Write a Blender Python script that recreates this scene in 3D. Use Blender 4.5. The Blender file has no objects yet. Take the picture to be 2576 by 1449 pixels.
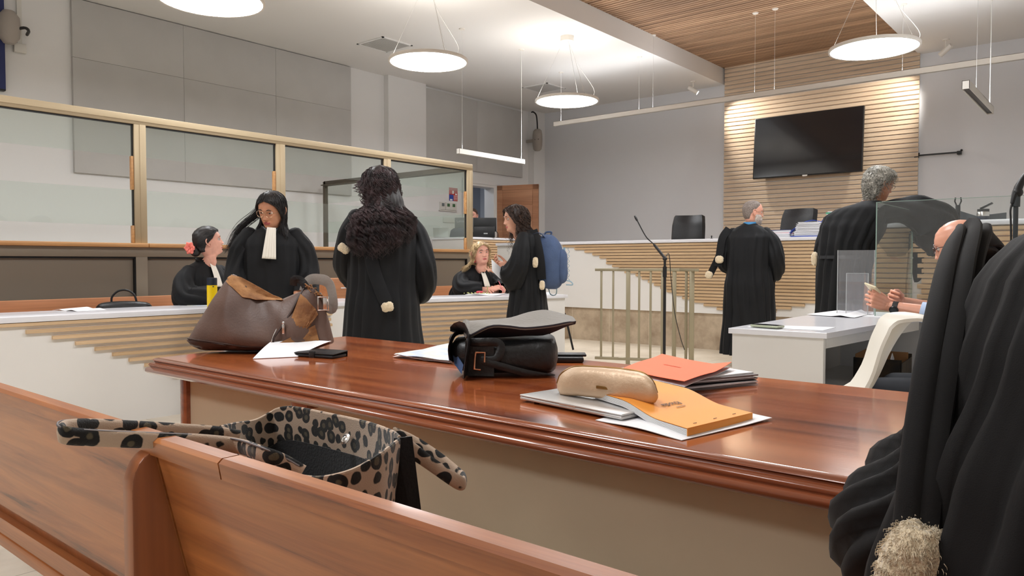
import bpy, bmesh, math, random
from mathutils import Vector, Matrix, noise
C = bpy.context.scene.collection
R = math.radians
PI = math.pi
random.seed(7)

# ---------------------------------------------------------------- camera
EYE = 1.10                      # a person sitting in the second row
FPX, CX, CY = 1890.0, 1288.0, 724.5
YAW, PITCH = R(39.6), R(-1.95)
cam_data = bpy.data.cameras.new('camera')
cam = bpy.data.objects.new('camera', cam_data)
C.objects.link(cam)
cam.location = (0, 0, EYE)
cam.rotation_euler = (PI/2 + PITCH, 0, YAW)
cam_data.sensor_width = 36.0
cam_data.lens = FPX/2576*36.0
cam_data.clip_start = 0.03
cam_data.clip_end = 100
bpy.context.scene.camera = cam

# ---------------------------------------------------------------- world, exposure
sc = bpy.context.scene
sc.view_settings.view_transform = 'Standard'
sc.view_settings.look = 'None'
sc.view_settings.gamma = 1.0
sc.view_settings.use_curve_mapping = False
sc.view_settings.exposure = 1.55
sc.cycles.use_denoising = True
sc.cycles.max_bounces = 8
sc.cycles.sample_clamp_indirect = 6
w = bpy.data.worlds.new('world')
sc.world = w
w.use_nodes = True
w.node_tree.nodes['Background'].inputs[0].default_value = (0.9, 0.95, 1.0, 1)
w.node_tree.nodes['Background'].inputs[1].default_value = 0.3

LAMP_DOWN = 9.5      # emission of the round panels, downwards
LAMP_UP = 2.8
LINEAR_UP = 12.0
SPOT_W = 60

# ---------------------------------------------------------------- helpers
_fw = Vector((-math.sin(YAW)*math.cos(PITCH), math.cos(YAW)*math.cos(PITCH), math.sin(PITCH)))
_rt = Vector((math.cos(YAW), math.sin(YAW), 0))
_up = _rt.cross(_fw)
def at(u, v, x=None, y=None, z=None, d=None):
    """point of the room seen at photo pixel (u, v) and lying in the plane x=, y=, z= or at depth d"""
    r = _fw + _rt*((u-CX)/FPX) + _up*((CY-v)/FPX)
    if x is not None: s = x/r.x
    elif y is not None: s = y/r.y
    elif z is not None: s = (z-EYE)/r.z
    else: s = d
    return Vector((r.x*s, r.y*s, EYE + r.z*s))

def turn(loc, a):
    """z rotation of a figure at loc: a=0 faces away from the eye, 180 towards it, +90 to the picture's left"""
    return math.atan2(-loc[0], loc[1]) + R(a)

MATS = {}
def _col(c):
    return (c[0], c[1], c[2], 1)
def srgb(r, g, b):
    f = lambda v: (v/255/12.92) if v/255 <= 0.04045 else ((v/255+0.055)/1.055)**2.4
    return (f(r), f(g), f(b))
def mat(name, color, rough=0.5, metal=0.0, spec=0.5, coat=0.0, sheen=0.0, emis=None, estr=0.0, trans=0.0,
        ior=1.45, bump=0.0, bscale=50.0, vary=0.0, vscale=4.0, sss=0.0, alpha=1.0, vcol=None, stretch=(1, 1, 1)):
    m = bpy.data.materials.new(name); m.use_nodes = True
    nt = m.node_tree; b = nt.nodes['Principled BSDF']
    b.inputs['Base Color'].default_value = _col(color)
    b.inputs['Roughness'].default_value = rough
    b.inputs['Metallic'].default_value = metal
    b.inputs['Specular IOR Level'].default_value = spec
    b.inputs['Coat Weight'].default_value = coat
    b.inputs['Coat Roughness'].default_value = 0.08
    b.inputs['Sheen Weight'].default_value = sheen
    b.inputs['Sheen Roughness'].default_value = 0.5
    b.inputs['Transmission Weight'].default_value = trans
    b.inputs['IOR'].default_value = ior
    b.inputs['Alpha'].default_value = alpha
    if sss:
        b.inputs['Subsurface Weight'].default_value = sss
        b.inputs['Subsurface Radius'].default_value = (0.02, 0.008, 0.004)
        b.inputs['Subsurface Scale'].default_value = 0.3
    if emis is not None:
        b.inputs['Emission Color'].default_value = _col(emis)
        b.inputs['Emission Strength'].default_value = estr
    if bump or vary:
        tc = nt.nodes.new('ShaderNodeTexCoord'); mp = nt.nodes.new('ShaderNodeMapping')
        mp.inputs['Scale'].default_value = stretch
        nt.links.new(tc.outputs['Object'], mp.inputs[0])
    if bump:
        n = nt.nodes.new('ShaderNodeTexNoise'); n.inputs['Scale'].default_value = bscale; n.inputs['Detail'].default_value = 4
        bp = nt.nodes.new('ShaderNodeBump'); bp.inputs['Strength'].default_value = bump; bp.inputs['Distance'].default_value = 0.01
        nt.links.new(mp.outputs[0], n.inputs['Vector']); nt.links.new(n.outputs[0], bp.inputs['Height'])
        nt.links.new(bp.outputs[0], b.inputs['Normal'])
    if vary:
        n = nt.nodes.new('ShaderNodeTexNoise'); n.inputs['Scale'].default_value = vscale; n.inputs['Detail'].default_value = 5
        rp = nt.nodes.new('ShaderNodeValToRGB')
        c2 = vcol if vcol else tuple(max(0, c*(1-vary)) for c in color)
        rp.color_ramp.elements[0].position = 0.35; rp.color_ramp.elements[0].color = _col(c2)
        rp.color_ramp.elements[1].position = 0.65; rp.color_ramp.elements[1].color = _col(color)
        nt.links.new(mp.outputs[0], n.inputs['Vector']); nt.links.new(n.outputs[0], rp.inputs[0])
        nt.links.new(rp.outputs[0], b.inputs['Base Color'])
    MATS[name] = m
    return m

def wood(name, c1, c2, c3=None, grain='x', scale=3.0, rough=0.35, coat=0.0, planks=0.0, contrast=1.0):
    """wood whose grain runs along one object axis; planks = width of glued boards across the grain"""
    m = bpy.data.materials.new(name); m.use_nodes = True
    nt = m.node_tree; b = nt.nodes['Principled BSDF']; L = nt.links.new
    tc = nt.nodes.new('ShaderNodeTexCoord')
    st = {'x': (0.12, 1.6, 1.6), 'y': (1.6, 0.12, 1.6), 'z': (1.6, 1.6, 0.12)}[grain]
    mp = nt.nodes.new('ShaderNodeMapping'); mp.inputs['Scale'].default_value = tuple(s*scale for s in st)
    L(tc.outputs['Object'], mp.inputs[0])
    vec = mp.outputs[0]
    if planks:
        sx = nt.nodes.new('ShaderNodeSeparateXYZ'); L(tc.outputs['Object'], sx.inputs[0])
        md = nt.nodes.new('ShaderNodeMath'); md.operation = 'DIVIDE'; md.inputs[1].default_value = planks
        L(sx.outputs[{'x': 1, 'y': 0, 'z': 0}[grain]], md.inputs[0])
        fl = nt.nodes.new('ShaderNodeMath'); fl.operation = 'FLOOR'; L(md.outputs[0], fl.inputs[0])
        wn = nt.nodes.new('ShaderNodeTexWhiteNoise'); wn.noise_dimensions = '1D'; L(fl.outputs[0], wn.inputs['W'])
        ad = nt.nodes.new('ShaderNodeVectorMath'); ad.operation = 'MULTIPLY_ADD'
        L(wn.outputs['Color'], ad.inputs[0]); ad.inputs[1].default_value = (9, 9, 9); L(mp.outputs[0], ad.inputs[2])
        vec = ad.outputs[0]
    n = nt.nodes.new('ShaderNodeTexNoise'); n.inputs['Scale'].default_value = 2.2; n.inputs['Detail'].default_value = 8
    n.inputs['Roughness'].default_value = 0.62; n.inputs['Distortion'].default_value = 0.6
    L(vec, n.inputs['Vector'])
    rp = nt.nodes.new('ShaderNodeValToRGB'); e = rp.color_ramp.elements
    d = 0.16/contrast
    e[0].position = 0.5-d; e[0].color = _col(c2); e[1].position = 0.5+d; e[1].color = _col(c1)
    if c3:
        k = rp.color_ramp.elements.new(0.5-1.6*d if 0.5-1.6*d > 0 else 0.02); k.color = _col(c3)
    L(n.outputs[0], rp.inputs[0])
    out = rp.outputs[0]
    st2 = {'x': (0.35, 14, 14), 'y': (14, 0.35, 14), 'z': (14, 14, 0.35)}[grain]
    mp2 = nt.nodes.new('ShaderNodeMapping'); mp2.inputs['Scale'].default_value = st2; L(tc.outputs['Object'], mp2.inputs[0])
    n4 = nt.nodes.new('ShaderNodeTexNoise'); n4.inputs['Scale'].default_value = 4.0; n4.inputs['Detail'].default_value = 6; n4.inputs['Distortion'].default_value = 0.4
    L(mp2.outputs[0], n4.inputs['Vector'])
    mr4 = nt.nodes.new('ShaderNodeMapRange'); mr4.inputs[1].default_value = 0.3; mr4.inputs[2].default_value = 0.7; mr4.inputs[3].default_value = 0.80; mr4.inputs[4].default_value = 1.06
    L(n4.outputs[0], mr4.inputs[0])
    mx4 = nt.nodes.new('ShaderNodeMix'); mx4.data_type = 'RGBA'; mx4.blend_type = 'MULTIPLY'; mx4.inputs[0].default_value = 1.0
    L(out, mx4.inputs[6]); L(mr4.outputs[0], mx4.inputs[7]); out = mx4.outputs[2]
    if planks:
        mx = nt.nodes.new('ShaderNodeMix'); mx.data_type = 'RGBA'; mx.blend_type = 'MULTIPLY'
        mr = nt.nodes.new('ShaderNodeMapRange'); mr.inputs[3].default_value = 0.78; mr.inputs[4].default_value = 1.12
        L(wn.outputs['Value'], mr.inputs[0]); mx.inputs[0].default_value = 1.0
        L(out, mx.inputs[6]); L(mr.outputs[0], mx.inputs[7]); out = mx.outputs[2]
    L(out, b.inputs['Base Color'])
    b.inputs['Roughness'].default_value = rough
    b.inputs['Coat Weight'].default_value = coat; b.inputs['Coat Roughness'].default_value = 0.06
    bp = nt.nodes.new('ShaderNodeBump'); bp.inputs['Strength'].default_value = 0.12; bp.inputs['Distance'].default_value = 0.004
    L(n.outputs[0], bp.inputs['Height']); L(bp.outputs[0], b.inputs['Normal'])
    MATS[name] = m
    return m

class MB:
    """collects shapes into one bmesh; build() links them as ONE mesh object"""
    def __init__(s):
        s.bm = bmesh.new(); s.mi = 0
    def _faces(s, faces, smooth):
        for f in faces:
            f.material_index = s.mi; f.smooth = smooth
    def box(s, c, size, bev=0.0, rot=None, seg=2):
        t = bmesh.new()
        bmesh.ops.create_cube(t, size=1.0)
        bmesh.ops.scale(t, vec=Vector(size), verts=t.verts)
        if bev > 0:
            bmesh.ops.bevel(t, geom=list(t.edges), offset=min(bev, min(size)*0.49), segments=seg, affect='EDGES', profile=0.5)
        M = Matrix.Translation(Vector(c))
        if rot is not None:
            M = M @ (rot.to_4x4() if not isinstance(rot, (int, float)) else Matrix.Rotation(rot, 4, 'Z'))
        bmesh.ops.transform(t, matrix=M, verts=t.verts)
        s.add(t, bev > 0)
        return s
    def add(s, t, smooth=True, M=None):
        if M is not None: bmesh.ops.transform(t, matrix=M, verts=t.verts)
        mp = {}
        for v in t.verts: mp[v] = s.bm.verts.new(v.co)
        fs = []
        for f in t.faces:
            try: nf = s.bm.faces.new([mp[v] for v in f.verts])
            except ValueError: continue
            fs.append(nf)
        s._faces(fs, smooth)
        t.free()
        return s
    def b2(s, p0, p1, bev=0.0):
        c = [(a+b)/2 for a, b in zip(p0, p1)]; sz = [abs(a-b) for a, b in zip(p0, p1)]
        return s.box(c, sz, bev)
    def rings(s, rings, cap=True, closed=True, smooth=True, loop=False):
        """skin a list of equally long point rings"""
        vs = [[s.bm.verts.new(Vector(p)) for p in r] for r in rings]
        n = len(rings[0]); fs = []
        m = len(vs)
        for i in range(m if loop else m-1):
            a, b = vs[i], vs[(i+1) % m]
            for j in range(n if closed else n-1):
                k = (j+1) % n
                try: fs.append(s.bm.faces.new([a[j], a[k], b[k], b[j]]))
                except ValueError: pass
        if cap and closed and not loop:
            for r, rev in ((vs[0], True), (vs[-1], False)):
                c = sum((v.co for v in r), Vector())/n
                cv = s.bm.verts.new(c)
                for j in range(n):
                    k = (j+1) % n
                    try: fs.append(s.bm.faces.new([cv, r[k], r[j]] if rev else [cv, r[j], r[k]]))
                    except ValueError: pass
        s._faces(fs, smooth)
        return s
    def tube(s, path, rad, n=8, flat=None, twist=0.0, cap=True, upv=None):
        """tube along a path; rad: number, list, or list of (ra, rb)"""
        P = [Vector(p) for p in path]; m = len(P)
        if not isinstance(rad, (list, tuple)): rad = [rad]*m
        T = []
        for i in range(m):
            a = P[max(i-1, 0)]; b = P[min(i+1, m-1)]; d = (b-a)
            T.append(d.normalized() if d.length > 1e-9 else Vector((0, 0, 1)))
        ref = Vector(upv) if upv is not None else (Vector((0, 0, 1)) if abs(T[0].z) < 0.9 else Vector((0, 1, 0)))
        N = (ref - T[0]*ref.dot(T[0])).normalized()
        rs = []
        for i in range(m):
            if i:
                if upv is not None:
                    N2 = (ref - T[i]*ref.dot(T[i]))
                    N = N2.normalized() if N2.length > 1e-4 else N
                else:
                    N = (N - T[i]*N.dot(T[i])).normalized()
            B = T[i].cross(N)
            r = rad[i]; ra, rb = (r if isinstance(r, (list, tuple)) else (r, r))
            if flat: rb = r*flat if not isinstance(r, (list, tuple)) else rb
            rs.append([P[i] + N*(ra*math.cos(2*PI*j/n+twist)) + B*(rb*math.sin(2*PI*j/n+twist)) for j in range(n)])
        return s.rings(rs, cap=cap)
    def lathe(s, prof, c=(0, 0, 0), n=24, M=None, cap=False):
        """revolve (r, z) about z through c"""
        rs = []
        for r, z in prof:
            ring = [Vector((r*math.cos(2*PI*j/n), r*math.sin(2*PI*j/n), z)) for j in range(n)]
            if M is not None: ring = [M @ p for p in ring]
            rs.append([p + Vector(c) for p in ring])
        return s.rings(rs, cap=cap)
    def ball(s, c, r, n=16, M=None):
        t = bmesh.new(); bmesh.ops.create_uvsphere(t, u_segments=n, v_segments=max(6, n*2//3), radius=1.0)
        rr = r if isinstance(r, (list, tuple)) else (r, r, r)
        bmesh.ops.scale(t, vec=Vector(rr), verts=t.verts)
        if M is not None: bmesh.ops.transform(t, matrix=M.to_4x4(), verts=t.verts)
        bmesh.ops.translate(t, vec=Vector(c), verts=t.verts)
        return s.add(t, True)
    def prism(s, pts, ext, smooth=False, bev=0.0):
        """extrude the polygon pts by the vector ext"""
        t = bmesh.new(); e = Vector(ext)
        a = [t.verts.new(Vector(p)) for p in pts]; b = [t.verts.new(Vector(p)+e) for p in pts]
        n = len(pts)
        t.faces.new(a[::-1]); t.faces.new(b)
        for i in range(n):
            t.faces.new([a[i], a[(i+1) % n], b[(i+1) % n], b[i]])
        bmesh.ops.recalc_face_normals(t, faces=t.faces)
        if bev: bmesh.ops.bevel(t, geom=list(t.edges), offset=bev, segments=2, affect='EDGES', profile=0.5)
        return s.add(t, smooth)
    def grid(s, f, nu, nv, thick=0.0, smooth=True):
        """surface f(u, v), 0..1 each; thick gives it a back side"""
        P = [[Vector(f(i/nu, j/nv)) for j in range(nv+1)] for i in range(nu+1)]
        t = bmesh.new()
        V = [[t.verts.new(p) for p in row] for row in P]
        for i in range(nu):
            for j in range(nv):
                t.faces.new([V[i][j], V[i+1][j], V[i+1][j+1], V[i][j+1]])
        if thick:
            bmesh.ops.recalc_face_normals(t, faces=t.faces)
            bmesh.ops.solidify(t, geom=list(t.faces), thickness=thick)
        return s.add(t, smooth)
    def build(s, name, mats, parent=None, world=False, sharp=38, weld=0.0):
        if weld: bmesh.ops.remove_doubles(s.bm, verts=s.bm.verts, dist=weld)
        if world and parent is not None:
            M = parent.matrix_basis.inverted()
            bmesh.ops.transform(s.bm, matrix=M, verts=s.bm.verts)
        bmesh.ops.recalc_face_normals(s.bm, faces=s.bm.faces)
        if sharp:
            for e in s.bm.edges:
                if len(e.link_faces) == 2 and e.calc_face_angle(0) > R(sharp): e.smooth = False
        me = bpy.data.meshes.new(name)
        s.bm.to_mesh(me); s.bm.free()
        for m in (mats if isinstance(mats, (list, tuple)) else [mats]):
            me.materials.append(MATS[m] if isinstance(m, str) else m)
        o = bpy.data.objects.new(name, me); C.objects.link(o)
        if parent is not None: o.parent = parent
        return o

def tag(o, label=None, cat=None, group=None, kind=None):
    if label: o['label'] = label
    if cat: o['category'] = cat
    if group: o['group'] = group
    if kind: o['kind'] = kind
    return o
def thing(name, label, cat, loc=(0, 0, 0), rotz=0.0, group=None):
    o = bpy.data.objects.new(name, None); C.objects.link(o)
    o.empty_display_size = 0.1
    o.location = loc; o.rotation_euler = (0, 0, rotz)
    o.matrix_basis = Matrix.Translation(Vector(loc)) @ Matrix.Rotation(rotz, 4, 'Z')
    return tag(o, label, cat, group)
def centred(o):
    """put the origin of a one-mesh thing at the middle of its base"""
    me = o.data; xs = [v.co for v in me.vertices]
    c = Vector(((min(p.x for p in xs)+max(p.x for p in xs))/2, (min(p.y for p in xs)+max(p.y for p in xs))/2, min(p.z for p in xs)))
    me.transform(Matrix.Translation(-c)); o.location = c
    return o
def single(mb, name, mats, label, cat, group=None, sharp=38):
    o = mb.build(name, mats, sharp=sharp); centred(o)
    return tag(o, label, cat, group)
def struct(mb, name, mats, label=None, sharp=38):
    o = mb.build(name, mats, sharp=sharp)
    return tag(o, label, None, None, 'structure')
def dup(root, loc, rotz=None, label=None):
    r = root.copy(); C.objects.link(r); r.location = loc
    if rotz is not None: r.rotation_euler = (0, 0, rotz)
    if label: r['label'] = label
    for ch in list(root.children):
        c = ch.copy(); C.objects.link(c); c.parent = r
        for g in ch.children:
            d = g.copy(); C.objects.link(d); d.parent = c
    return r
def lerp(a, b, t): return a + (b-a)*t
def tab(table, x):
    """linear look-up in a list of (x, v, v, ...)"""
    t = sorted(table, key=lambda r: r[0])
    if x <= t[0][0]: return t[0][1:]
    for a, b in zip(t, t[1:]):
        if x <= b[0]:
            k = (x-a[0])/(b[0]-a[0]) if b[0] > a[0] else 0
            k = k*k*(3-2*k)*0.5 + k*0.5
            return tuple(lerp(p, q, k) for p, q in zip(a[1:], b[1:]))
    return t[-1][1:]
def bez(pts, n=24):
    """Catmull-Rom through the points"""
    P = [Vector(p) for p in pts]; out = []
    Q = [P[0]*2-P[1]] + P + [P[-1]*2-P[-2]]
    segs = len(P)-1
    for i in range(n+1):
        t = i/n*segs; k = min(int(t), segs-1); f = t-k
        a, b, c, d = Q[k], Q[k+1], Q[k+2], Q[k+3]
        out.append(0.5*((2*b) + (c-a)*f + (2*a-5*b+4*c-d)*f*f + (3*b-a-3*c+d)*f*f*f))
    return out
# ---------------------------------------------------------------- materials
mat('paint_white', (0.82, 0.815, 0.81), 0.7, bump=0.03, bscale=80)
mat('paint_ceiling', (0.82, 0.805, 0.785), 0.85)
mat('paint_grey', (0.77, 0.78, 0.81), 0.7, bump=0.03, bscale=60)
mat('acoustic', (0.58, 0.57, 0.555), 0.9, bump=0.1, bscale=300, vary=0.05, vscale=2)
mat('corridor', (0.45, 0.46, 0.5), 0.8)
mat('white_laminate', (0.78, 0.76, 0.73), 0.32, vary=0.02, vscale=3)
mat('white_top', (0.80, 0.80, 0.84), 0.16)
mat('bronze', srgb(186, 168, 138), 0.38, metal=0.35, bump=0.02, bscale=400)
mat('bronze_grey', srgb(140, 128, 112), 0.5, metal=0.1)
mat('bronze_dark', srgb(100, 92, 80), 0.45, metal=0.3)
mat('dock_panel', srgb(135, 124, 110), 0.7, bump=0.02, bscale=200)
mat('rail_metal', srgb(160, 150, 125), 0.4, metal=0.35)
mat('black_plastic', (0.012, 0.012, 0.013), 0.4)
mat('black_gap', (0.006, 0.006, 0.006), 0.8)
mat('black_leather', (0.014, 0.014, 0.015), 0.38, bump=0.25, bscale=120)
mat('lamp_shell', (0.82, 0.78, 0.72), 0.4)
mat('cord_white', (0.8, 0.8, 0.78), 0.5)
mat('steel', (0.75, 0.74, 0.72), 0.25, metal=1.0)
mat('screen', (0.006, 0.007, 0.010), 0.13, coat=0.4)
mat('paper', (0.86, 0.86, 0.88), 0.6)
mat('lamp_face', (0.9, 0.9, 0.9), 0.6, emis=(0.955, 0.975, 1.0), estr=LAMP_DOWN)
mat('lamp_top', (0.9, 0.9, 0.9), 0.6, emis=(1.0, 0.95, 0.88), estr=LAMP_UP)
mat('linear_top', (0.9, 0.9, 0.9), 0.6, emis=(0.96, 0.975, 1.0), estr=LINEAR_UP)
mat('corridor_fill_glow', (.9, .9, .9), .6, emis=(.85, .92, 1), estr=7)  # glow of the disc added to brighten the corridor
mat('spot_face', (0.9, 0.9, 0.9), 0.6, emis=(1.0, 0.97, 0.92), estr=14)
wood('ceiling_wood', srgb(204, 166, 132), srgb(146, 112, 86), grain='x', scale=1.6, rough=0.6, contrast=0.8, planks=.078)
wood('slat_wood', srgb(240, 218, 190), srgb(226, 200, 170), grain='x', scale=1.2, rough=0.5, planks=0.0767, contrast=0.7)
wood('bench_slat', srgb(240, 208, 168), srgb(222, 186, 142), grain='x', scale=1.5, rough=0.5, planks=0.04, contrast=0.9)
wood('counter_slat', srgb(240, 208, 168), srgb(222, 186, 142), grain='y', scale=1.5, rough=0.5, contrast=0.9)
wood('desk_wood', srgb(202, 112, 62), srgb(160, 80, 44), srgb(112, 52, 30), grain='x', scale=1.8, rough=0.16, coat=0.55, planks=0.15, contrast=1.5)
wood('desk_edge', srgb(166, 96, 62), srgb(134, 70, 46), grain='x', scale=2.0, rough=0.16, coat=0.6)
wood('pew_wood', srgb(192, 120, 66), srgb(154, 88, 46), srgb(98, 52, 28), grain='x', scale=5.0, rough=0.32, coat=0.15, contrast=1.5)
wood('pew_end', srgb(170, 100, 54), srgb(130, 70, 36), grain='z', scale=1.5, rough=0.34, coat=0.15)
wood('bench_orange', srgb(200, 140, 96), srgb(178, 116, 76), grain='y', scale=1.0, rough=0.4)
wood('ledge_wood', srgb(210, 162, 108), srgb(190, 138, 88), grain='y', scale=1.5, rough=0.35)
wood('door_wood', srgb(206, 152, 116), srgb(184, 128, 94), grain='x', scale=1.2, rough=0.45)

def tile_mat(name, c1, c2, grout, tw, th, axes=(0, 1), rough=0.35):
    m = bpy.data.materials.new(name); m.use_nodes = True
    nt = m.node_tree; b = nt.nodes['Principled BSDF']; L = nt.links.new
    tc = nt.nodes.new('ShaderNodeTexCoord'); sx = nt.nodes.new('ShaderNodeSeparateXYZ'); cb = nt.nodes.new('ShaderNodeCombineXYZ')
    L(tc.outputs['Object'], sx.inputs[0]); L(sx.outputs[axes[0]], cb.inputs[0]); L(sx.outputs[axes[1]], cb.inputs[1])
    n = nt.nodes.new('ShaderNodeTexNoise'); n.inputs['Scale'].default_value = 2.6; n.inputs['Detail'].default_value = 9
    n.inputs['Roughness'].default_value = 0.65
    L(tc.outputs['Object'], n.inputs['Vector'])
    rp = nt.nodes.new('ShaderNodeValToRGB'); e = rp.color_ramp.elements
    e[0].position = 0.35; e[0].color = _col(c2); e[1].position = 0.62; e[1].color = _col(c1)
    L(n.outputs[0], rp.inputs[0])
    br = nt.nodes.new('ShaderNodeTexBrick'); br.offset = 0.0
    br.inputs['Scale'].default_value = 1.0; br.inputs['Brick Width'].default_value = tw; br.inputs['Row Height'].default_value = th
    br.inputs['Mortar Size'].default_value = 0.0035; br.inputs['Mortar'].default_value = _col(grout)
    L(cb.outputs[0], br.inputs['Vector']); L(rp.outputs[0], br.inputs['Color1']); L(rp.outputs[0], br.inputs['Color2'])
    L(br.outputs['Color'], b.inputs['Base Color'])
    b.inputs['Roughness'].default_value = rough
    MATS[name] = m
tile_mat('floor_tile', srgb(232, 222, 204), srgb(210, 198, 178), srgb(184, 172, 152), 0.6, 0.6, (0, 1), 0.28)
tile_mat('stone', srgb(196, 178, 154), srgb(150, 130, 108), srgb(205, 192, 170), 0.62, 0.6, (0, 2), 0.4)
def glass_mat(name, tint, refl=1.0, rough=0.0, mixv=0.12):
    """thin pane: mostly see-through, a little mirror and a little tint"""
    m = bpy.data.materials.new(name); m.use_nodes = True
    nt = m.node_tree; nt.nodes.remove(nt.nodes['Principled BSDF']); L = nt.links.new
    out = nt.nodes['Material Output']
    tr = nt.nodes.new('ShaderNodeBsdfTransparent'); tr.inputs[0].default_value = _col(tint)
    gl = nt.nodes.new('ShaderNodeBsdfGlossy'); gl.inputs['Roughness'].default_value = rough
    l0 = nt.nodes.new('ShaderNodeLayerWeight'); l0.inputs[0].default_value = 0.5
    pw_ = nt.nodes.new('ShaderNodeMath'); pw_.operation = 'POWER'; pw_.inputs[1].default_value = 4.0; L(l0.outputs['Facing'], pw_.inputs[0])
    lw = nt.nodes.new('ShaderNodeMath'); lw.operation = 'MULTIPLY_ADD'; lw.inputs[1].default_value = 0.8; lw.inputs[2].default_value = 0.03*refl; L(pw_.outputs[0], lw.inputs[0])
    df = nt.nodes.new('ShaderNodeBsdfDiffuse'); df.inputs[0].default_value = _col(tuple(min(1, c*0.9) for c in tint))
    mx0 = nt.nodes.new('ShaderNodeMixShader'); mx0.inputs[0].default_value = mixv
    L(tr.outputs[0], mx0.inputs[1]); L(df.outputs[0], mx0.inputs[2])
    mx = nt.nodes.new('ShaderNodeMixShader'); L(lw.outputs[0], mx.inputs[0]); L(mx0.outputs[0], mx.inputs[1]); L(gl.outputs[0], mx.inputs[2])
    L(mx.outputs[0], out.inputs[0]); MATS[name] = m
glass_mat('dock_glass', (0.93, 0.965, 0.945), mixv=0.035)
glass_mat('clear_glass', (0.95, 0.97, 0.96), mixv=0.02)
glass_mat('acrylic', (0.93, 0.93, 0.94), mixv=0.10)
mat('glass_edge', srgb(140, 162, 152), 0.2, emis=None)

# ---------------------------------------------------------------- room shell
XL, XR, YB, YF, ZC, ZW = -10.45, 1.75, 13.6, -5.0, 4.45, 4.75
WX0, WX1 = -6.03, -2.74         # the wooden ceiling strip
m = MB(); m.b2((XL-3.2, YF, -0.2), (XR, YB, 0)); struct(m, 'floor', 'floor_tile')
# left wall with the door opening y 11.1 .. 12.05
DY0, DY1, DZ0, DZ1 = 11.12, 12.07, 0.46, 2.73
m = MB()
m.b2((XL-0.25, YF, 0), (XL, DY0, ZC+.5)); m.b2((XL-0.25, DY1, 0), (XL, YB, ZC+.5)); m.b2((XL-0.25, DY0, DZ1), (XL, DY1, ZC+.5)); m.b2((XL-.25, DY0, 0), (XL, DY1, DZ0))
struct(m, 'wall_left', 'paint_white')
m = MB(); m.b2((XL, 9.02, 0), (XL+0.12, 9.95, ZC)); struct(m, 'trim_5', 'paint_white')   # flat pilasters
m = MB(); m.b2((XL, 13.2, .46), (XL+0.16, YB, ZC)); struct(m, 'trim_6', 'paint_white')
m = MB(); m.b2((XL-3, YB, 0), (XR+.2, YB+.2, 5.2)); struct(m, 'wall_back', 'paint_grey')
m = MB(); m.b2((XR, YF, 0), (XR+.2, YB, 5.2)); struct(m, 'wall_right', 'paint_white')
m = MB(); m.b2((XL-.2, YF-.2, 0), (XR+.2, YF, 5.2)); struct(m, 'wall_rear', 'paint_white')
m = MB(); m.b2((XL-.25, YF, ZC), (WX0, YB, 5.2)); struct(m, 'ceiling', 'paint_ceiling')
m = MB(); m.b2((WX1, YF, ZC), (XR+.2, YB, 5.2)); struct(m, 'ceiling', 'paint_ceiling')
m = MB(); m.b2((WX0, YF, ZW+0.03), (WX1, YB, 5.2))
struct(m, 'ceiling', 'black_gap')
m = MB(); y = YF
while y < YB-0.02:
    m.b2((WX0+.002, y, ZW), (WX1-.002, y+0.058, ZW+0.029)); y += 0.078
struct(m, 'trim_1', 'ceiling_wood')                  # slats of the wooden ceiling strip
# corridor behind the door
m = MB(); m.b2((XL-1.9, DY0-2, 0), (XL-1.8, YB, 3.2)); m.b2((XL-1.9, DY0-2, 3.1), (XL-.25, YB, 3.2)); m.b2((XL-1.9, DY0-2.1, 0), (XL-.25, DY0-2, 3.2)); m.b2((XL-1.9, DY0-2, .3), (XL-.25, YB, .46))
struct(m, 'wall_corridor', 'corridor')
cl = thing('corridor_fill_light', 'added glowing disc that brightens the corridor behind the open door', 'lamp', (XL-1.0, 11.6, 3.06))  # added fill light: an invented disc so the doorway is not black
m = MB(); m.lathe([(.001, 0), (.2, 0), (.2, .04), (.001, .04)], n=24); m.build('diffuser', 'corridor_fill_glow', cl)
# door frame and open leaf
m = MB(); t = .06
m.b2((XL-.25, DY0+.001, DZ0), (XL+.02, DY0+t, DZ1-t)); m.b2((XL-.25, DY1-t, DZ0), (XL+.02, DY1-.001, DZ1-t)); m.b2((XL-.25, DY0+.001, DZ1-t), (XL+.02, DY1-.001, DZ1-.001))
m.b2((XL+.021, DY0-.07, DZ0), (XL+.035, DY0+.01, DZ1-.01)); m.b2((XL+.021, DY1-.01, DZ0), (XL+.035, DY1+.07, DZ1-.01)); m.b2((XL+.021, DY0-.07, DZ1-.01), (XL+.035, DY1+.07, DZ1+.07))
struct(m, 'door_1', 'paint_white')
leaf = thing('door_leaf', 'open wooden door leaf beside the corridor opening in the left wall', 'door', (XL+.035, DY1+.03, 0.48), R(17))
m = MB(); LW, LH = 0.93, 2.24
m.b2((0, 0, 0), (LW, .02, LH)); m.b2((0, -.012, 0), (.12, .032, LH), ); m.b2((LW-.12, -.012, 0), (LW, .032, LH)); m.b2((0, -.012, LH-.1), (LW, .032, LH)); m.b2((0, -.012, 0), (LW, .032, .16))
for k in range(6):
    z0 = .18+k*.33
    m.b2((.13, -.008, z0), (LW-.13, .028, z0+.31), .006)
m.build('panel', 'door_wood', leaf)
m = MB(); m.tube([(LW-.06, -.01, 1.0), (LW-.06, -.06, 1.0), (LW-.18, -.06, 1.0)], .009); m.build('handle', 'steel', leaf)

# raised platform for the magistrates, its steps and stone face
m = MB(); m.b2((XL, 8.86, 0), (XR, YB, .46)); m.b2((XL, 8.0, 0), (-8.3, 8.9, .46)); struct(m, 'floor', 'stone')
m = MB(); m.b2((-6.6, 8.2, 0), (-6.28, 8.86, .155)); m.b2((-6.6, 8.5, .155), (-6.28, 8.86, .31)); struct(m, 'trim_2', 'stone')

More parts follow.
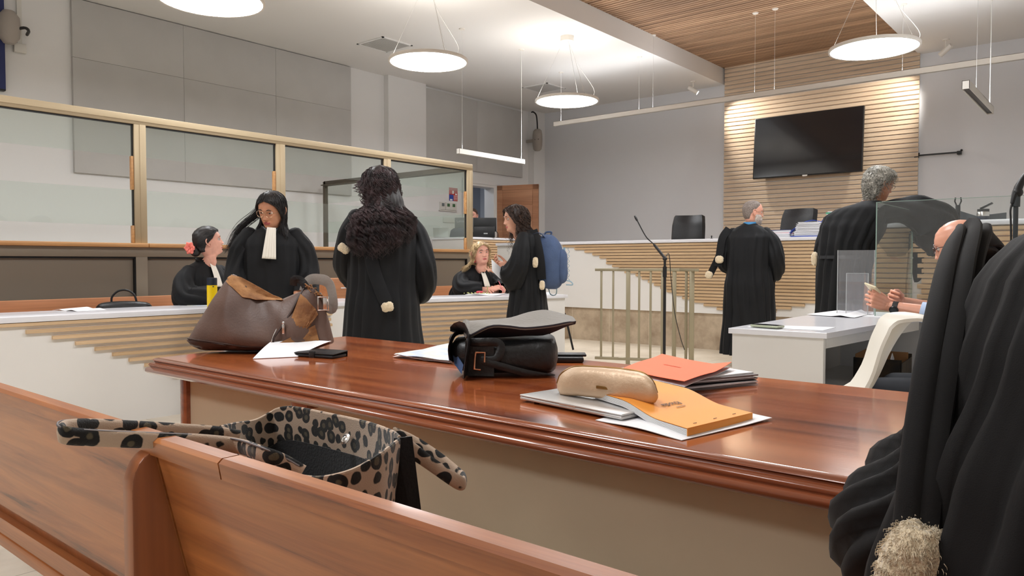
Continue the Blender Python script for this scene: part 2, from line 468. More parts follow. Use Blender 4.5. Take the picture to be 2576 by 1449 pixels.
# slatted wood wall behind the bench
m = MB(); m.b2((-5.985, YB-.06, .46), (-2.715, YB, ZW)); struct(m, 'trim_3', 'paint_white')
m = MB(); z = 0.5
while z < ZW-.03:
    for a, b in ((-5.995, -2.71),):
        m.prism([(a, YB-.06, z+.002), (a, YB-.088, z+.004), (a, YB-.092, z+.009), (a, YB-.092, z+.060), (a, YB-.088, z+.065), (a, YB-.06, z+.067)], (b-a, 0, 0))
    z += 0.0767
struct(m, 'trim_4', 'slat_wood')

# grey acoustic panels on the left wall
def panel(y0, y1, z0, z1, where):
    m = MB(); m.b2((XL+.002, y0+.0012, z0+.0012), (XL+.057, y1-.0012, z1-.0012), .004)
    single(m, 'acoustic_panel', 'acoustic', where, 'panel', 'grey acoustic panels on the left wall')
ys = (3.85, 5.295, 6.775, 8.24); zr = (2.245, 3.70, 4.44)
nm = [['near', 'middle', 'far'][i] for i in range(3)]
panel(ys[0], ys[1], zr[1], zr[2], 'upper grey acoustic panel nearest the left picture edge')
panel(ys[1], ys[2], zr[1], zr[2], 'middle grey acoustic panel of the upper row under the ceiling')
panel(ys[2], ys[3], zr[1], zr[2], 'last grey acoustic panel of the upper row, left of the pilaster')
panel(ys[0], ys[1], zr[0], zr[1], 'lower grey acoustic panel nearest the left picture edge, cut by the dock rail')
panel(ys[1], ys[2], zr[0], zr[1], 'middle grey acoustic panel of the lower row, behind the dock glass')
panel(ys[2], ys[3], zr[0], zr[1], 'last grey acoustic panel of the lower row, behind the dock frame')
panel(9.98, 11.45, 2.96, 4.40, 'grey acoustic panel right of the pilaster, above the thermostats')
panel(11.45, 12.93, 2.96, 4.40, 'grey acoustic panel above the door, left of the wall speaker')

# ceiling grilles
def grille(x, y, label):
    t = thing('ceiling_grille', label, 'grille', (x, y, ZC-.012), 0, 'ceiling air grilles')
    m = MB(); s = .3
    for a, b in (((-s, -s, 0), (s, -s+.03, .012)), ((-s, s-.03, 0), (s, s, .012)), ((-s, -s, 0), (-s+.03, s, .012)), ((s-.03, -s, 0), (s, s, .012))): m.b2(a, b)
    m.build('frame', 'paint_white', t)
    m = MB()
    for k in range(22): m.b2((-s+.03, -s+.032+k*.0248, .003), (s-.03, -s+.048+k*.0248, .0115))
    m.build('louvre', 'acoustic', t)
grille(-8.95, 7.75, 'square ceiling air grille behind the round lamp in the middle of the row')
grille(-8.8, 11.6, 'square ceiling air grille beside the round lamp nearest the bench')

# ---------------------------------------------------------------- lamps
def round_lamp(x, y, label):
    t = thing('round_pendant_lamp', label, 'lamp', (x, y, 3.485), 0, 'round pendant lamps')
    m = MB(); r = .475
    m.lathe([(r-.022, 0), (r-.004, 0), (r, .006), (r, .03), (r-.004, .036), (r-.03, .036), (r-.03, .02), (r-.022, .004)], n=64); m.build('shade', 'lamp_shell', t)
    m = MB(); m.lathe([(0.0005, .004), (r-.022, .004)], n=64); m.build('diffuser', 'lamp_face', t, sharp=0)
    m = MB(); m.lathe([(0.0005, .03), (r-.03, .03)], n=64); m.build('upper_diffuser', 'lamp_top', t, sharp=0)
    m = MB(); h = ZC-3.485
    m.lathe([(.001, h-.075), (.098, h-.075), (.1, h-.07), (.1, h), (.001, h)], n=32); m.build('canopy', 'lamp_shell', t)
    for k in range(3):
        a = R(100+120*k)
        m = MB(); m.tube([(.06*math.cos(a), .06*math.sin(a), h-.07), ((r-.02)*math.cos(a), (r-.02)*math.sin(a), .03)], .0022, n=5); m.build('suspension_wire', 'steel', t)
    m = MB(); m.tube(bez([(.02, 0, h-.07), (.09, -.03, h-.2), (.2, .02, .5), (r-.04, .05, .15), (r-.03, .04, .03)], 16), .0035, n=6); m.build('power_cable', 'cord_white', t)
    return t
round_lamp(-6.55, 3.6, 'round white pendant lamp cut by the upper left picture edge')
round_lamp(-6.55, 6.35, 'round white pendant lamp above the woman with long curly hair')
round_lamp(-6.55, 9.2, 'round white pendant lamp left of the wooden ceiling, nearest the bench')
round_lamp(-2.3, 9.15, 'round white pendant lamp in front of the slatted wall, upper right')
for x, y, q in ((-2.3, 6.35, 'above the white desk, out of the picture'), (-2.3, 3.6, 'above the counsel table, out of the picture'), (-6.55, .8, 'over the left end of the pews, out of the picture'), (-2.3, .8, 'right above the front pew, out of the picture'), (-2.3, -2.0, 'over the rear pews on the right, out of the picture')):
    round_lamp(x, y, 'round white pendant lamp '+q)

def linear(p0, p1, wires, label, cable=None):
    """beam from p0 to p1, suspended at fractions"""
    p0, p1 = Vector(p0), Vector(p1); d = p1-p0; L = d.length
    t = thing('linear_pendant_lamp', label, 'lamp', p0, math.atan2(d.y, d.x), 'linear pendant lamps')
    m = MB(); w, h = .03, .075
    m.b2((0, -w, 0), (L, -w+.004, h)); m.b2((0, w-.004, 0), (L, w, h)); m.b2((0, -w, h-.004), (L, w, h)); m.b2((0, -w, 0), (.004, w, h)); m.b2((L-.004, -w, 0), (L, w, h))
    m.build('housing', 'lamp_shell', t)
    m = MB(); m.b2((.004, -w+.004, .012), (L-.004, w-.004, .02)); m.build('lower_louvre', 'black_plastic', t)
    m = MB(); m.b2((.02, -w+.008, h+.0004), (L-.02, w-.008, h+.0012)); m.build('upper_diffuser', 'linear_top', t)
    H = ZC-p0.z
    for i, f in enumerate(wires):
        m = MB(); X = f*L
        hh = H if not (WX0 < (p0+d*f).x < WX1) else ZW-p0.z
        m.tube([(X, 0, h), (X, 0, hh-.004)], .0018 if i else .0045, n=5); m.build('suspension_wire', 'cord_white', t)
        m = MB(); m.lathe([(.001, hh-.012), (.038, hh-.012), (.045, hh), (.001, hh)], c=(X, 0, 0), n=20); m.build('ceiling_rose', 'lamp_shell', t)
linear((-8.0, 10.85, 3.52), (-.7, 10.85, 3.52), (.02, .235, .27, .5, .54, .77, .96), 'very long white linear pendant lamp crossing the room before the bench')
linear((-7.5, 9.36, 2.66), (-7.5, 7.85, 2.66), (.04, .94), 'short white linear pendant lamp left of the backpack woman, above the monitors')
linear((-1.2, 9.36, 2.66), (-1.2, 7.85, 2.66), (.04, .62), 'short linear pendant lamp with black underside near the upper right picture edge')

def spot(x, y, label, aim):
    t = thing('ceiling_spotlight', label, 'spotlight', (x, y, ZC-.16), 0, 'ceiling spotlights')
    m = MB(); m.lathe([(.001, .145), (.05, .145), (.05, .16), (.001, .16)], n=20); m.tube([(0, 0, .03), (0, 0, .15)], .008); m.build('bracket', 'lamp_shell', t)
    d = (Vector(aim)-Vector((x, y, ZC-.16))).normalized(); q = d.to_track_quat('Z', 'Y').to_matrix().to_4x4()
    m = MB(); m.lathe([(.001, -.1), (.036, -.1), (.04, -.09), (.04, .1), (.036, .1), (.034, .07)], n=20, M=q); m.build('head', 'lamp_shell', t)
    m = MB(); m.lathe([(.001, .085), (.035, .085)], n=20, M=q); m.build('lens', 'spot_face', t)
    l = bpy.data.lights.new('spot', 'SPOT'); l.energy = SPOT_W; l.spot_size = R(75); l.spot_blend = .8; l.shadow_soft_size = .03; l.color = (1, .93, .84)
    o = bpy.data.objects.new('spot_beam', l); C.objects.link(o); o.parent = t; o.location = d*.12; o.rotation_euler = d.to_track_quat('-Z', 'Y').to_euler()
spot(-6.36, 12.95, 'white ceiling spotlight left of the slatted wall, aimed right', (-4.9, 13.5, 3.2))
spot(-2.25, 12.95, 'white ceiling spotlight right of the slatted wall, aimed left', (-3.8, 13.5, 3.2))
# ---------------------------------------------------------------- more materials
mat('brown_leather', srgb(104, 82, 72), 0.5, bump=0.10, bscale=140, vary=0.2, vscale=7, vcol=srgb(84, 64, 55))
mat('tan_suede', srgb(172, 124, 78), 0.85, bump=0.4, bscale=60, vary=0.4, vscale=14, vcol=srgb(120, 80, 50))
mat('strap_grey', srgb(136, 128, 120), 0.55, bump=0.1, bscale=100)
mat('seam_brown', srgb(58, 40, 34), 0.5)
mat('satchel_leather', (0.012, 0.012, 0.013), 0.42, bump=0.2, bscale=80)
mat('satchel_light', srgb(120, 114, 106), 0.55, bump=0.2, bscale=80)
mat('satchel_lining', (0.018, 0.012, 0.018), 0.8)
mat('blue_lining', srgb(70, 92, 130), 0.6)
mat('rose_metal', srgb(214, 160, 130), 0.25, metal=1.0)
mat('brass', srgb(150, 118, 70), 0.35, metal=0.9)
mat('gold_leather', srgb(214, 184, 152), 0.42, metal=0.18, bump=0.15, bscale=90, vary=0.15, vscale=8)
mat('notebook_orange', srgb(250, 164, 70), 0.55)
mat('folder_orange', srgb(252, 128, 88), 0.7)
mat('folder_grey', srgb(120, 112, 112), 0.6)
mat('ink', (0.10, 0.06, 0.04), 0.6)
mat('laptop_silver', srgb(205, 203, 200), 0.3, metal=0.5)
mat('paper_shade', (0.78, 0.78, 0.82), 0.6)
mat('shell_white', srgb(226, 220, 208), 0.35)
mat('cardboard', srgb(176, 130, 88), 0.8)
mat('box_print', srgb(62, 50, 36), 0.7, vary=0.6, vscale=14, vcol=(0.01, 0.01, 0.01))
mat('bottle_yellow', srgb(244, 206, 10), 0.35)
mat('navy_plastic', srgb(32, 40, 54), 0.4)
mat('poster_red', srgb(196, 70, 64), 0.5); mat('poster_blue', srgb(50, 82, 176), 0.5)
mat('lcd_green', srgb(70, 110, 72), 0.4); mat('lcd_grey', srgb(110, 118, 120), 0.4)
mat('device_white', srgb(222, 220, 214), 0.5)
mat('monitor_grey', srgb(96, 98, 98), 0.5); mat('monitor_black', srgb(22, 24, 26), 0.4)
mat('label_grey', srgb(170, 172, 172), 0.5)
mat('blue_strap', srgb(44, 74, 168), 0.7); mat('folder_green', srgb(90, 170, 130), 0.6); mat('folder_pink', srgb(226, 120, 130), 0.6)
mat('folder_red', srgb(200, 70, 80), 0.6); mat('folder_teal', srgb(150, 200, 190), 0.6); mat('folder_navy', srgb(40, 50, 100), 0.6)
mat('clear_plastic', (0.8, 0.8, 0.82), 0.15, alpha=0.4)
mat('phone_case', srgb(170, 176, 150), 0.3); mat('phone_ivory', srgb(226, 214, 178), 0.35)
mat('speaker_grey', srgb(170, 162, 154), 0.6); mat('slab_grey', srgb(60, 66, 70), 0.5)
mat('stripe_grey', srgb(120, 128, 124), 0.4)
mat('desk_cream', srgb(220, 206, 178), 0.7, bump=0.03, bscale=30, vary=0.06, vscale=5)

def leopard(name):
    m = bpy.data.materials.new(name); m.use_nodes = True
    nt = m.node_tree; b = nt.nodes['Principled BSDF']; L = nt.links.new
    tc = nt.nodes.new('ShaderNodeTexCoord')
    nz = nt.nodes.new('ShaderNodeTexNoise'); nz.inputs['Scale'].default_value = 16; L(tc.outputs['Object'], nz.inputs['Vector'])
    ad = nt.nodes.new('ShaderNodeVectorMath'); ad.operation = 'MULTIPLY_ADD'; ad.inputs[1].default_value = (.014, .014, .014)
    L(nz.outputs['Color'], ad.inputs[0]); L(tc.outputs['Object'], ad.inputs[2])
    vo = nt.nodes.new('ShaderNodeTexVoronoi'); vo.inputs['Scale'].default_value = 38; vo.inputs['Randomness'].default_value = 0.7
    L(ad.outputs[0], vo.inputs['Vector'])
    n2 = nt.nodes.new('ShaderNodeTexNoise'); n2.inputs['Scale'].default_value = 55; L(tc.outputs['Object'], n2.inputs['Vector'])
    mm = nt.nodes.new('ShaderNodeMath'); mm.operation = 'MULTIPLY_ADD'; mm.inputs[1].default_value = 0.22; L(n2.outputs[0], mm.inputs[0]); L(vo.outputs['Distance'], mm.inputs[2])
    rp = nt.nodes.new('ShaderNodeValToRGB'); e = rp.color_ramp.elements
    tan, bl, ol = srgb(196, 172, 150), (0.008, 0.008, 0.008), srgb(92, 84, 66)
    e[0].position = 0.0; e[0].color = _col(ol); e[1].position = 0.30; e[1].color = _col(ol)
    for p, c in ((0.35, bl), (0.585, bl), (0.625, tan)):
        k = e.new(p); k.color = _col(c)
    L(mm.outputs[0], rp.inputs[0]); L(rp.outputs[0], b.inputs['Base Color'])
    b.inputs['Roughness'].default_value = 0.85; b.inputs['Sheen Weight'].default_value = 0.2
    bp = nt.nodes.new('ShaderNodeBump'); bp.inputs['Strength'].default_value = 0.3; bp.inputs['Distance'].default_value = 0.003
    n3 = nt.nodes.new('ShaderNodeTexNoise'); n3.inputs['Scale'].default_value = 500; L(tc.outputs['Object'], n3.inputs['Vector'])
    L(n3.outputs[0], bp.inputs['Height']); L(bp.outputs[0], b.inputs['Normal'])
    MATS[name] = m
leopard('leopard')

def text(s, size, name, matn, parent, loc, rot, ext=0.0006):
    """lettering as a flat raised mesh"""
    cu = bpy.data.curves.new(name, 'FONT'); cu.body = s; cu.size = size; cu.extrude = ext; cu.align_x = 'CENTER'; cu.align_y = 'CENTER'
    t = bpy.data.objects.new(name, cu); C.objects.link(t)
    dg = bpy.context.evaluated_depsgraph_get()
    me = bpy.data.meshes.new_from_object(t.evaluated_get(dg)); me.materials.clear(); me.materials.append(MATS[matn])
    bpy.data.objects.remove(t); bpy.data.curves.remove(cu)
    o = bpy.data.objects.new(name, me); C.objects.link(o); o.parent = parent; o.location = loc; o.rotation_euler = rot
    return o

# ---------------------------------------------------------------- the glass dock
DX = -6.9
dock = thing('glass_dock', 'long bronze-framed glass dock with wooden ledge in front of the left wall', 'dock', (DX, 2.0, 0))
def W(name, mb, mats, parent, **k): return mb.build(name, mats, parent, world=True, **k)
py = [0.2, 1.65, 3.10, 4.545, 6.005, 7.455]
m = MB(); m.b2((DX-.06, .1, 2.335), (DX, 7.51, 2.42), .004); m.b2((DX-.055, .1, 2.365), (DX+.006, 7.51, 2.372)); W('top_rail', m, 'bronze', dock)
for y in py:
    m = MB(); m.b2((DX-.06, y-.052, 1.27), (DX-.001, y+.052, 2.335), .003); m.b2((DX-.06, y-.004, 1.27), (DX+.004, y+.052, 2.335), .002); W('post', m, 'bronze', dock)
    m = MB(); m.b2((DX-.06, y-.052, .05), (DX-.001, y+.052, 1.15), .003); W('lower_post', m, 'bronze_grey', dock)
for y in py[1:]:
    m = MB(); m.b2((DX-.05, y-.075, 1.75), (DX-.01, y-.0525, 2.05), .004); m.b2((DX-.05, y-.075, 1.275), (DX-.01, y-.0525, 1.43), .004); W('wood_spacer', m, 'ledge_wood', dock)
for a, b in zip(py, py[1:]):
    for z0, z1 in ((2.05, 2.335), (1.43, 1.75)):
        m = MB(); m.b2((DX-.036, a+.05, z0), (DX-.028, b-.05, z1)); W('glass_pane', m, 'dock_glass', dock)
    m = MB(); m.b2((DX-.045, a+.052, 2.322), (DX-.02, b-.052, 2.336)); m.b2((DX-.045, b-.062, 2.05), (DX-.02, b-.0525, 2.335)); m.b2((DX-.045, b-.062, 1.43), (DX-.02, b-.0525, 1.75)); W('gasket', m, 'black_plastic', dock)
    m = MB(); m.b2((DX-.05, a+.052, .1), (DX-.035, b-.052, 1.14)); W('lower_panel', m, 'dock_panel', dock)
    m = MB(); m.b2((DX-.034, a+.052, 1.135), (DX-.005, b-.052, 1.15)); m.b2((DX-.034, b-.066, .1), (DX-.005, b-.052, 1.14)); W('shadow_gap', m, 'black_gap', dock)
m = MB(); m.b2((DX-.06, .1, 1.15), (DX+.002, 7.51, 1.235), .003); W('lower_rail', m, 'bronze_grey', dock)
m = MB(); m.b2((DX-.12, .1, 1.235), (DX+.055, 3.14, 1.272), .005); m.b2((DX-.12, 3.145, 1.235), (DX+.055, 7.53, 1.272), .005); W('ledge', m, 'ledge_wood', dock)
m = MB(); m.b2((-10.12, 7.455, 2.33), (DX-.06, 7.51, 2.41), .003); m.b2((-10.12, 7.40, 2.335), (DX-.06, 7.455, 2.35)); m.b2((-10.14, 7.455, 0), (-10.08, 7.51, 2.4)); m.b2((-10.12, 7.455, 1.15), (DX-.06, 7.51, 1.235)); W('end_frame', m, 'bronze_dark', dock)
for z0, z1 in ((1.43, 1.75), (2.05, 2.33)):
    m = MB(); m.b2((-10.08, 7.48, z0), (DX-.06, 7.488, z1)); W('glass_pane', m, 'dock_glass', dock)
m = MB(); m.b2((-10.12, 7.47, .05), (DX-.06, 7.50, 1.15)); W('end_panel', m, 'dock_panel', dock)

# ---------------------------------------------------------------- wooden bench under the dock
def plain_bench(y0, y1, label):
    t = thing('wooden_bench', label, 'bench', (-6.62, y0, 0))
    m = MB(); m.b2((-6.80, y0, .42), (-6.765, y1, .80), .008); W('backrest', m, 'bench_orange', t)
    m = MB(); m.b2((-6.80, y0, .44), (-6.38, y1, .475), .006); W('seat', m, 'bench_orange', t)
    for y in (y0+.1, (y0+y1)/2, y1-.1):
        m = MB(); m.b2((-6.78, y-.02, 0), (-6.42, y+.02, .44), .004); W('leg', m, 'bench_orange', t)
plain_bench(.6, 4.55, 'long orange-brown wooden bench behind the near white counter, seen left of the seated woman')
plain_bench(4.75, 7.3, 'orange-brown wooden bench behind the far white counter, under the blonde woman')
t = thing('wooden_stand', 'small wooden stand with a slot, between dock and curly-haired woman', 'stand', (-6.2, 4.7, 0.1))
m = MB(); m.b2((-6.36, 4.58, 0.1), (-6.10, 4.84, .94), .006); W('body', m, 'bench_orange', t)
m = MB()
for a in ((4.69, .84, 4.76, .85), (4.69, .93, 4.76, .94), (4.75, .84, 4.76, .94)): m.b2((-6.10, a[0], a[1]), (-6.094, a[2], a[3]))
W('holder', m, 'paper', t)

# ---------------------------------------------------------------- white counters
def counter(name, p0, p1, depth, zt, label, rows, part_mat='white_laminate'):
    """p0 -> p1 along the front; rows: (s0, s1, z) slats along it"""
    p0, p1 = Vector((p0[0], p0[1], 0)), Vector((p1[0], p1[1], 0)); d = p1-p0; L = d.length
    t = thing(name, label, 'counter', p0, math.atan2(d.y, d.x))
    # local x along the front, local y away from the court (to the left of travel)
    m = MB(); m.b2((-.02, -.015, zt-.035), (L+.02, depth, zt), .003); m.build('worktop', 'white_top', t)
    m = MB(); m.b2((0, .012, 0), (L, .03, zt-.036)); m.build('front_panel', part_mat, t)
    for x in (0, L-.025):
        m = MB(); m.b2((x, .031, 0), (x+.025, depth-.03, zt-.036)); m.build('side_panel', part_mat, t)
    m = MB()
    for s0, s1, z in rows:
        m.prism([(s0, .012, z-.014), (s0, -.012, z-.011), (s0, -.012, z+.009), (s0, .012, z+.012)], (s1-s0, 0, 0))
    m.build('slat_front', 'counter_slat_x' , t)
    return t
wood('counter_slat_x', srgb(240, 208, 168), srgb(222, 186, 142), grain='x', scale=1.5, rough=0.5, planks=.047, contrast=0.9)
def along(p0, p1, y):   # distance along the counter of the front point with this y
    k = (y-p0[1])/(p1[1]-p0[1]); return k*math.hypot(p1[0]-p0[0], p1[1]-p0[1])
A0, A1 = (-5.40, .35), (-5.22, 4.42)
ends = [.9, 1.677, 1.823, 1.957, 2.074, 2.183, 2.289, 2.394, 2.491, 2.586, 2.688, 2.80, 2.9]
rows = [(along(A0, A1, y), along(A0, A1, 3.92+.012*(k % 2)), .712-.047*k) for k, y in enumerate(ends)]
counter('courtroom_counter', A0, A1, .56, .76, 'near white counter with stepped wooden slats, bottle and flower-haired woman behind it', rows)
B0, B1 = (-5.25, 4.72), (-4.69, 6.57)
LB = math.hypot(B1[0]-B0[0], B1[1]-B0[1])
rows = [(.03, LB*(.70+.016*k) if k < 5 else LB*(.80-.05*(k-4)), .70-.047*k) for k in range(14)]
counter('courtroom_counter', B0, B1, .56, .755, 'far white counter with wooden slats where the blonde woman sits', rows)
# low platform under the counters' seats
m = MB(); m.b2((-6.84, .2, 0), (-5.9, 7.3, .10)); struct(m, 'floor', 'floor_tile')

# ---------------------------------------------------------------- the magistrates' bench
bench = thing('magistrates_bench', 'long raised white judges bench with stepped wooden slats and white top', 'bench', (-4.2, 8.86, 0.46))
m = MB(); m.b2((-7.6, 8.83, .46), (-1.62, 8.87, 1.355)); W('front_panel', m, 'white_laminate', bench)
m = MB(); m.b2((-7.6, 8.785, 1.355), (-1.62, 9.5, 1.395), .004); W('worktop', m, 'white_top', bench)
lsteps = [(1415, 617), (1444, 625), (1469, 633), (1489, 641), (1507, 648), (1524, 656), (1539, 664), (1555, 672), (1570, 679), (1584, 686), (1598, 693), (1613, 700), (1629, 708), (1644, 716), (1660, 725), (1676, 732), (1699, 739), (1715, 747), (1743, 757), (1769, 765), (1802, 774)]
rsteps = [(1951, 784), (1989, 772), (2023, 765), (2054, 757), (2081, 750), (2100, 743), (2125, 734)]
LT = sorted([(at(u, v, y=8.8).z-.01, at(u, v, y=8.8).x) for u, v in lsteps]); RT = sorted([(at(u, v, y=8.8).z-.01, at(u, v, y=8.8).x) for u, v in rsteps])
m = MB(); k = 0
while True:
    z = 1.335-.0405*k
    if z < .51: break
    xa = min(LT, key=lambda q: abs(q[0]-z))[1]; xb = min(RT, key=lambda q: abs(q[0]-z))[1] if z < .68 else -1.64
    m.prism([(xa, 8.83, z-.0165), (xa, 8.808, z-.015), (xa, 8.804, z+.012), (xa, 8.83, z+.0185)], (xb-xa, 0, 0)); k += 1
W('slat_front', m, 'bench_slat', bench)
wing = thing('prosecutor_bench', 'white side bench with slatted front and comb-edged slats, behind the glass screen', 'bench', (0, 6.6, 0))
m = MB(); m.b2((-1.68, 6.63, 0), (1.7, 6.67, 1.38)); m.b2((-1.68, 6.67, 0), (-1.64, 8.7, 1.38)); W('front_panel', m, 'white_laminate', wing)
m = MB(); m.b2((-1.70, 6.585, 1.38), (1.72, 7.25, 1.42), .004); W('worktop', m, 'white_top', wing)
m = MB(); k = 0
while True:
    z = 1.358-.0405*k
    if z < .1: break
    for xa, xb in ([(-1.68, 1.7)] if z > 1.16 else [(-1.66, -1.385), (-1.285-(.03 if k % 2 else 0), 1.7)]):
        m.prism([(xa, 6.63, z-.0165), (xa, 6.608, z-.015), (xa, 6.604, z+.012), (xa, 6.63, z+.0185)], (xb-xa, 0, 0))
    k += 1
W('slat_front', m, 'bench_slat', wing)
clerk = thing('clerk_desk', 'tall white clerk desk with slatted front carrying monitors, seen beside the dock post', 'desk', (-8.6, 8.86, .46))
m = MB(); m.b2((-9.02, 8.83, .46), (-8.24, 8.86, 1.475)); m.b2((-8.26, 8.86, .46), (-8.22, 10.9, 1.475)); W('front_panel', m, 'white_laminate', clerk)
m = MB(); m.b2((-9.04, 8.81, 1.475), (-8.19, 10.92, 1.51), .004); W('worktop', m, 'white_top', clerk)
m = MB(); k = 0
while 1.45-.0405*k > .5:
    z = 1.45-.0405*k; m.prism([(-8.22, 8.9, z-.016), (-8.196, 8.9, z-.014), (-8.19, 8.9, z+.004), (-8.22, 8.9, z+.0195)], (0, 2.0, 0)); k += 1
W('slat_front', m, 'counter_slat', clerk)

# ---------------------------------------------------------------- television, bar, wall speaker, wall devices
tvp = thing('wall_television', 'large black flat television on the slatted wall', 'television', (-4.44, YB-.19, 3.16))
tvp.rotation_euler = (R(-4), 0, 0); tvp.matrix_basis = Matrix.Translation((-4.44, YB-.19, 3.16)) @ Matrix.Rotation(R(-4), 4, 'X')
m = MB(); m.b2((-.93, -.02, -.55), (.93, .035, .55), .004); m.build('casing', 'black_plastic', tvp)
m = MB(); m.b2((-.915, -.0225, -.53), (.915, -.0195, .538)); m.build('screen', 'screen', tvp)
m = MB(); m.prism([(-.04, -.024, -.565), (.035, -.024, -.565), (.045, -.024, -.54), (-.045, -.024, -.54)], (0, .01, 0)); m.build('logo_tab', 'device_white', tvp)
m = MB(); m.b2((-.3, .035, -.2), (.3, .10, .2)); m.build('wall_mount', 'black_plastic', tvp)
t = thing('wall_rail', 'empty black television mounting rail on the grey wall, right of the slatted wall', 'rail', (-2.44, YB-.02, 2.82))
m = MB(); m.b2((-.32, -.05, -.012), (.32, -.03, .012)); m.build('bar', 'black_plastic', t)
for x in (-.3, .3):
    m = MB(); m.b2((x-.03, -.06, -.035), (x+.03, .02, .02), .006); m.ball((x+.03, -.03, .03), .018, 8); m.build('bracket', 'black_plastic', t)
sp = thing('wall_speaker', 'grey oval wall speaker with black cable in the far left corner', 'speaker', (XL+.32, 13.12, 3.78))
m = MB()
m.lathe([(.001, -.24), (.06, -.235), (.10, -.2), (.115, -.12), (.12, 0), (.115, .12), (.10, .2), (.06, .235), (.001, .24)], n=20, M=Matrix.Diagonal((1, .75, 1, 1)))
m.build('enclosure', 'speaker_grey', sp)
m = MB(); m.b2((-.30, -.02, -.03), (-.09, .02, .03)); m.build('bracket', 'speaker_grey', sp)
m = MB()
for q in (-.075, .075): m.ball((q*.6+.045, -.085, 0), .010, 8)
m.build('screw', 'black_plastic', sp)
m = MB(); m.tube(bez([(0, 0, .22), (-.01, 0, .4), (-.03, -.01, .55), (-.10, -.02, .62), (-.15, -.02, .62)], 14), .016, n=7); m.build('cable', 'black_plastic', sp)
t = thing('wall_speaker', 'grey wall speaker cut by the left picture edge, high on the left wall', 'speaker', (XL+.14, 3.13, 3.88))
m = MB(); m.lathe([(.001, -.2), (.06, -.19), (.11, -.12), (.12, 0), (.11, .12), (.06, .19), (.001, .2)], n=20); m.build('enclosure', 'speaker_grey', t)
m = MB(); m.tube(bez([(.06, .06, -.02), (.08, .14, .01), (.02, .2, .0), (-.1, .22, -.02)], 10), .018, n=6); m.build('cable', 'black_plastic', t)
t = thing('wall_socket', 'white socket box with a cable on the left wall, under the cut-off speaker', 'socket', (XL+.02, 3.27, 3.68))
m = MB(); m.b2((-.02, -.06, -.05), (.03, .07, .06), .006); m.build('box', 'device_white', t)
m = MB(); m.b2((-.02, -.02, .06), (.012, .03, .74)); m.build('conduit', 'device_white', t)
t = thing('wall_screen', 'dark navy screen cut off by the left picture edge on the left wall', 'screen', (XL+.1, 2.6, 3.13))
m = MB(); m.b2((-.08, -.5, 0), (.0, .5, 1.3), .01); m.build('casing', 'black_plastic', t)
m = MB(); m.b2((0, -.48, .02), (.004, .495, 1.28)); m.build('panel', 'folder_navy', t)
t = thing('wall_poster', 'small red and blue notice on the left wall, seen through the dock glass', 'poster', (XL+.004, 10.8, 2.45))
m = MB(); m.b2((-.004, -.12, -.13), (0, .12, .13)); m.build('sheet', 'poster_red', t)
m = MB(); m.b2((0, -.12, -.13), (.002, 0, -.01)); m.build('blue_field', 'poster_blue', t)
m = MB(); m.b2((0, -.03, .01), (.002, .01, .07)); m.b2((0, .05, -.01), (.002, .1, .02)); m.b2((.002, -.1, -.125), (.004, -.03, -.095))
for k in range(5): m.b2((0, .01, -.03-k*.02), (.002, .11, -.024-k*.02))
m.build('printing', 'paper', t)
def device(y0, y1, z0, z1, lcds, label, name='thermostat'):
    t = thing(name, label, name.replace('_', ' '), (XL, (y0+y1)/2, z0))
    m = MB(); m.b2((XL, y0, z0), (XL+.03, y1, z1), .004); W('housing', m, 'device_white', t)
    for a, b, mm in lcds:
        m = MB(); m.b2((XL+.03, a, lerp(z0, z1, .45)), (XL+.033, b, lerp(z0, z1, .85))); W('display', m, mm, t)
device(10.41, 10.56, 2.13, 2.28, [(10.45, 10.52, 'lcd_grey')], 'white wall thermostat with grey display, leftmost of the wall controls')
device(10.57, 10.87, 2.13, 2.28, [(10.60, 10.67, 'lcd_green'), (10.75, 10.82, 'lcd_green')], 'double white wall thermostat with two green displays under the red notice')
device(10.39, 10.88, 2.105, 2.125, [], 'thin white ledge under the wall thermostats', 'wall_ledge')
device(10.5, 10.80, 1.885, 1.985, [], 'white light switch plate below the thermostats', 'switch_plate')

# ---------------------------------------------------------------- witness bar (metal railing)
bar = thing('witness_barrier', 'free-standing metal railing with vertical bars in front of the judges bench', 'railing', (-4.0, 6.9, 0))
PB = [at(1500, 677, d=8.1), at(1556, 678, d=8.02), at(1712, 681, d=7.85), at(1752, 683, d=7.62)]
for q in PB: q.z = 1.03
rt = MB(); rb = MB()
for a, b in zip(PB, PB[1:]):
    d = (b-a); c = (a+b)/2; M3 = Matrix.Rotation(math.atan2(d.y, d.x), 3, 'Z')
    rt.box((c.x, c.y, 1.022), (d.length+.02, .05, .03), .004, M3)
    rb.box((c.x, c.y, .07), (d.length+.02, .04, .03), .004, M3)
W('top_rail', rt, 'rail_metal', bar); W('bottom_rail', rb, 'rail_metal', bar)
def plan_at(u):
    for (ua, ub, a, b) in ((1500, 1556, PB[0], PB[1]), (1556, 1712, PB[1], PB[2]), (1712, 1752, PB[2], PB[3])):
        if u <= ub: return a+(b-a)*((u-ua)/(ub-ua))
for u, wd in ((1513, .024), (1543, .022), (1581, .045), (1609, .024), (1638, .024), (1667, .026), (1697, .042), (1727, .028), (1741, .05)):
    p = plan_at(u); m = MB()
    m.box((p.x, p.y, .545 if wd < .04 else .51), (wd, wd*.8, .94 if wd < .04 else 1.0), .004, Matrix.Rotation(R(30), 3, 'Z')); W('bar', m, 'rail_metal', bar)
    if wd > .04:
        m = MB(); m.lathe([(.001, 0), (.035, 0), (.035, .012), (.001, .02)], c=(p.x, p.y, 0), n=16); W('foot', m, 'rail_metal', bar)

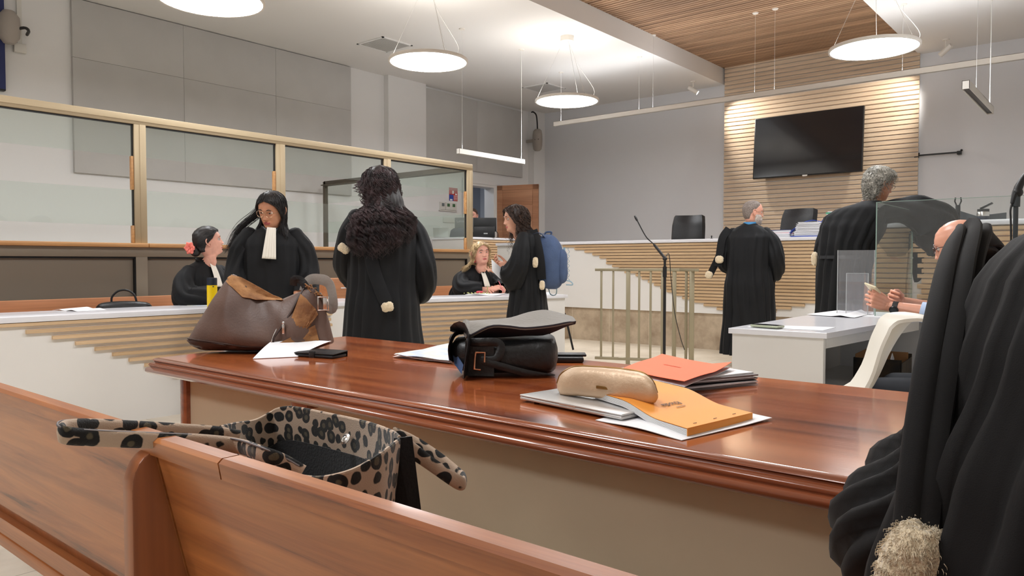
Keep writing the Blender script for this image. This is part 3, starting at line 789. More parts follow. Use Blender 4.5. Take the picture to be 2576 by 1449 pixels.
# microphone stand behind the railing
mic = thing('microphone_stand', 'black microphone stand with gooseneck microphone behind the railing', 'microphone stand', tuple(at(1671, 880, d=7.2).xy)+(0,))
pm = at(1671, 880, d=7.2); X, Y = pm.x, pm.y
m = MB(); m.lathe([(.001, 0), (.14, 0), (.14, .012), (.12, .02), (.02, .03), (.001, .03)], c=(X, Y, 0), n=28); W('base', m, 'black_plastic', mic)
m = MB(); m.tube([(X, Y, .02), (X, Y, .96)], .014, n=10); m.tube([(X, Y, .96), (X, Y, 1.06)], .019, n=12); W('pole', m, 'black_plastic', mic)
m = MB(); m.tube([(X, Y, 1.06), (X, Y, 1.12)], .012, n=10); m.ball((X, Y, 1.135), .022, 12); W('clamp', m, 'black_plastic', mic)
tip = at(1602, 553, d=7.3); mid = at(1625, 595, d=7.27); mid2 = at(1645, 615, d=7.25)
m = MB(); m.tube(bez([(X, Y, 1.14), tuple(mid2), tuple(mid), tuple(tip)], 20), [.014]*7+[.006]*14, n=8); W('gooseneck', m, 'black_plastic', mic)
m = MB(); dv = (tip-mid).normalized(); m.tube([tip-dv*.01, tip+dv*.02, tip+dv*.045], [.010, .012, .008], n=10); W('microphone', m, 'black_plastic', mic)
m = MB(); m.tube(bez([(X, Y, 1.14), tuple(at(1683, 640, d=7.2)), tuple(at(1688, 700, d=7.2)), tuple(at(1697, 785, d=7.25)), tuple(at(1712, 850, d=7.3)), tuple(at(1722, 880, d=7.35))], 28), .004, n=5); W('cable', m, 'black_plastic', mic)

# ---------------------------------------------------------------- leather chairs behind the bench
def office_chair(x, y, rz, label, s=1.0, top=1.3):
    t = thing('office_chair', label, 'chair', (x, y, .46), rz, 'black leather office chairs')
    m = MB()
    def back(u, v):
        X = (u-.5)*.50*s*(1-.10*(2*v-1)**4); Z = .58+v*(top-.58)
        Y = -.26-.06*v+.05*(2*u-1)**2*1.2 + (-.05*max(0, v-.85)/.15) - .01*math.sin(v*9)
        return (X, Y, Z)
    m.grid(back, 16, 18, .07); m.build('backrest', 'black_leather', t, sharp=50)
    m = MB(); m.tube(bez([(-.2*s, -.245, .98), (0, -.26, .88), (.2*s, -.245, .98)], 12), .008, n=6); m.build('piping', 'black_leather', t)
    m = MB(); m.box((0, 0, .50), (.52*s, .52, .11), .045, seg=3); m.build('seat', 'black_leather', t)
    for sx in (-1, 1):
        m = MB(); m.tube(bez([(sx*.25*s, -.24, .62), (sx*.29*s, -.15, .70), (sx*.30*s, .1, .70), (sx*.29*s, .2, .64), (sx*.27*s, .12, .48)], 16), (.025), n=8); m.build('armrest', 'black_plastic', t)
    m = MB(); m.tube([(0, 0, .12), (0, 0, .45)], .03); m.build('gas_column', 'steel', t)
    for k in range(5):
        a = R(72*k+20); c, q = math.cos(a), math.sin(a)
        m = MB(); m.tube([(0, 0, .13), (.3*c, .3*q, .07)], [.028, .018], n=8); m.ball((.3*c, .3*q, .03), .03, 10); m.build('caster_leg', 'black_plastic', t)
c1 = at(1720, 560, y=9.95); c2 = at(1986, 560, y=9.85)
office_chair(c1.x, c1.y, R(180+14), 'black leather office chair behind the judges bench, left of the slatted wall', .86, 1.34)
office_chair(c2.x, c2.y, R(180-8), 'black leather office chair behind the judges bench, below the television', 1.0, 1.33)

# ---------------------------------------------------------------- files on the judges bench
def pile(base, rz, w, d, layers, name, label, cat='folder', group=None, wob=.01, fan=0.0):
    t = thing(name, label, cat, base, rz, group)
    z = 0; rnd = random.Random(int(w*1000)+len(layers))
    for nm, th, mm in layers:
        m = MB(); dx, dy = rnd.uniform(-wob, wob), rnd.uniform(-wob, wob)
        if nm == 'papers':
            n = max(2, int(th/.004))
            for i in range(n):
                m.box((dx+rnd.uniform(-.006, .006), dy+rnd.uniform(-.006, .006), z+(i+.5)*th/n), (w*.96, d*.96, th/n*.8), 0, Matrix.Rotation(R(rnd.uniform(-2, 2)), 3, 'Z'))
        else: m.box((dx, dy, z+th/2), (w, d, th*.98), 0, Matrix.Rotation(R(rnd.uniform(-2, 2)), 3, 'Z'))
        m.build(nm, mm, t); z += th
    return t
def at_z(u, v, z): return tuple(at(u, v, z=z))
b1 = at(1960, 596, y=9.05); b1.z = 1.395
pile(b1, R(10), .30, .24, [('cover', .004, 'folder_pink'), ('papers', .05, 'paper'), ('cover', .004, 'folder_pink'), ('papers', .03, 'paper'), ('cover', .006, 'folder_navy')], 'paper_file', 'low pile of white papers in pink covers, leftmost on the judges bench', group='case files on the judges bench')
b2 = at(2040, 596, y=9.05); b2.z = 1.40
t = thing('paper_file', 'fat bundle of papers tied with blue straps on the judges bench', 'file', b2, R(6), 'case files on the judges bench')
m = MB(); rnd = random.Random(5)
for i in range(26): m.box((rnd.uniform(-.01, .01), rnd.uniform(-.01, .01), .012+i*.0062), (.34-i*.004, .26, .0045), 0, Matrix.Rotation(R(rnd.uniform(-2, 2)), 3, 'Z'))
m.build('papers', 'paper', t)
m = MB(); m.box((0, 0, .005), (.4, .28, .01), .003); m.tube(bez([(-.24, -.02, .04), (-.1, -.02, .155), (.05, -.02, .19), (.19, -.02, .12), (.22, -.02, .01)], 16), (.07), n=4, flat=.06, twist=PI/4, upv=(0, 1, 0)); m.tube(bez([(.12, 0, .17), (.2, 0, .14), (.235, 0, .07), (.2, 0, .01)], 10), .035, n=8); m.build('blue_strap', 'blue_strap', t)
b3 = at(2112, 594, y=9.32); b3.z = 1.395
pile(b3, R(8), .26, .24, [('cover', .01, 'folder_pink'), ('papers', .02, 'paper'), ('cover', .03, 'folder_red'), ('papers', .02, 'paper'), ('cover', .01, 'folder_pink'), ('cover', .03, 'folder_teal'), ('papers', .03, 'paper'), ('cover', .02, 'folder_teal'), ('papers', .02, 'paper'), ('cover', .012, 'folder_navy'), ('cover', .02, 'folder_pink'), ('papers', .02, 'paper'), ('cover', .012, 'folder_green'), ('papers', .02, 'paper'), ('cover', .02, 'folder_green'), ('papers', .01, 'paper')], 'paper_file', 'tall pile of green, pink and red case files beside the grey-haired man', group='case files on the judges bench', wob=.02)
t = thing('bench_microphone', 'tiny black microphone stub on the judges bench top left of the bearded man', 'microphone', (at(1790, 598, y=9.0).x, 9.0, 1.395))
m = MB(); m.lathe([(.001, 0), (.02, 0), (.018, .01), (.006, .014), (.006, .03), (.001, .03)], n=12); m.build('base', 'black_plastic', t)
m = MB(); m.ball((0, 0, .038), .010, 10); m.build('head', 'black_plastic', t)

# things on the side bench
def prong(u, y, label):
    p = at(u, 560, y=y); t = thing('black_holder', label, 'holder', (p.x, y, 1.42), 0, 'black two-pronged holders')
    m = MB(); m.tube([(0, 0, 0), (0, 0, .13)], [.020, .017], n=10); m.build('grip', 'black_plastic', t)
    for s in (-1, 1):
        m = MB(); m.tube([(s*.006, 0, .12), (s*.022, 0, .16), (s*.018, 0, .19)], .006, n=6); m.build('prong', 'black_plastic', t)
prong(2237, 6.85, 'black two-pronged holder on the side bench, seen through the glass screen')
prong(2409, 6.8, 'black two-pronged holder on the side bench, right of the hanging sleeve')
p = at(2445, 552, y=6.85)
t = thing('desk_tray', 'dark grey angled document tray beside the flask on the side bench', 'tray', (p.x+.03, 6.9, 1.42))
m = MB(); m.prism([(-.15, 0, 0), (-.09, 0, 0), (-.005, 0, .03), (-.005, 0, .045), (-.17, 0, .11)], (0, .02, 0)); m.build('side', 'slab_grey', t)
m = MB(); m.prism([(-.005, 0, 0), (.19, 0, 0), (.19, 0, .065), (-.005, 0, .045)], (0, .02, 0)); m.build('front', 'slab_grey', t)
p = at(2470, 552, y=6.72)
fl = thing('steel_flask', 'dark steel flask with black lid and a phone on top, on the side bench', 'flask', (p.x, 6.78, 1.42))
m = MB(); m.lathe([(.001, 0), (.042, 0), (.044, .005), (.044, .035), (.001, .035)], n=24); m.build('base', 'navy_plastic', fl)
m = MB(); m.lathe([(.001, .035), (.043, .035), (.043, .062), (.04, .07), (.001, .07)], n=24); m.build('body', 'steel', fl)
m = MB(); m.lathe([(.001, .07), (.041, .07), (.041, .09), (.001, .09)], n=24); m.build('lid', 'black_plastic', fl)
t = thing('mobile_phone', 'black phone lying tilted on top of the steel flask', 'phone', (p.x+.01, 6.78, 1.512))
m = MB(); m.box((.01, 0, .022), (.09, .06, .012), .004, Matrix.Rotation(R(-28), 3, 'Y')); m.build('body', 'black_plastic', t)
pile((at(2383, 552, y=6.9).x, 6.9, 1.42), 0, .12, .2, [('cover', .006, 'folder_green'), ('papers', .01, 'paper'), ('cover', .006, 'folder_teal')], 'green_folder', 'small green folder on the side bench behind the hanging sleeve')
# microphone on its pole at the right edge
q = at(2556, 590, d=3.0)
mp = thing('microphone_stand', 'grey pole with a black clipped microphone at the right picture edge', 'microphone stand', (q.x, q.y, 0))
m = MB(); m.lathe([(.001, 0), (.13, 0), (.13, .012), (.02, .03), (.001, .03)], c=(q.x, q.y, 0), n=24); W('base', m, 'black_plastic', mp)
m = MB(); m.tube([(q.x, q.y, .02), tuple(at(2556, 498, d=3.0))], .009, n=10); m.tube([tuple(at(2556, 520, d=3.0)), tuple(at(2557, 495, d=3.0))], .014, n=10); W('pole', m, 'slab_grey', mp)
m = MB(); m.tube([tuple(at(2546, 512, d=3.0)), tuple(at(2553, 492, d=3.0)), tuple(at(2562, 472, d=3.0)), tuple(at(2572, 452, d=3.0)), tuple(at(2590, 430, d=3.0))], [.007, .013, .016, .012, .012], n=10); W('microphone', m, 'black_plastic', mp)
m = MB(); m.ball(tuple(at(2560, 484, d=3.0)), .02, 10); W('clip', m, 'black_plastic', mp)
m = MB(); m.tube(bez([tuple(at(2546, 512, d=3.0)), tuple(at(2542, 530, d=3.0)), tuple(at(2543, 560, d=3.0)), tuple(at(2544, 640, d=3.0))], 12), .004, n=6); W('cable', m, 'black_plastic', mp)

# ---------------------------------------------------------------- clerk's desk things
t = thing('computer_monitor', 'grey computer monitor with maker lettering, seen through the dock glass', 'monitor', (-8.70, 9.30, 1.51), R(40))
m = MB(); m.b2((-.19, -.01, .10), (.19, .03, .345), .006)
m.build('casing', 'monitor_grey', t); m = MB(); m.b2((-.03, .02, 0), (.03, .05, .2)); m.b2((-.10, -.04, 0), (.10, .09, .012)); m.build('stand', 'monitor_black', t)
text('Lenovo', .062, 'lettering', 'label_grey', t, (-.065, -.0115, .285), (PI/2, 0, 0))
t = thing('computer_monitor', 'black computer monitor right of the dock post, hiding a face', 'monitor', (-8.30, 9.33, 1.51), R(40))
m = MB(); m.b2((-.19, 0, .10), (.19, .03, .33), .006); m.build('casing', 'monitor_black', t)
m = MB(); m.b2((-.19, -.03, 0), (.165, 0, .185), .01); m.build('lower_screen', 'black_plastic', t)
m = MB(); m.b2((-.02, -.033, .06), (.045, -.03, .077)); m.build('badge', 'label_grey', t)
t = thing('black_case', 'black rounded case in front of the grey monitor on the clerk desk', 'case', (-8.62, 9.10, 1.51), R(40))
m = MB(); m.prism([(-.20, 0, 0), (-.18, 0, .12), (-.13, 0, .16), (.02, 0, .17), (.10, 0, .17), (.10, 0, 0)], (0, .06, 0), bev=.012, smooth=True); m.build('shell', 'navy_plastic', t)
t = thing('laptop', 'open silver laptop on the clerk desk, seen through the dock glass', 'laptop', (-8.92, 8.93, 1.51), R(36))
m = MB(); m.box((0, .1, .006), (.26, .18, .012), .004); m.build('keyboard_base', 'laptop_silver', t)
m = MB(); m.grid(lambda u, v: ((u-.5)*.26, -.01-.05*v, .012+.15*v), 1, 1, .008); m.build('screen_lid', 'laptop_silver', t)
gm = thing('gooseneck_microphone', 'thin curved black microphone on the clerk desk above the blonde woman', 'microphone', (-8.25, 9.6, 1.51), 0)
m = MB(); m.tube(bez([(-8.25, 9.6, 1.51), (-8.25, 9.6, 1.58), (-8.27, 9.58, 1.62), (-8.31, 9.55, 1.615)], 14), .006, n=6); W('neck', m, 'black_plastic', gm)
m = MB(); m.lathe([(.001, 0), (.04, 0), (.04, .01), (.001, .012)], n=14); m.build('base', 'black_plastic', gm)
# ---------------------------------------------------------------- white side desk on the right
wd = thing('white_desk', 'white laminate desk with papers and a phone, the bald man sitting at it', 'desk', (-1.35, 4.6, 0))
QA, QB, QC, QD = (-1.615, 3.714), (-1.131, 3.744), (-.985, 5.60), (-1.62, 5.60)
m = MB(); m.prism([(x, y, .732) for x, y in (QA, QB, QC, QD)], (0, 0, .028), bev=.002); W('worktop', m, 'white_top', wd)
m = MB(); m.prism([(-1.60, 3.73, 0), (-1.15, 3.757, 0), (-1.148, 3.785, 0), (-1.60, 3.758, 0)], (0, 0, .731)); W('end_panel', m, 'white_laminate', wd)
m = MB(); m.b2((-1.60, 3.76, 0), (-1.575, 5.58, .731)); W('modesty_panel', m, 'white_laminate', wd)
m = MB(); m.prism([(-1.148, 3.79, .68), (-1.02, 5.2, .68), (-1.05, 5.2, .68), (-1.178, 3.79, .68)], (0, 0, .051)); W('apron', m, 'white_laminate', wd)
m = MB(); m.b2((-1.57, 5.5, 0), (-1.02, 5.525, .731)); W('partition', m, 'paint_grey', wd)
m = MB(); m.b2((-1.575, 4.55, .355), (-1.03, 5.5, .38)); W('shelf', m, 'white_laminate', wd)
m = MB()
for k in range(5): m.b2((-1.63, 3.84+.12*k, .60-.047*k), (-1.60, 5.3-.05*k, .625-.047*k))
W('slat_front', m, 'counter_slat', wd)
m = MB(); m.b2((-1.628, 3.8, 0), (-1.605, 5.5, .56)); W('outer_panel', m, 'white_laminate', wd)
wd2 = thing('white_desk', 'white desk extension carrying the glass screen behind the bald man', 'desk', (-.2, 5.35, 0))
m = MB(); m.b2((-.97, 5.05, .732), (1.2, 5.6, .76), .003); W('worktop', m, 'white_top', wd2)
m = MB(); m.b2((-.95, 5.55, 0), (1.18, 5.575, .731)); W('front_panel', m, 'white_laminate', wd2)
m = MB(); m.b2((1.15, 5.08, 0), (1.18, 5.55, .731)); W('end_panel', m, 'white_laminate', wd2)

bx = thing('cardboard_box', 'dark printed cardboard box with papers on the shelf under the white desk', 'box', (-1.17, 4.98, .381), R(4))
m = MB()
for a in (((-.13, -.2, 0), (.13, -.195, .15)), ((-.13, .195, 0), (.13, .2, .15)), ((-.13, -.2, 0), (-.125, .2, .15)), ((.125, -.2, 0), (.13, .2, .13))): m.b2(*a)
m.b2((-.13, -.2, 0), (.13, .2, .004)); m.build('walls', 'box_print', bx)
m = MB(); m.b2((-.122, -.19, .004), (-.118, .19, .17)); m.b2((-.12, .12, .02), (.12, .125, .165)); m.build('flap', 'cardboard', bx)
m = MB(); m.prism([(.05, -.06, .05), (.05, .05, .05), (.05, .06, .13), (.05, -.01, .17), (.05, -.07, .14)], (.002, 0, 0)); m.build('papers', 'paper', bx)

def shell_chair(x, y, rz, label):
    t = thing('shell_chair', label, 'chair', (x, y, 0), rz); t.scale = (1.07, 1.07, 1.07)
    def f(u, v):     # v: 0 front lip of the seat .. 1 top of the back
        P = bez([(0, .24, .44), (0, .14, .455), (0, -.02, .44), (0, -.13, .46), (0, -.21, .56), (0, -.27, .70), (0, -.33, .80), (0, -.38, .825), (0, -.42, .818)], 48)
        k = v*48; i = min(int(k), 47); p = P[i].lerp(P[i+1], k-i)
        w = tab([(0, .20), (.3, .235), (.5, .225), (.75, .22), (.93, .19), (1, .16)], v)[0]
        s = 2*u-1
        p.x = s*w
        c = s*s
        p.z += .045*c*(1 if v < .45 else max(0, 1-(v-.45)*4))
        p.y += .07*c*(max(0, min(1, (v-.4)*3)))*(1 if v < .8 else max(0, 1-(v-.8)*4))
        return p
    m = MB(); m.grid(f, 18, 30, .012); m.build('shell', 'shell_white', t, sharp=60)
    for sx in (-1, 1):
        for sy in (-1, 1):
            m = MB(); m.tube([(sx*.12, sy*.10, .43), (sx*.2, sy*.2, 0)], [.014, .010], n=8); m.build('leg', 'ledge_wood', t)
    return t
shell_chair(-1.06, 3.33, R(108), 'white moulded shell chair beside the near end of the white desk')
shell_chair(-.42, 4.16, R(92), 'white moulded shell chair under the bald man, behind the near robe')

# glass screen and leaflet holder on the desk end
gx, gy = -1.255, 5.12
gs = thing('glass_screen', 'clear glass corner screen standing on the white desk, in front of the grey-haired man', 'screen', (gx, gy, .76))
m = MB(); m.b2((gx, gy-.004, .762), (.9, gy+.004, 1.478)); W('front_pane', m, 'clear_glass', gs)
m = MB(); m.b2((gx-.004, gy+.004, .762), (gx+.004, 6.12, 1.478)); W('side_pane', m, 'clear_glass', gs)
m = MB()
m.b2((gx, gy-.003, 1.477), (.9, gy+.003, 1.480)); m.b2((gx-.003, gy, 1.477), (gx+.003, 6.12, 1.480)); m.b2((gx-.003, gy-.003, .762), (gx+.003, gy+.003, 1.480)); m.b2((gx-.004, 6.116, .762), (gx+.004, 6.122, 1.48))
W('polished_edge', m, 'glass_edge', gs)
hp = at(2160, 780, z=.76)
lh = thing('leaflet_holder', 'clear acrylic leaflet holder on the white desk, left of the glass screen', 'holder', (-1.40, 5.22, .76), R(-25+39))
m = MB(); m.b2((-.11, 0, 0), (.11, .003, .42)); m.b2((-.055, -.03, 0), (.075, -.027, .27)); m.b2((-.11, -.05, 0), (.11, 0, .003)); m.build('panes', 'acrylic', lh)
m = MB()
for a in ((-.112, -.107), (.107, .112)): m.b2((a[0], -.002, 0), (a[1], .005, .42))
for a in ((-.057, -.052), (.072, .077)): m.b2((a[0], -.031, 0), (a[1], -.024, .27))
m.b2((-.055, -.031, .268), (.075, -.024, .271)); m.build('polished_edge', 'label_grey', lh)

# papers and phone on the white desk
def sheet(pts, label, name='paper_sheet', matn='paper', th=.0012, curl=None, cat='paper', group=None, n=14):
    """a sheet from four world corners, curl(u, v) lifts it"""
    P = [Vector(p) for p in pts]; m = MB()
    def f(u, v):
        p = (P[0]*(1-u)+P[1]*u)*(1-v)+(P[3]*(1-u)+P[2]*u)*v
        if curl: p = p+Vector((0, 0, curl(u, v)))
        return p
    m.grid(f, n, n, th)
    return single(m, name, matn, label, cat, group)
zt = .762
sheet([at(1880, 822, z=zt), at(1905, 817, z=zt), at(2102, 823, z=zt), at(2070, 831, z=zt)], 'flat white paper under the green phone at the near end of the white desk')
ph = thing('mobile_phone', 'phone in a pale green case at the near end of the white desk', 'phone', tuple(at(1930, 824, z=zt).xy)+(zt+.002,))
ph.rotation_euler = (0, 0, R(-8))
m = MB(); m.box((0, 0, .006), (.155, .075, .012), .004); m.build('case', 'phone_case', ph)
m = MB(); m.box((0, 0, .0125), (.146, .067, .001)); m.build('screen', 'screen', ph)
sheet([at(2030, 792, z=zt), at(2150, 800, z=zt), at(2190, 790, z=zt), at(2110, 782, z=zt)], 'open sheet with a turned-up corner on the white desk, left of the hands', curl=lambda u, v: .003+.022*max(0, 1-abs(u-.72)*5)*(.4+.6*v)+.010*max(0, .2-u))
sheet([at(2165, 795, z=zt), at(2285, 803, z=zt), at(2300, 790, z=zt), at(2200, 784, z=zt)], 'printed white sheet lying under the wrists on the white desk')

# ---------------------------------------------------------------- the dark wooden counsel table
ct = thing('counsel_table', 'large polished red-brown wooden table with moulded edge, in front of the pews', 'table', (-1.2, 1.66, 0))
TX0, TX1, TY0, TY1, TZ = -2.60, .55, 1.185, 2.14, .77
prof = [(0, 0), (.006, -.001), (.012, -.004), (.014, -.009), (.010, -.012), (.014, -.016), (.021, -.018), (.0235, -.024), (.020, -.029), (.024, -.032), (.031, -.037), (.032, -.046), (.026, -.052), (.012, -.055), (-.02, -.055)]
m = MB(); rs = []
for o_, dz in prof:
    o = o_-.032
    rs.append([(TX0-o-.03, TY0-o, TZ+dz), (TX1+o, TY0-o, TZ+dz), (TX1+o, TY1+o, TZ+dz), (TX0-o-.14, TY1+o, TZ+dz)])
m.rings(rs, cap=False); W('moulded_edge', m, 'desk_edge', ct, sharp=60)
m = MB(); m.prism([(TX0+.002, TY0+.032, TZ-.006), (TX1-.032, TY0+.032, TZ-.006), (TX1-.032, TY1-.032, TZ-.006), (TX0-.108, TY1-.032, TZ-.006)], (0, 0, .006)); W('table_top', m, 'desk_wood', ct)
m = MB(); m.b2((-2.50, 1.28, .0), (.45, 1.30, .716)); W('front_panel', m, 'desk_cream', ct)
m = MB(); m.b2((-2.50, 1.30, .0), (-2.48, 2.05, .716)); m.b2((.43, 1.3, 0), (.45, 2.05, .716)); W('side_panel', m, 'desk_cream', ct)
for x in (-2.545, .45):
    m = MB(); m.b2((x, 1.265, 0), (x+.045, 1.315, .716), .004); W('corner_post', m, 'desk_edge', ct)
    m = MB(); m.b2((x, 2.02, 0), (x+.045, 2.07, .716), .004); W('corner_post', m, 'desk_edge', ct)
m = MB(); m.b2((-1.84, 1.235, .69), (-1.76, 1.28, .715), .004); W('bracket', m, 'desk_edge', ct)

# ---------------------------------------------------------------- pews
def pew(x0, x1, label, panel_x, t0=None, t1=None):
    t = thing('wooden_pew', label, 'pew', ((x0+x1)/2, .7, 0))
    yb = lambda z: .478+(.84-z)*.236
    r0 = x0 if t0 is None else t0; r1 = x1 if t1 is None else t1
    m = MB(); m.prism([(r0, yb(.835)-.006, .835), (r0, yb(.83)+.034, .83), (r0, yb(.86)+.030, .856), (r0, yb(.86)+.024, .861), (r0, yb(.86)+.002, .861), (r0, yb(.86)-.004, .856)], (r1-r0, 0, 0), bev=.0); W('top_rail', m, 'pew_wood', t)
    m = MB(); m.prism([(x0, yb(.57), .57), (x0, yb(.57)+.024, .57), (x0, yb(.835)+.024, .835), (x0, yb(.835), .835)], (x1-x0, 0, 0)); W('backrest', m, 'pew_wood', t)
    m = MB(); m.prism([(x0, yb(.535)+.012, .535), (x0, yb(.535)+.03, .535), (x0, yb(.57)+.03, .57), (x0, yb(.57)+.012, .57)], (x1-x0, 0, 0)); W('shadow_rail', m, 'pew_end', t)
    m = MB(); m.prism([(x0, yb(.49)-.004, .49), (x0, yb(.49)+.03, .49), (x0, yb(.535)+.03, .535), (x0, yb(.535)-.004, .535)], (x1-x0, 0, 0)); W('lower_rail', m, 'pew_wood', t)
    m = MB(); m.b2((x0, .575, .435), (x1, .99, .465), .006); W('seat', m, 'pew_wood', t)
    m = MB(); m.b2((x0+.1, .90, .30), (x1-.1, .925, .435)); W('seat_support', m, 'pew_end', t)
    for X in panel_x:
        pts = [(.448, 0), (.448, .78)] + [(.448+.034*(1-math.cos(R(a))), .79+.05*math.sin(R(a))) for a in range(0, 91, 15)] + [(.50, .84), (.62, .47), (.96, .465), (.97, .43), (.93, 0)]
        m = MB(); m.prism([(X-.015, y, z) for y, z in pts], (.030, 0, 0), bev=.003, smooth=True); W('end_panel', m, 'pew_end', t)
pew(-3.6, -1.036, 'wooden pew on the left whose end panel stands before the leopard bag', (-1.053, -3.4), t1=-.853)
pew(-1.030, 1.4, 'wooden pew crossing the lower foreground, leopard bag on its seat', (1.2,), t0=-.850)

# ---------------------------------------------------------------- puffy things
def puff(m, cols, z_e=2.4, n=28, wr=0.0, wf=14.0, seed=0):
    """cols: (s, z_bottom, z_top, t_front, t_back[, y_shift]); s runs along local x, thickness along local y"""
    rs = []
    for c in cols:
        s, zb, zt_, tf, tb = c[:5]; ys = c[5] if len(c) > 5 else 0
        r = []
        for j in range(n):
            a = 2*PI*j/n; ca, sa = math.cos(a), math.sin(a)
            ex = 2/z_e
            yy = (abs(ca)**ex)*(1 if ca > 0 else -1); zz = (abs(sa)**ex)*(1 if sa > 0 else -1)
            y = ys + (tb*yy if yy > 0 else tf*yy)
            z = (zb+zt_)/2 + (zt_-zb)/2*zz
            p = Vector((s, y, z))
            if wr:
                q = noise.noise(Vector((s*wf, y*wf*.6+seed, z*wf))) + .5*noise.noise(Vector((s*wf*2.3, y*wf, z*wf*2+seed)))
                p.y += wr*q*(1 if ca > 0 else 1); p.x += wr*.4*q*abs(ca)
                if abs(z-zb) > .01: p.z += wr*.5*q*max(0, sa)
            r.append(p)
        rs.append(r)
    m.rings(rs)
def smooth_cols(cols, n=40):
    out = []; s0, s1 = cols[0][0], cols[-1][0]
    for i in range(n+1):
        s = s0+(s1-s0)*(i/n); out.append((s,)+tuple(_cr(cols, s)))
    return out
def _cr(cols, s):
    k = 0
    while k < len(cols)-2 and s > cols[k+1][0]: k += 1
    a, b = cols[k], cols[k+1]; t = (s-a[0])/(b[0]-a[0]); t = max(0, min(1, t))
    p = cols[max(k-1, 0)]; q = cols[min(k+2, len(cols)-1)]
    out = []
    for i in range(1, len(a)):
        d = b[0]-a[0]
        m0 = (b[i]-p[i])/((b[0]-p[0]) or 1)*d if k > 0 else (b[i]-a[i]); m1 = (q[i]-a[i])/((q[0]-a[0]) or 1)*d if k+2 < len(cols) else (b[i]-a[i])
        m0 = max(-3*abs(b[i]-a[i]), min(3*abs(b[i]-a[i]), m0)); m1 = max(-3*abs(b[i]-a[i]), min(3*abs(b[i]-a[i]), m1))
        out.append((2*t**3-3*t**2+1)*a[i]+(t**3-2*t**2+t)*m0+(-2*t**3+3*t**2)*b[i]+(t**3-t**2)*m1)
    return out
def facing(u, v, d):
    """frame of an upright plane facing the eye, through pixel (u, v) at depth d: origin point and turn"""
    p = at(u, v, d=d); return p, YAW
def flat(u, v, d, o):
    """pixel -> (s, t, z) in the frame at o turned by YAW; t is 0 in the plane of depth d"""
    p = at(u, v, d=d)-Vector(o); c, s = math.cos(-YAW), math.sin(-YAW)
    return Vector((p.x*c-p.y*s, p.x*s+p.y*c, p.z))

# big brown leather bag
D = 2.80; o = at(660, 885, d=D); o.z = TZ+.003
bb = thing('leather_handbag', 'large slouching brown leather bag with suede opening on the table', 'bag', o, YAW)
def Z(u, v): return flat(u, v, D, o)
top = [(483, 852), (487, 835), (500, 812), (515, 788), (532, 762), (552, 733), (572, 706), (586, 690), (592, 689), (604, 700), (640, 735), (680, 748), (712, 752), (745, 738), (770, 728), (790, 722), (805, 745), (820, 780), (830, 815), (836, 850), (836, 862)]
bot = [(483, 858), (495, 872), (520, 882), (560, 888), (620, 892), (700, 893), (760, 888), (800, 880), (836, 868)]
def line_at(pts, u):
    for a, b in zip(pts, pts[1:]):
        if u <= b[0] and b[0] > a[0]: return a[1]+(b[1]-a[1])*(u-a[0])/(b[0]-a[0])
    return pts[-1][1]
cols = []
for i in range(61):
    u = 484+(835-484)*i/60; k = i/60
    zt_ = Z(u, line_at(top, u)).z; zb = max(.002, Z(u, line_at(bot, u)).z+.006)
    thk = .16*math.sqrt(max(.02, math.sin(PI*min(.97, k+.06))))
    cols.append((Z(u, 800).x, zb if k > .1 else max(zb, .01), zt_, thk, thk*.8, 0))
# section: wide at the bottom, narrow at the top
m = MB(); rs = []
for (s, zb, zt_, tf, tb, ys) in cols:
    r = []; h = zt_-zb
    for j in range(40):
        a = 2*PI*j/40; sa, ca = math.sin(a), math.cos(a)
        zz = zb+h*(.5+.5*(abs(sa)**.8)*(1 if sa > 0 else -1)); kz = (zz-zb)/max(h, .01)
        wdt = lerp(1.0, .28, kz**.8)
        y = (tb if ca > 0 else tf)*wdt*(abs(ca)**.7)*(1 if ca > 0 else -1)
        q = noise.noise(Vector((s*7+zz*5, zz*9, 3)))+.6*noise.noise(Vector((s*16, zz*14, ca*2)))
        q2 = math.exp(-((s*1.0+ (zz-.12)*.7-.10)/.035)**2)-math.exp(-((s+(zz-.12)*.7-.05)/.03)**2)
        y += (.010*q+.012*q2)*(-1 if ca < 0 else 1)*min(1, kz*4)*(1-kz*.5)
        r.append(Vector((s, y, zz)))
    rs.append(r)
m.rings(rs); m.build('body', 'brown_leather', bb, sharp=60)
def surf_y(s, z):   # front side of the bag
    c = min(cols, key=lambda q: abs(q[0]-s)); kz = max(0, min(1, (z-c[1])/max(c[2]-c[1], .01)))
    kk = min(1, abs(2*kz-1)); sa = kk**1.25; ca = math.sqrt(max(0, 1-sa*sa))
    return -c[3]*lerp(1.0, .28, kz**.8)*(ca**.7)
def on_bag(u, v, off=.004):
    p = Z(u, v); return Vector((p.x, surf_y(p.x, p.z)-off, p.z))
def patch(mb, poly, off, sub=7):
    """lay a polygon given in pixels (four-sided: two rails of points) on the bag"""
    a, b = poly; n = 14
    A = [(lerp(0, 1, i/n)) for i in range(n+1)]
    def rail(pts, t):
        k = t*(len(pts)-1); i = min(int(k), len(pts)-2); f = k-i
        return (lerp(pts[i][0], pts[i+1][0], f), lerp(pts[i][1], pts[i+1][1], f))
    def f(u, v):
        p, q = rail(a, u), rail(b, u); x, y = lerp(p[0], q[0], v), lerp(p[1], q[1], v)
        return on_bag(x, y, off + .004*noise.noise(Vector((x*.05, y*.05, 0))))
    mb.grid(f, 16, sub, .003)
m = MB(); patch(m, ([(586, 690), (610, 697), (655, 722), (690, 742), (718, 752)], [(578, 706), (600, 722), (625, 745), (655, 752), (715, 754)]), .006)
m.build('suede_collar', 'tan_suede', bb, sharp=60)
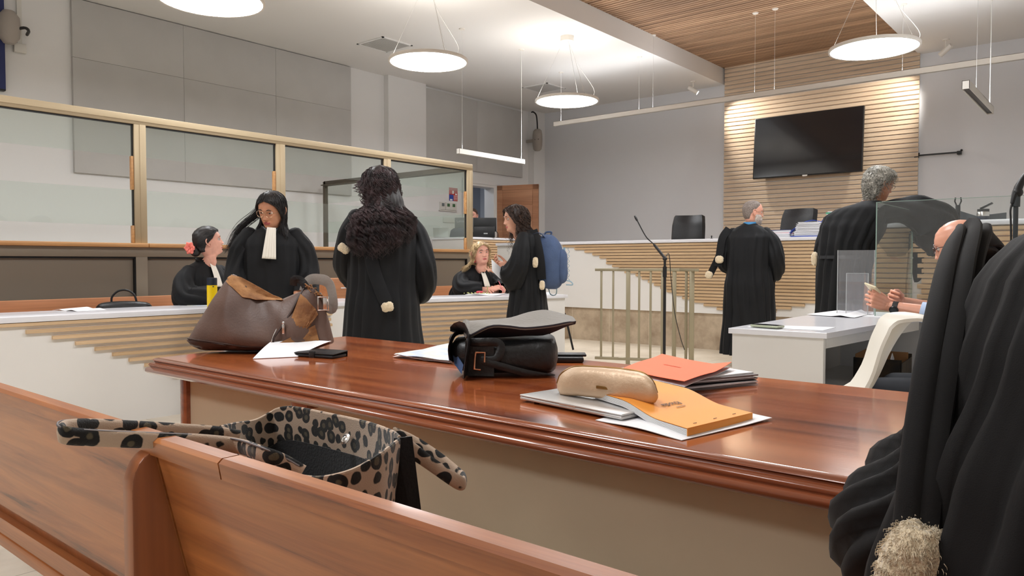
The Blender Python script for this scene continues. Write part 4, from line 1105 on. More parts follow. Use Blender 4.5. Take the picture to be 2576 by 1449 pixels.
m = MB(); patch(m, ([(762, 738), (778, 750), (800, 775), (806, 790)], [(745, 805), (752, 835), (765, 850), (790, 815)]), .005); patch(m, ([(708, 862), (735, 850), (765, 835), (800, 815)], [(712, 868), (742, 868), (775, 868), (812, 862)]), .005)
m.build('suede_side', 'tan_suede', bb, sharp=60)
m = MB(); m.tube([on_bag(u, v, .004) for u, v in ((766, 726), (757, 750), (746, 780), (733, 806), (722, 825), (712, 842), (706, 866))], .004, n=6); m.build('zip', 'seam_brown', bb)
m = MB(); m.tube([on_bag(u, v, .006) for u, v in ((716, 822), (711, 836), (707, 850), (704, 864))], .0018, n=5); m.build('zip_teeth', 'steel', bb)
m = MB(); c = on_bag(733, 822, .014); m.box(c, (.009, .003, .034), .002); m.ball(c+Vector((0, 0, .022)), .006, 8); m.build('zip_pull', 'steel', bb)
m = MB(); m.tube([on_bag(u, v, .003) for u, v in ((488, 848), (520, 850), (560, 853), (600, 858), (640, 864), (680, 865), (705, 864))], .0022, n=6); m.build('seam', 'seam_brown', bb)
m = MB(); patch(m, ([(490, 850), (560, 856), (640, 867), (700, 868)], [(500, 868), (560, 884), (640, 888), (700, 888)]), .002); m.build('base_band', 'seam_brown', bb, sharp=60)
# strap loop with buckle
P = [Z(u, v)+Vector((0, t_, 0)) for u, v, t_ in ((762, 733, .02), (768, 712, .03), (780, 703, .03), (800, 703, .02), (818, 706, 0), (832, 718, -.01), (840, 745, -.02), (842, 770, -.02), (832, 776, -.01), (818, 768, 0), (805, 752, 0), (798, 742, 0))]
m = MB(); m.tube(bez(P, 36), [(.003, .021)]*37, n=10, upv=None); m.build('strap', 'strap_grey', bb)
m = MB(); c = Z(822, 762); 
for dx, dz, w_, h_ in ((0, .024, .042, .004), (0, -.024, .042, .004), (-.019, 0, .004, .05), (.019, 0, .004, .05)): m.box((c.x+dx, -.045, c.z+dz), (w_, .004, h_), .0015)
m.box((c.x+.006, -.043, c.z), (.014, .003, .044), .001); m.build('buckle', 'steel', bb)
m = MB(); m.tube(bez([Z(738, 718), Z(742, 702)+Vector((0, -.01, 0)), Z(755, 704), Z(766, 716), Z(772, 730)], 14), [(.003, .014)]*15, n=8); m.build('dark_loop', 'black_leather', bb)
rnd = random.Random(3); m = MB()
for i in range(34):
    p = Z(rnd.uniform(772, 806), 0); u = rnd.uniform(772, 806); v = 722+(u-772)*.75+rnd.uniform(-3, 3); p = Z(u, v)
    m.tube(bez([p, p+Vector((rnd.uniform(-.008, .014), rnd.uniform(-.02, 0), rnd.uniform(0, .012))), p+Vector((rnd.uniform(-.012, .022), rnd.uniform(-.03, 0), rnd.uniform(-.014, .010)))], 5), .0022, n=4)
m.build('frayed_edge', 'tan_suede', bb)

# bent sheet and phone wallet in front of it
sheet([at(636, 902, z=TZ+.002), at(748, 897, z=TZ+.002), at(834, 872, z=TZ+.02), at(694, 873, z=TZ+.022)], 'white sheet curling up in front of the brown bag', curl=lambda u, v: .030*math.sin(v*PI*.5)*(1-.3*u))
pw = thing('phone_wallet', 'black folding phone wallet beside the curled sheet on the table', 'phone wallet', at(806, 897, z=TZ), R(16))
for q in (at(806, 897, z=TZ),): pw.location = q
m = MB(); m.box((0, 0, .006), (.165, .08, .010), .004); m.build('phone', 'black_plastic', pw)
m = MB(); m.box((0, .004, .017), (.168, .085, .003), .001, Matrix.Rotation(R(4), 3, 'X')); m.box((0, .045, .010), (.165, .004, .02), .002); m.build('cover', 'satchel_leather', pw)
m = MB(); m.box((-.005, -.038, .011), (.024, .012, .026), .004); m.build('clasp_strap', 'satchel_leather', pw)

# magazine under the satchel
mg = [at(988, 897, z=TZ+.004), at(1145, 914, z=TZ+.004), at(1300, 885, z=TZ+.004), at(1130, 878, z=TZ+.004)]
mt = thing('magazine', 'pale blue crumpled magazine half under the black satchel', 'magazine', mg[0])
for k, (dz, mm) in enumerate(((0, 'paper'), (.004, 'paper'), (.008, 'mag_blue'))):
    if 'mag_blue' not in MATS: mat('mag_blue', srgb(176, 190, 222), 0.4, vary=.5, vscale=14, vcol=srgb(214, 214, 186))
    m = MB(); P = [Vector(p)+Vector((.01*k, -.004*k, dz)) for p in mg]
    m.grid(lambda u, v: (P[0]*(1-u)+P[1]*u)*(1-v)+(P[3]*(1-u)+P[2]*u)*v+Vector((0, 0, .006*abs(math.sin(u*6+v*3+k))*(1-u)+.012*(1-u)*v)), 20, 8, .001)
    W('page' if k < 2 else 'cover', m, mm, mt)

# black satchel
D = 2.26; o = at(1270, 935, d=D); o.z = TZ+.005
sb = thing('leather_satchel', 'open black leather satchel with its flap thrown up, on the table', 'bag', o, YAW)
S = lambda u, v, t=0: flat(u, v, D, o)+Vector((0, t, 0))
P2 = [(1134, 870, 905, .03), (1150, 850, 922, .075), (1180, 847, 938, .10), (1220, 847, 942, .115), (1280, 846, 944, .12), (1340, 843, 943, .12), (1380, 842, 938, .11), (1396, 848, 925, .08), (1401, 870, 905, .04)]
cols = smooth_cols([(S(u, 900).x, max(.001, S(u, b).z+.004), S(u, a).z, t_, t_) for u, a, b, t_ in P2], 44)
m = MB(); puff(m, cols, z_e=3.6, n=36, wr=.006, wf=13); m.build('body', 'satchel_leather', sb, sharp=60)
# rolled open mouth, left end
m = MB(); m.tube(bez([S(1140, 905, -.06), S(1136, 870, -.05), S(1146, 842, -.03), S(1172, 835, -.02), S(1184, 850, -.09), S(1178, 900, -.115), S(1175, 936, -.11)], 28), [(.055, .004)]*29, n=10, upv=(0, 1, 0)); m.build('open_side', 'satchel_leather', sb, sharp=60)
m = MB(); m.prism([S(1144, 888, -.072), S(1150, 878, -.074), S(1172, 905, -.118), S(1168, 926, -.122), S(1150, 905, -.10)], (0, .01, 0)); m.build('blue_lining', 'blue_lining', sb)
m = MB()
def fpan(u, v):
    p = S(lerp(1176, 1245, u), lerp(846, 941, v), -.112-.012*u); p.z = max(p.z, .002); return p
m.grid(fpan, 8, 8, .005); m.build('front_panel', 'satchel_leather', sb, sharp=60)
# flap
def flap(u, v):
    a = bez([S(1172, 812, -.02), S(1200, 807, -.02), S(1250, 810, -.02), S(1300, 815, -.02), S(1350, 808, -.02), S(1400, 802, -.03), S(1444, 800, -.03)], 20)
    b = bez([S(1186, 838, -.10), S(1235, 812, -.12), S(1280, 812, -.12), S(1320, 817, -.11), S(1380, 812, -.10), S(1420, 806, -.08), S(1445, 804, -.05)], 20)
    c = bez([S(1176, 812, .08), S(1220, 810, .10), S(1280, 806, .11), S(1330, 792, .12), S(1370, 785, .11), S(1400, 788, .08), S(1440, 796, .0)], 20)
    k = u*20; i = min(int(k), 19); f = k-i
    A, B, Cc = (q[i].lerp(q[i+1], f) for q in (b, a, c))
    return A.lerp(B, v*2) if v < .5 else B.lerp(Cc, v*2-1)
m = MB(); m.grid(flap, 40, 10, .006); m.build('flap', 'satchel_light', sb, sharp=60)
def under(u, v):
    b = bez([S(1186, 838, -.102), S(1235, 813, -.122), S(1280, 813, -.122), S(1320, 818, -.112), S(1380, 813, -.102), S(1420, 807, -.082), S(1446, 805, -.05)], 20)
    b2 = bez([S(1200, 850, -.06), S(1235, 845, -.06), S(1280, 843, -.06), S(1320, 840, -.06), S(1370, 838, -.06), S(1420, 818, -.06), S(1444, 812, -.05)], 20)
    k = u*20; i = min(int(k), 19); f = k-i
    p = b[i].lerp(b[i+1], f).lerp(b2[i].lerp(b2[i+1], f), v); return p
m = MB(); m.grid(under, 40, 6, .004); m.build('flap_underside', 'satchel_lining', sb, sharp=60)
m = MB(); m.tube([S(1172, 812, .0), S(1176, 826, -.04), S(1186, 842, -.09)], [.012, .016, .012], n=8); m.build('flap_fold', 'satchel_light', sb)
m = MB(); m.tube(bez([S(1180, 852, -.11), S(1215, 850, -.122), S(1250, 850, -.126), S(1262, 862, -.128), S(1250, 890, -.132), S(1215, 893, -.13)], 20), [(.004, .012)]*21, n=8, upv=(0, 1, 0)); m.build('strap', 'satchel_leather', sb)
m = MB(); m.tube([S(1202, 873, -.137), S(1224, 873, -.137), S(1223, 896, -.137), ], .0032, n=8); m.tube([S(1202, 873, -.137), S(1200, 886, -.137), S(1199, 912, -.137), S(1214, 914, -.137)], .0032, n=8); m.build('buckle', 'rose_metal', sb)
m = MB(); m.tube(bez([S(1216, 893, -.132), S(1260, 905, -.135), S(1320, 922, -.13), S(1390, 938, -.1)], 16), [(.003, .010)]*17, n=8, upv=(0, 1, 0)); m.build('long_strap', 'satchel_leather', sb)
wl = thing('leather_wallet', 'small black wallet with clear card windows right of the satchel', 'wallet', at(1420, 905, z=TZ), R(38))
wl.location = at(1418, 910, z=TZ)
m = MB(); m.box((.0, .0, .010), (.13, .07, .018), .006); m.box((.02, .02, .022), (.11, .06, .008), .003); m.build('cover', 'satchel_leather', wl)
m = MB(); m.box((-.035, 0, .0205), (.03, .05, .002)); m.build('card_window', 'slab_grey', wl)

for ob in list(sb.children)+list(bb.children):
    for v in ob.data.vertices: v.co.z = max(v.co.z, .0006)
# orange file on a stack of folders
z = TZ
oc = [at(1568, 932, z=.81), at(1722, 966, z=.81), at(1840, 925, z=.81), at(1665, 893, z=.81)]
cc = sum(oc, Vector())/4; ex = (oc[1]-oc[0]); rz = math.atan2(ex.y, ex.x)
fo = thing('document_folder', 'bright orange paper folder lying on top of a stack of files on the table', 'folder', (cc.x, cc.y, TZ+.032), rz)
inv = fo.matrix_basis.inverted(); Lc = [inv @ p for p in oc]
def ff(dz, lift):
    return lambda u, v: (lambda p: Vector((p.x, p.y, dz+lift*((u-.5)*(v-.5)*2)**2*.012+.010*max(0, u-.75)*max(0, v-.6)*12+.003*math.sin(v*5))))((Lc[0]*(1-u)+Lc[1]*u)*(1-v)+(Lc[3]*(1-u)+Lc[2]*u)*v)
m = MB(); m.grid(ff(.012, 1), 16, 16, .001); m.build('cover', 'folder_orange', fo)
m = MB(); m.grid(ff(.0006, 0), 6, 6, .0008); m.build('papers', 'paper_shade', fo)
m = MB(); m.grid(lambda u, v: Vector(((Lc[0]*(1-u)+Lc[1]*u)*.66+(Lc[3]*(1-u)+Lc[2]*u)*.34).to_tuple()[:2]+(.0138,))+Vector((0, v*.0012, 0)), 14, 1, 0); m.build('crease', 'ink', fo)
mat('ink_faint', srgb(226, 116, 82), .7)
m = MB()
for k in range(9): m.b2((-.035+k*.008, -.012+(k % 2)*.001, .0152), (-.030+k*.008, -.005, .0156))
m.build('faint_stamp', 'ink_faint', fo)
stk = thing('file_stack', 'stack of grey folders and clear plastic sleeves under the orange folder', 'files', (cc.x, cc.y, TZ), rz)
rnd = random.Random(8)
for k, (th, mm, nm2) in enumerate(((.004, 'clear_plastic', 'plastic_sleeve'), (.003, 'folder_grey', 'folder'), (.004, 'paper_shade', 'papers'), (.002, 'satchel_lining', 'folder'), (.005, 'folder_grey', 'papers'), (.003, 'paper_shade', 'papers'), (.004, 'folder_grey', 'folder'), (.004, 'paper', 'papers'))):
    m = MB(); zz = k*.004
    m.box((rnd.uniform(-.006, .01), rnd.uniform(-.01, .004), zz+th/2), (ex.length*.97, (oc[3]-oc[0]).length*.96, min(th, .0038)), .0, Matrix.Rotation(R(rnd.uniform(-3, 3)), 3, 'Z')); m.build(nm2, mm, stk)

# laptop, notebook, loose sheets, pencil case
lc = [at(1288, 990, z=TZ+.016), at(1590, 1050, z=TZ+.016), at(1690, 985, z=TZ+.016), at(1425, 955, z=TZ+.016)]
l0 = (lc[0]+lc[1])/2; lx = lc[1]-lc[0]; rz = math.atan2(lx.y, lx.x); wl_ = .315; dl = .22
lp = thing('laptop', 'closed silver laptop on the table under the pencil case', 'laptop', (l0.x-math.sin(rz)*dl/2, l0.y+math.cos(rz)*dl/2, TZ), rz)
m = MB(); m.box((0, 0, .0095), (wl_, dl, .008), .0035, seg=3); m.build('base', 'laptop_silver', lp)
m = MB(); m.box((0, 0, .0158), (wl_, dl, .0042), .002, seg=3); m.build('lid', 'laptop_silver', lp)
m = MB(); m.box((0, -dl/2+.003, .0135), (.05, .006, .002)); m.build('opening_notch', 'steel', lp)
for sx in (-1, 1):
    for sy in (-1, 1):
        m = MB(); m.lathe([(.001, 0), (.006, 0), (.007, .006), (.001, .006)], c=(sx*.13, sy*.08, 0), n=12); m.build('foot', 'black_plastic', lp)
sheet([at(1498, 1056, z=TZ+.002), at(1715, 1107, z=TZ+.002), at(1942, 1053, z=TZ+.004), at(1700, 1008, z=TZ+.003)], 'loose white sheet sticking out under the orange notebook', curl=lambda u, v: .004*math.sin(u*3)**2+.007*max(0, v-.7)*u, n=18)
nc = [at(1480, 1005, z=TZ+.02), at(1728, 1085, z=TZ+.012), at(1892, 1045, z=TZ+.012), at(1660, 972, z=TZ+.02)]
n0 = (nc[1]+nc[2])/2; nx = nc[2]-nc[1]; ny = ((nc[0]+nc[3])/2-n0); rz = math.atan2(nx.y, nx.x)
# local x along the spine edge, local y away from it
nb = thing('paper_notebook', 'orange notebook with a glued spine, lettering upside down, resting on the laptop', 'notebook', (n0.x, n0.y, TZ+.003), rz)
inv = nb.matrix_basis.inverted(); q = inv @ ((nc[0]+nc[3])/2); nl = math.hypot(q.x, q.y); nw = nx.length; sk = q.x/q.y
def nbf(z0, w=1.0):
    def f(u, v):
        y = v*nl*w; zz = z0+.019*(max(0, min(1, (v-.25)/.4))**2*(3-2*max(0, min(1, (v-.25)/.4))))
        return Vector(((u-.5)*nw+y*sk, y, zz))
    return f
m = MB(); m.grid(nbf(.0148), 4, 24, .0008); m.b2((-nw/2, -.0012, 0), (nw/2, 0, .0152)); m.build('cover', 'notebook_orange', nb, sharp=30)
m = MB()
for k in range(7): m.grid(nbf(.0012+k*.0019, .995), 2, 24, .0014)
m.build('pages', 'paper_lines' if 'paper_lines' in MATS else mat('paper_lines', (.8, .8, .8), .7).name, nb)
m = MB(); m.grid(nbf(.0, 1.0), 2, 24, .0006); m.build('back_cover', 'paper_shade', nb)
def nbtext(s, size, u, v, nm_):
    f = nbf(.0158); p = f(u, v); p2 = f(u, v+.05); sl = math.atan2(p2.z-p.z, math.hypot(p2.y-p.y, p2.x-p.x))
    return text(s, size, nm_, 'ink', nb, p+Vector((0, 0, .0010)), (-sl, 0, R(180)), .0002)
nbtext('Rhodia', .021, .44, .42, 'lettering'); m = MB(); f = nbf(.0158); m.box(f(.5, .365)+Vector((0, 0, .0010)), (.030, .0022, .0004)); m.build('small_print', 'ink', nb)
for k in (.2, .5, .8):
    m = MB(); m.box(((k-.5)*nw, .014, .0162), (.011, .0012, .0008)); m.build('staple', 'ink', nb)
D = 1.74; o = at(1530, 1003, d=D); o.z = TZ+.034
gc = thing('pencil_case', 'metallic rose-gold leather pencil case with a zip, lying on the laptop and notebook', 'pencil case', o, YAW-R(0))
S = lambda u, v, t=0: flat(u, v, D, o)+Vector((0, t, 0))
P3 = [(1402, 965, 978, .010), (1408, 947, 992, .026), (1425, 932, 994, .034), (1450, 923, 995, .038), (1500, 924, 1000, .040), (1570, 930, 1008, .040), (1615, 938, 1014, .036), (1640, 956, 1014, .028), (1650, 975, 1010, .018), (1654, 990, 1002, .008)]
def dcase(u): return lerp(1.79, 1.60, (u-1402)/252)
Sd = lambda u, v, t=0: flat(u, v, dcase(u), o)+Vector((0, t, 0))
cols = smooth_cols([(Sd(u, 980).x, Sd(u, b).z, Sd(u, a).z, t_, t_, Sd(u, 980).y) for u, a, b, t_ in P3], 40)
m = MB(); puff(m, cols, z_e=2.3, n=32, wr=.003, wf=22); m.build('body', 'gold_leather', gc, sharp=0)
m = MB(); m.tube([Vector((c[0], c[5]+.004, c[2]+.0005)) for c in cols], .0026, n=6); m.build('zip', 'brass', gc)
m = MB(); c = Sd(1512, 968, -.0405); m.box(c, (.036, .003, .007), .001, Matrix.Rotation(R(-38), 3, 'Z')); m.build('name_plate', 'brass', gc)
m = MB(); p0 = Sd(1404, 975, -.012); m.tube([p0, p0+Vector((.002, -.006, -.010)), p0+Vector((.006, -.010, -.022)), p0+Vector((.014, -.010, -.024)), p0+Vector((.010, -.008, -.014))], .0012, n=6); m.build('zip_pull', 'steel', gc)

# ---------------------------------------------------------------- leopard tote on the pew seat
lb = thing('leopard_tote_bag', 'leopard print fabric tote bag standing open on the pew seat', 'bag', (-1.05, .74, .466))
back = [at(u, v, y=y) for u, v, y in ((555, 1074, .72), (590, 1066, .78), (640, 1058, .84), (680, 1038, .88), (700, 1028, .89), (740, 1025, .9), (830, 1042, .9), (920, 1062, .88), (985, 1085, .82), (1005, 1100, .76))]
front = [at(u, v, y=y) for u, v, y in ((555, 1076, .71), (600, 1110, .655), (650, 1140, .63), (700, 1172, .61), (745, 1194, .60), (800, 1202, .60), (860, 1192, .61), (910, 1172, .64), (960, 1140, .68), (1003, 1106, .75))]
bk, fr = bez(back, 28), bez(front, 28)
zf = .468
def wall(rim, y_b, spread):
    def f(u, v):
        k = u*28; i = min(int(k), 27); p = rim[i].lerp(rim[i+1], k-i)
        b = Vector((-1.05+(p.x+1.05)*spread, lerp(.74, y_b, min(1, 3*min(u, 1-u)+.12)), zf))
        q = p.lerp(b, v); q += Vector((0, .012*math.sin(v*7+u*9), 0))*v*(1-v)*2
        return q
    return f
m = MB(); m.grid(wall(bk, .90, .92), 28, 14, .003); m.build('back_panel', 'leopard', lb, sharp=60)
m = MB(); m.grid(wall(fr, .62, .96), 28, 14, .003); m.build('front_panel', 'leopard', lb, sharp=60)
mat('black_cloth', (.006, .006, .007), .85, sheen=.15, bump=.2, bscale=200)
m = MB()
def lining(rim, s, y_in, k0=.17):
    def f(u, v):
        k = u*28; i = min(int(k), 27); p = rim[i].lerp(rim[i+1], k-i); c = Vector((-1.03, .75, 0))
        q = p.lerp(Vector((c.x, c.y, p.z)), .05+.12*v); q.z = p.z-.065-v*.26*(1) if s else p.z-.012-v*.3
        return q
    return f
m.grid(lining(bk, 1, .8), 28, 8, .002); m.grid(lining(fr, 0, .7), 28, 8, .002)
m.prism([(-1.28, .66, .50), (-.88, .64, .50), (-.86, .84, .50), (-1.28, .86, .50)], (0, 0, .01))
m.build('lining', 'black_cloth', lb, sharp=60)
m = MB(); e0 = at(1003, 1102, y=.755); m.prism([e0+Vector((-.006, -.004, 0)), e0+Vector((.004, .02, 0)), e0+Vector((.055, .03, -.36)), e0+Vector((-.01, -.03, -.36))], (.004, 0, 0)); m.build('black_gusset', 'black_cloth', lb)
m = MB(); p = at(868, 1104, y=.875); m.lathe([(.001, -.002), (.010, -.002), (.011, 0), (.007, .002), (.006, .001), (.003, .002), (.001, .002)], c=p, n=20, M=Matrix.Rotation(R(90-35), 4, 'X')); m2 = W('magnetic_snap', m, 'steel', lb)
m = MB(); m.tube(bez([tuple(p) for p in bk], 60), .0028, n=6); m.tube(bez([tuple(p) for p in fr], 60), .0028, n=6); W('rim_piping', m, 'leopard', lb)
o_ = [ob for ob in lb.children if ob.name.startswith(('back_panel', 'front_panel', 'lining', 'black_gusset'))]
for ob in o_: ob.data.transform(lb.matrix_basis.inverted())
hl = bez([at(760, 1190, y=.60), at(720, 1168, y=.585), at(660, 1142, y=.56), at(600, 1122, d=1.10), at(500, 1112, d=1.06), at(400, 1108, d=1.03), at(300, 1104, d=1.0), at(215, 1100, d=.98), at(170, 1096, d=.965), at(155, 1088, d=.965), at(165, 1078, d=.985), at(220, 1074, d=1.02), at(330, 1078, d=1.08), at(450, 1084, d=1.14), at(540, 1090, d=1.18), at(600, 1100, y=.64)], 80)
m = MB(); m.tube(hl, [(.0115, .0055)]*81, n=12, upv=(0, 0, 1)); W('handle', m, 'leopard', lb)
m = MB(); m.tube([p+Vector((.0, -.0045, .0105)) for p in hl], .0016, n=5); W('handle_stitching', m, 'folder_grey', lb)
hr = bez([at(985, 1088, y=.84), at(1040, 1112, y=.86), at(1100, 1150, y=.87), at(1150, 1190, y=.87), at(1166, 1205, y=.86), at(1160, 1216, y=.84), at(1120, 1192, y=.82), at(1060, 1150, y=.80), at(1012, 1112, y=.77)], 50)
m = MB(); m.tube(hr, [(.0110, .0050)]*51, n=12, upv=(0, 0, 1)); W('handle', m, 'leopard', lb)

# ---------------------------------------------------------------- things on the near counter
bt = thing('drinks_bottle', 'yellow drinks bottle with a black lid on the near white counter', 'bottle', (-5.46, 2.98, .76))
z_off = .0
m = MB(); m.lathe([(.001, 0), (.036, 0), (.038, .006), (.038, .165), (.001, .165)], n=28); m.build('body', 'bottle_yellow', bt)
m = MB(); m.lathe([(.001, .165), (.0375, .165), (.0375, .215), (.036, .222), (.001, .222)], n=28); m.build('lid', 'navy_plastic', bt)
m = MB(); m.box((.036, -.01, .155), (.004, .012, .01), .002); m.build('tab', 'slab_grey', bt)
sheet([at(132, 780, z=.762), at(195, 783, z=.762), at(268, 779, z=.762), at(205, 773, z=.762)], 'open white sheets on the near counter at the left, beside the black handle', curl=lambda u, v: .008*math.sin(u*PI*2)**2)
hb = thing('black_handbag', 'black handbag with a round handle behind the near counter, mostly hidden', 'bag', (-6.15, 2.62, .47))
m = MB(); puff(m, smooth_cols([(-.20, 0, .28, .02, .02), (-.17, 0, .31, .06, .06), (0, 0, .325, .08, .08), (.17, 0, .31, .06, .06), (.2, 0, .28, .02, .02)], 20), z_e=3.5, n=24); mo = m.build('body', 'satchel_leather', hb, sharp=60)
m = MB(); m.tube(bez([(-.09, 0, .31), (-.085, 0, .36), (-.04, 0, .405), (.02, 0, .41), (.07, 0, .375), (.09, 0, .31)], 20), .008, n=8); m.build('handle', 'satchel_leather', hb)
hb.rotation_euler = (0, 0, R(60))
sheet([at(470, 768, z=.762), at(522, 770, z=.762), at(530, 765, z=.762), at(480, 765, z=.762)], 'small printed booklet next to the yellow bottle', name='booklet', matn='mag_blue', cat='booklet')
sheet([at(1170, 741, z=.757), at(1250, 744, z=.757), at(1275, 738, z=.757), at(1200, 735, z=.757)], 'white papers under the blonde woman\'s hands on the far counter', curl=lambda u, v: .008*math.sin(u*4)**2)
t = thing('bead_necklace', 'pile of beads and small trinkets on the far counter before the blonde woman', 'trinkets', at(1205, 740, z=.757))
t.location = at(1205, 740, z=.757); rnd = random.Random(2)
m = MB(); mat('beads', srgb(190, 190, 130), .3, metal=.3)
for k in range(46):
    a = k*.5; m.ball((.10*math.cos(a*.6)+rnd.uniform(-.04, .04)-.06*math.sin(a*.1), .05*math.sin(a)+rnd.uniform(-.01, .01), .007+.006*(k % 2)), .007, 6)
m.build('beads', 'beads', t)
m = MB(); m.lathe([(.001, 0), (.035, 0), (.04, .012), (.03, .022), (.001, .024)], c=(.01, 0, .012), n=16); m.build('red_tin', 'folder_red', t)
sheet([at(1362, 741, z=.757), at(1385, 741, z=.757), at(1385, 736, z=.757), at(1364, 736, z=.757)], 'small folded white tissue at the end of the far counter', name='paper_tissue', cat='tissue', curl=lambda u, v: .012*math.sin(v*3))
# slanted black stand leg beyond the counter end
t = thing('folding_stand', 'thin black slanted stand leg right of the far counter', 'stand', (-4.72, 7.3, 0))
a_, b_ = at(1427, 815, d=8.6), at(1442, 880, d=8.6); b_.z = max(b_.z, 0.01)
m = MB(); m.tube([a_+(a_-b_)*.4, b_], .012, n=8); W('leg', m, 'black_plastic', t)
m = MB(); m.tube([a_+(a_-b_)*.4, a_+Vector((-.35, .3, -a_.z+.01))], .012, n=8); W('leg', m, 'black_plastic', t)
# ================================================================ people
mat('skin', srgb(222, 168, 142), 0.5, sss=0.12, vary=.10, vscale=30)
mat('skin_warm', srgb(206, 146, 114), 0.5, sss=0.12, vary=.12, vscale=30)
mat('skin_pink', srgb(232, 172, 150), 0.45, sss=0.12, vary=.14, vscale=24)
mat('skin_head', srgb(226, 164, 138), 0.34, sss=0.12, vary=.06, vscale=20)
mat('lips', srgb(186, 96, 92), 0.45); mat('lips_dark', srgb(170, 84, 84), 0.45)
mat('eye_white', srgb(205, 194, 186), 0.2); mat('iris', (0.02, 0.012, 0.008), 0.15)
mat('robe_black', (0.0036, 0.004, 0.0052), 0.7, sheen=0.035, spec=.35, bump=.10, bscale=400)
mat('robe_near', (0.0042, 0.0038, 0.004), 0.75, sheen=0.05, spec=.3, bump=.08, bscale=900)
mat('satin_black', (0.016, 0.017, 0.02), 0.42)
mat('bib_white', srgb(240, 234, 222), 0.75)
mat('fur_white', srgb(238, 218, 184), 0.9, sheen=.5, bump=.8, bscale=160, vary=.12, vscale=60)
mat('shirt_blue', srgb(60, 130, 180), 0.7); mat('shirt_pale', srgb(190, 208, 236), 0.7)
mat('shoe_black', (0.01, 0.01, 0.01), 0.35); mat('trouser', (0.015, 0.017, 0.022), 0.8)
def hair_mat(name, c, c2, rough=.38, vs=60):
    mat(name, c, rough, vary=.5, vscale=vs, vcol=c2, spec=.6)
hair_mat('hair_black', (0.010, 0.008, 0.008), (0.022, 0.018, 0.017), .5)
hair_mat('hair_curly', (0.014, 0.009, 0.009), (0.075, 0.042, 0.044), .5, 18)
hair_mat('hair_brown', srgb(84, 62, 50), srgb(40, 28, 24), .4)
hair_mat('hair_brown_dark', srgb(52, 38, 32), srgb(34, 24, 20), .55)
hair_mat('hair_blonde', srgb(222, 196, 150), srgb(160, 126, 88), .4, 18)
hair_mat('hair_grey', srgb(196, 192, 182), srgb(104, 102, 94), .5, 90)
hair_mat('hair_short_grey', srgb(150, 138, 130), srgb(96, 84, 78), .7, 160)
hair_mat('beard_white', srgb(226, 218, 212), srgb(170, 150, 140), .7, 160)
hair_mat('brow', (0.02, 0.014, 0.01), (0.03, 0.02, 0.015))
mat('glasses_wire', srgb(210, 180, 150), .25, metal=.9); mat('glasses_dark', srgb(70, 46, 40), .3)
mat('denim_bag', srgb(72, 90, 124), 0.8, bump=.35, bscale=120, vary=.15, vscale=10)
mat('bag_cord', srgb(150, 180, 196), .6)
mat('flower', srgb(255, 140, 125), .6); mat('earring_red', srgb(210, 50, 60), .4)
mat('shirt_check', srgb(150, 178, 204), .7, vary=.5, vscale=260, vcol=srgb(220, 230, 240))

HT = [(-.200, .004, -.058, .036), (-.175, .018, -.068, .050), (-.15, .020, -.068, .053), (-.133, .026, -.066, .052), (-.122, .044, -.064, .050), (-.115, .066, -.064, .046), (-.108, .076, -.066, .047), (-.095, .081, -.070, .053), (-.08, .083, -.075, .060),
      (-.05, .085, -.088, .068), (-.02, .089, -.099, .0735), (.01, .093, -.104, .0765), (.04, .093, -.104, .0765), (.07, .082, -.097, .0695), (.092, .062, -.080, .056), (.106, .038, -.055, .036), (.113, .018, -.034, .019), (.1155, .001, -.016, .002)]
def hp(th, z, off=0.0):
    f, b, w_ = tab(HT, z); y0 = -.008
    c, s = math.cos(th), math.sin(th); e = .88
    x = w_*(abs(s)**.94)*(1 if s > 0 else -1)
    y = y0+((f-y0)*abs(c)**e if c > 0 else -(y0-b)*abs(c)**e)
    p = Vector((x, y, z))
    if off:
        q = p-Vector((0, -.01, min(z, .02)*.7)); p = p+q.normalized()*off
    return p
def G(x, s): return math.exp(-(x/s)**2)
def face_relief(p, fem=1.0, wide=1.0):
    x, y, z = p; ax = abs(x); d = Vector((0, 0, 0))
    if y < 0: return p
    k = min(1, y/.05)
    nz = 0
    if z < .012:
        nz = max(0, min(1, (.012-z)/.052)) if z > -.042 else max(0, 1-(-.042-z)/.012)
    d.y += .023*G(x, .0095+.004*max(0, min(1, (-z)/.04)))*nz
    d.y += .010*G(ax-.0125, .0065)*G(z+.041, .008)
    d.y += (.005 if fem else .008)*G(z-.019, .010)*G(x, .05)
    d.y -= .012*G(ax-.031, .017)*G(z-.001, .013)
    d.y += .005*G(ax-.038, .018)*G(z+.030, .018)
    d.y += .0075*G(x, .019)*G(z+.0665, .0042)*(1-.35*G(x, .004))
    d.y += .0085*G(x, .017)*G(z+.0775, .0048)
    d.y -= .004*G(x, .022)*G(z+.0718, .0022)
    d.y += .003*G(x, .026)*G(z+.070, .013)
    d.y -= .004*G(x, .02)*G(z+.088, .006)
    d.y += .006*G(x, .018)*G(z+.102, .012)
    return p+d*k
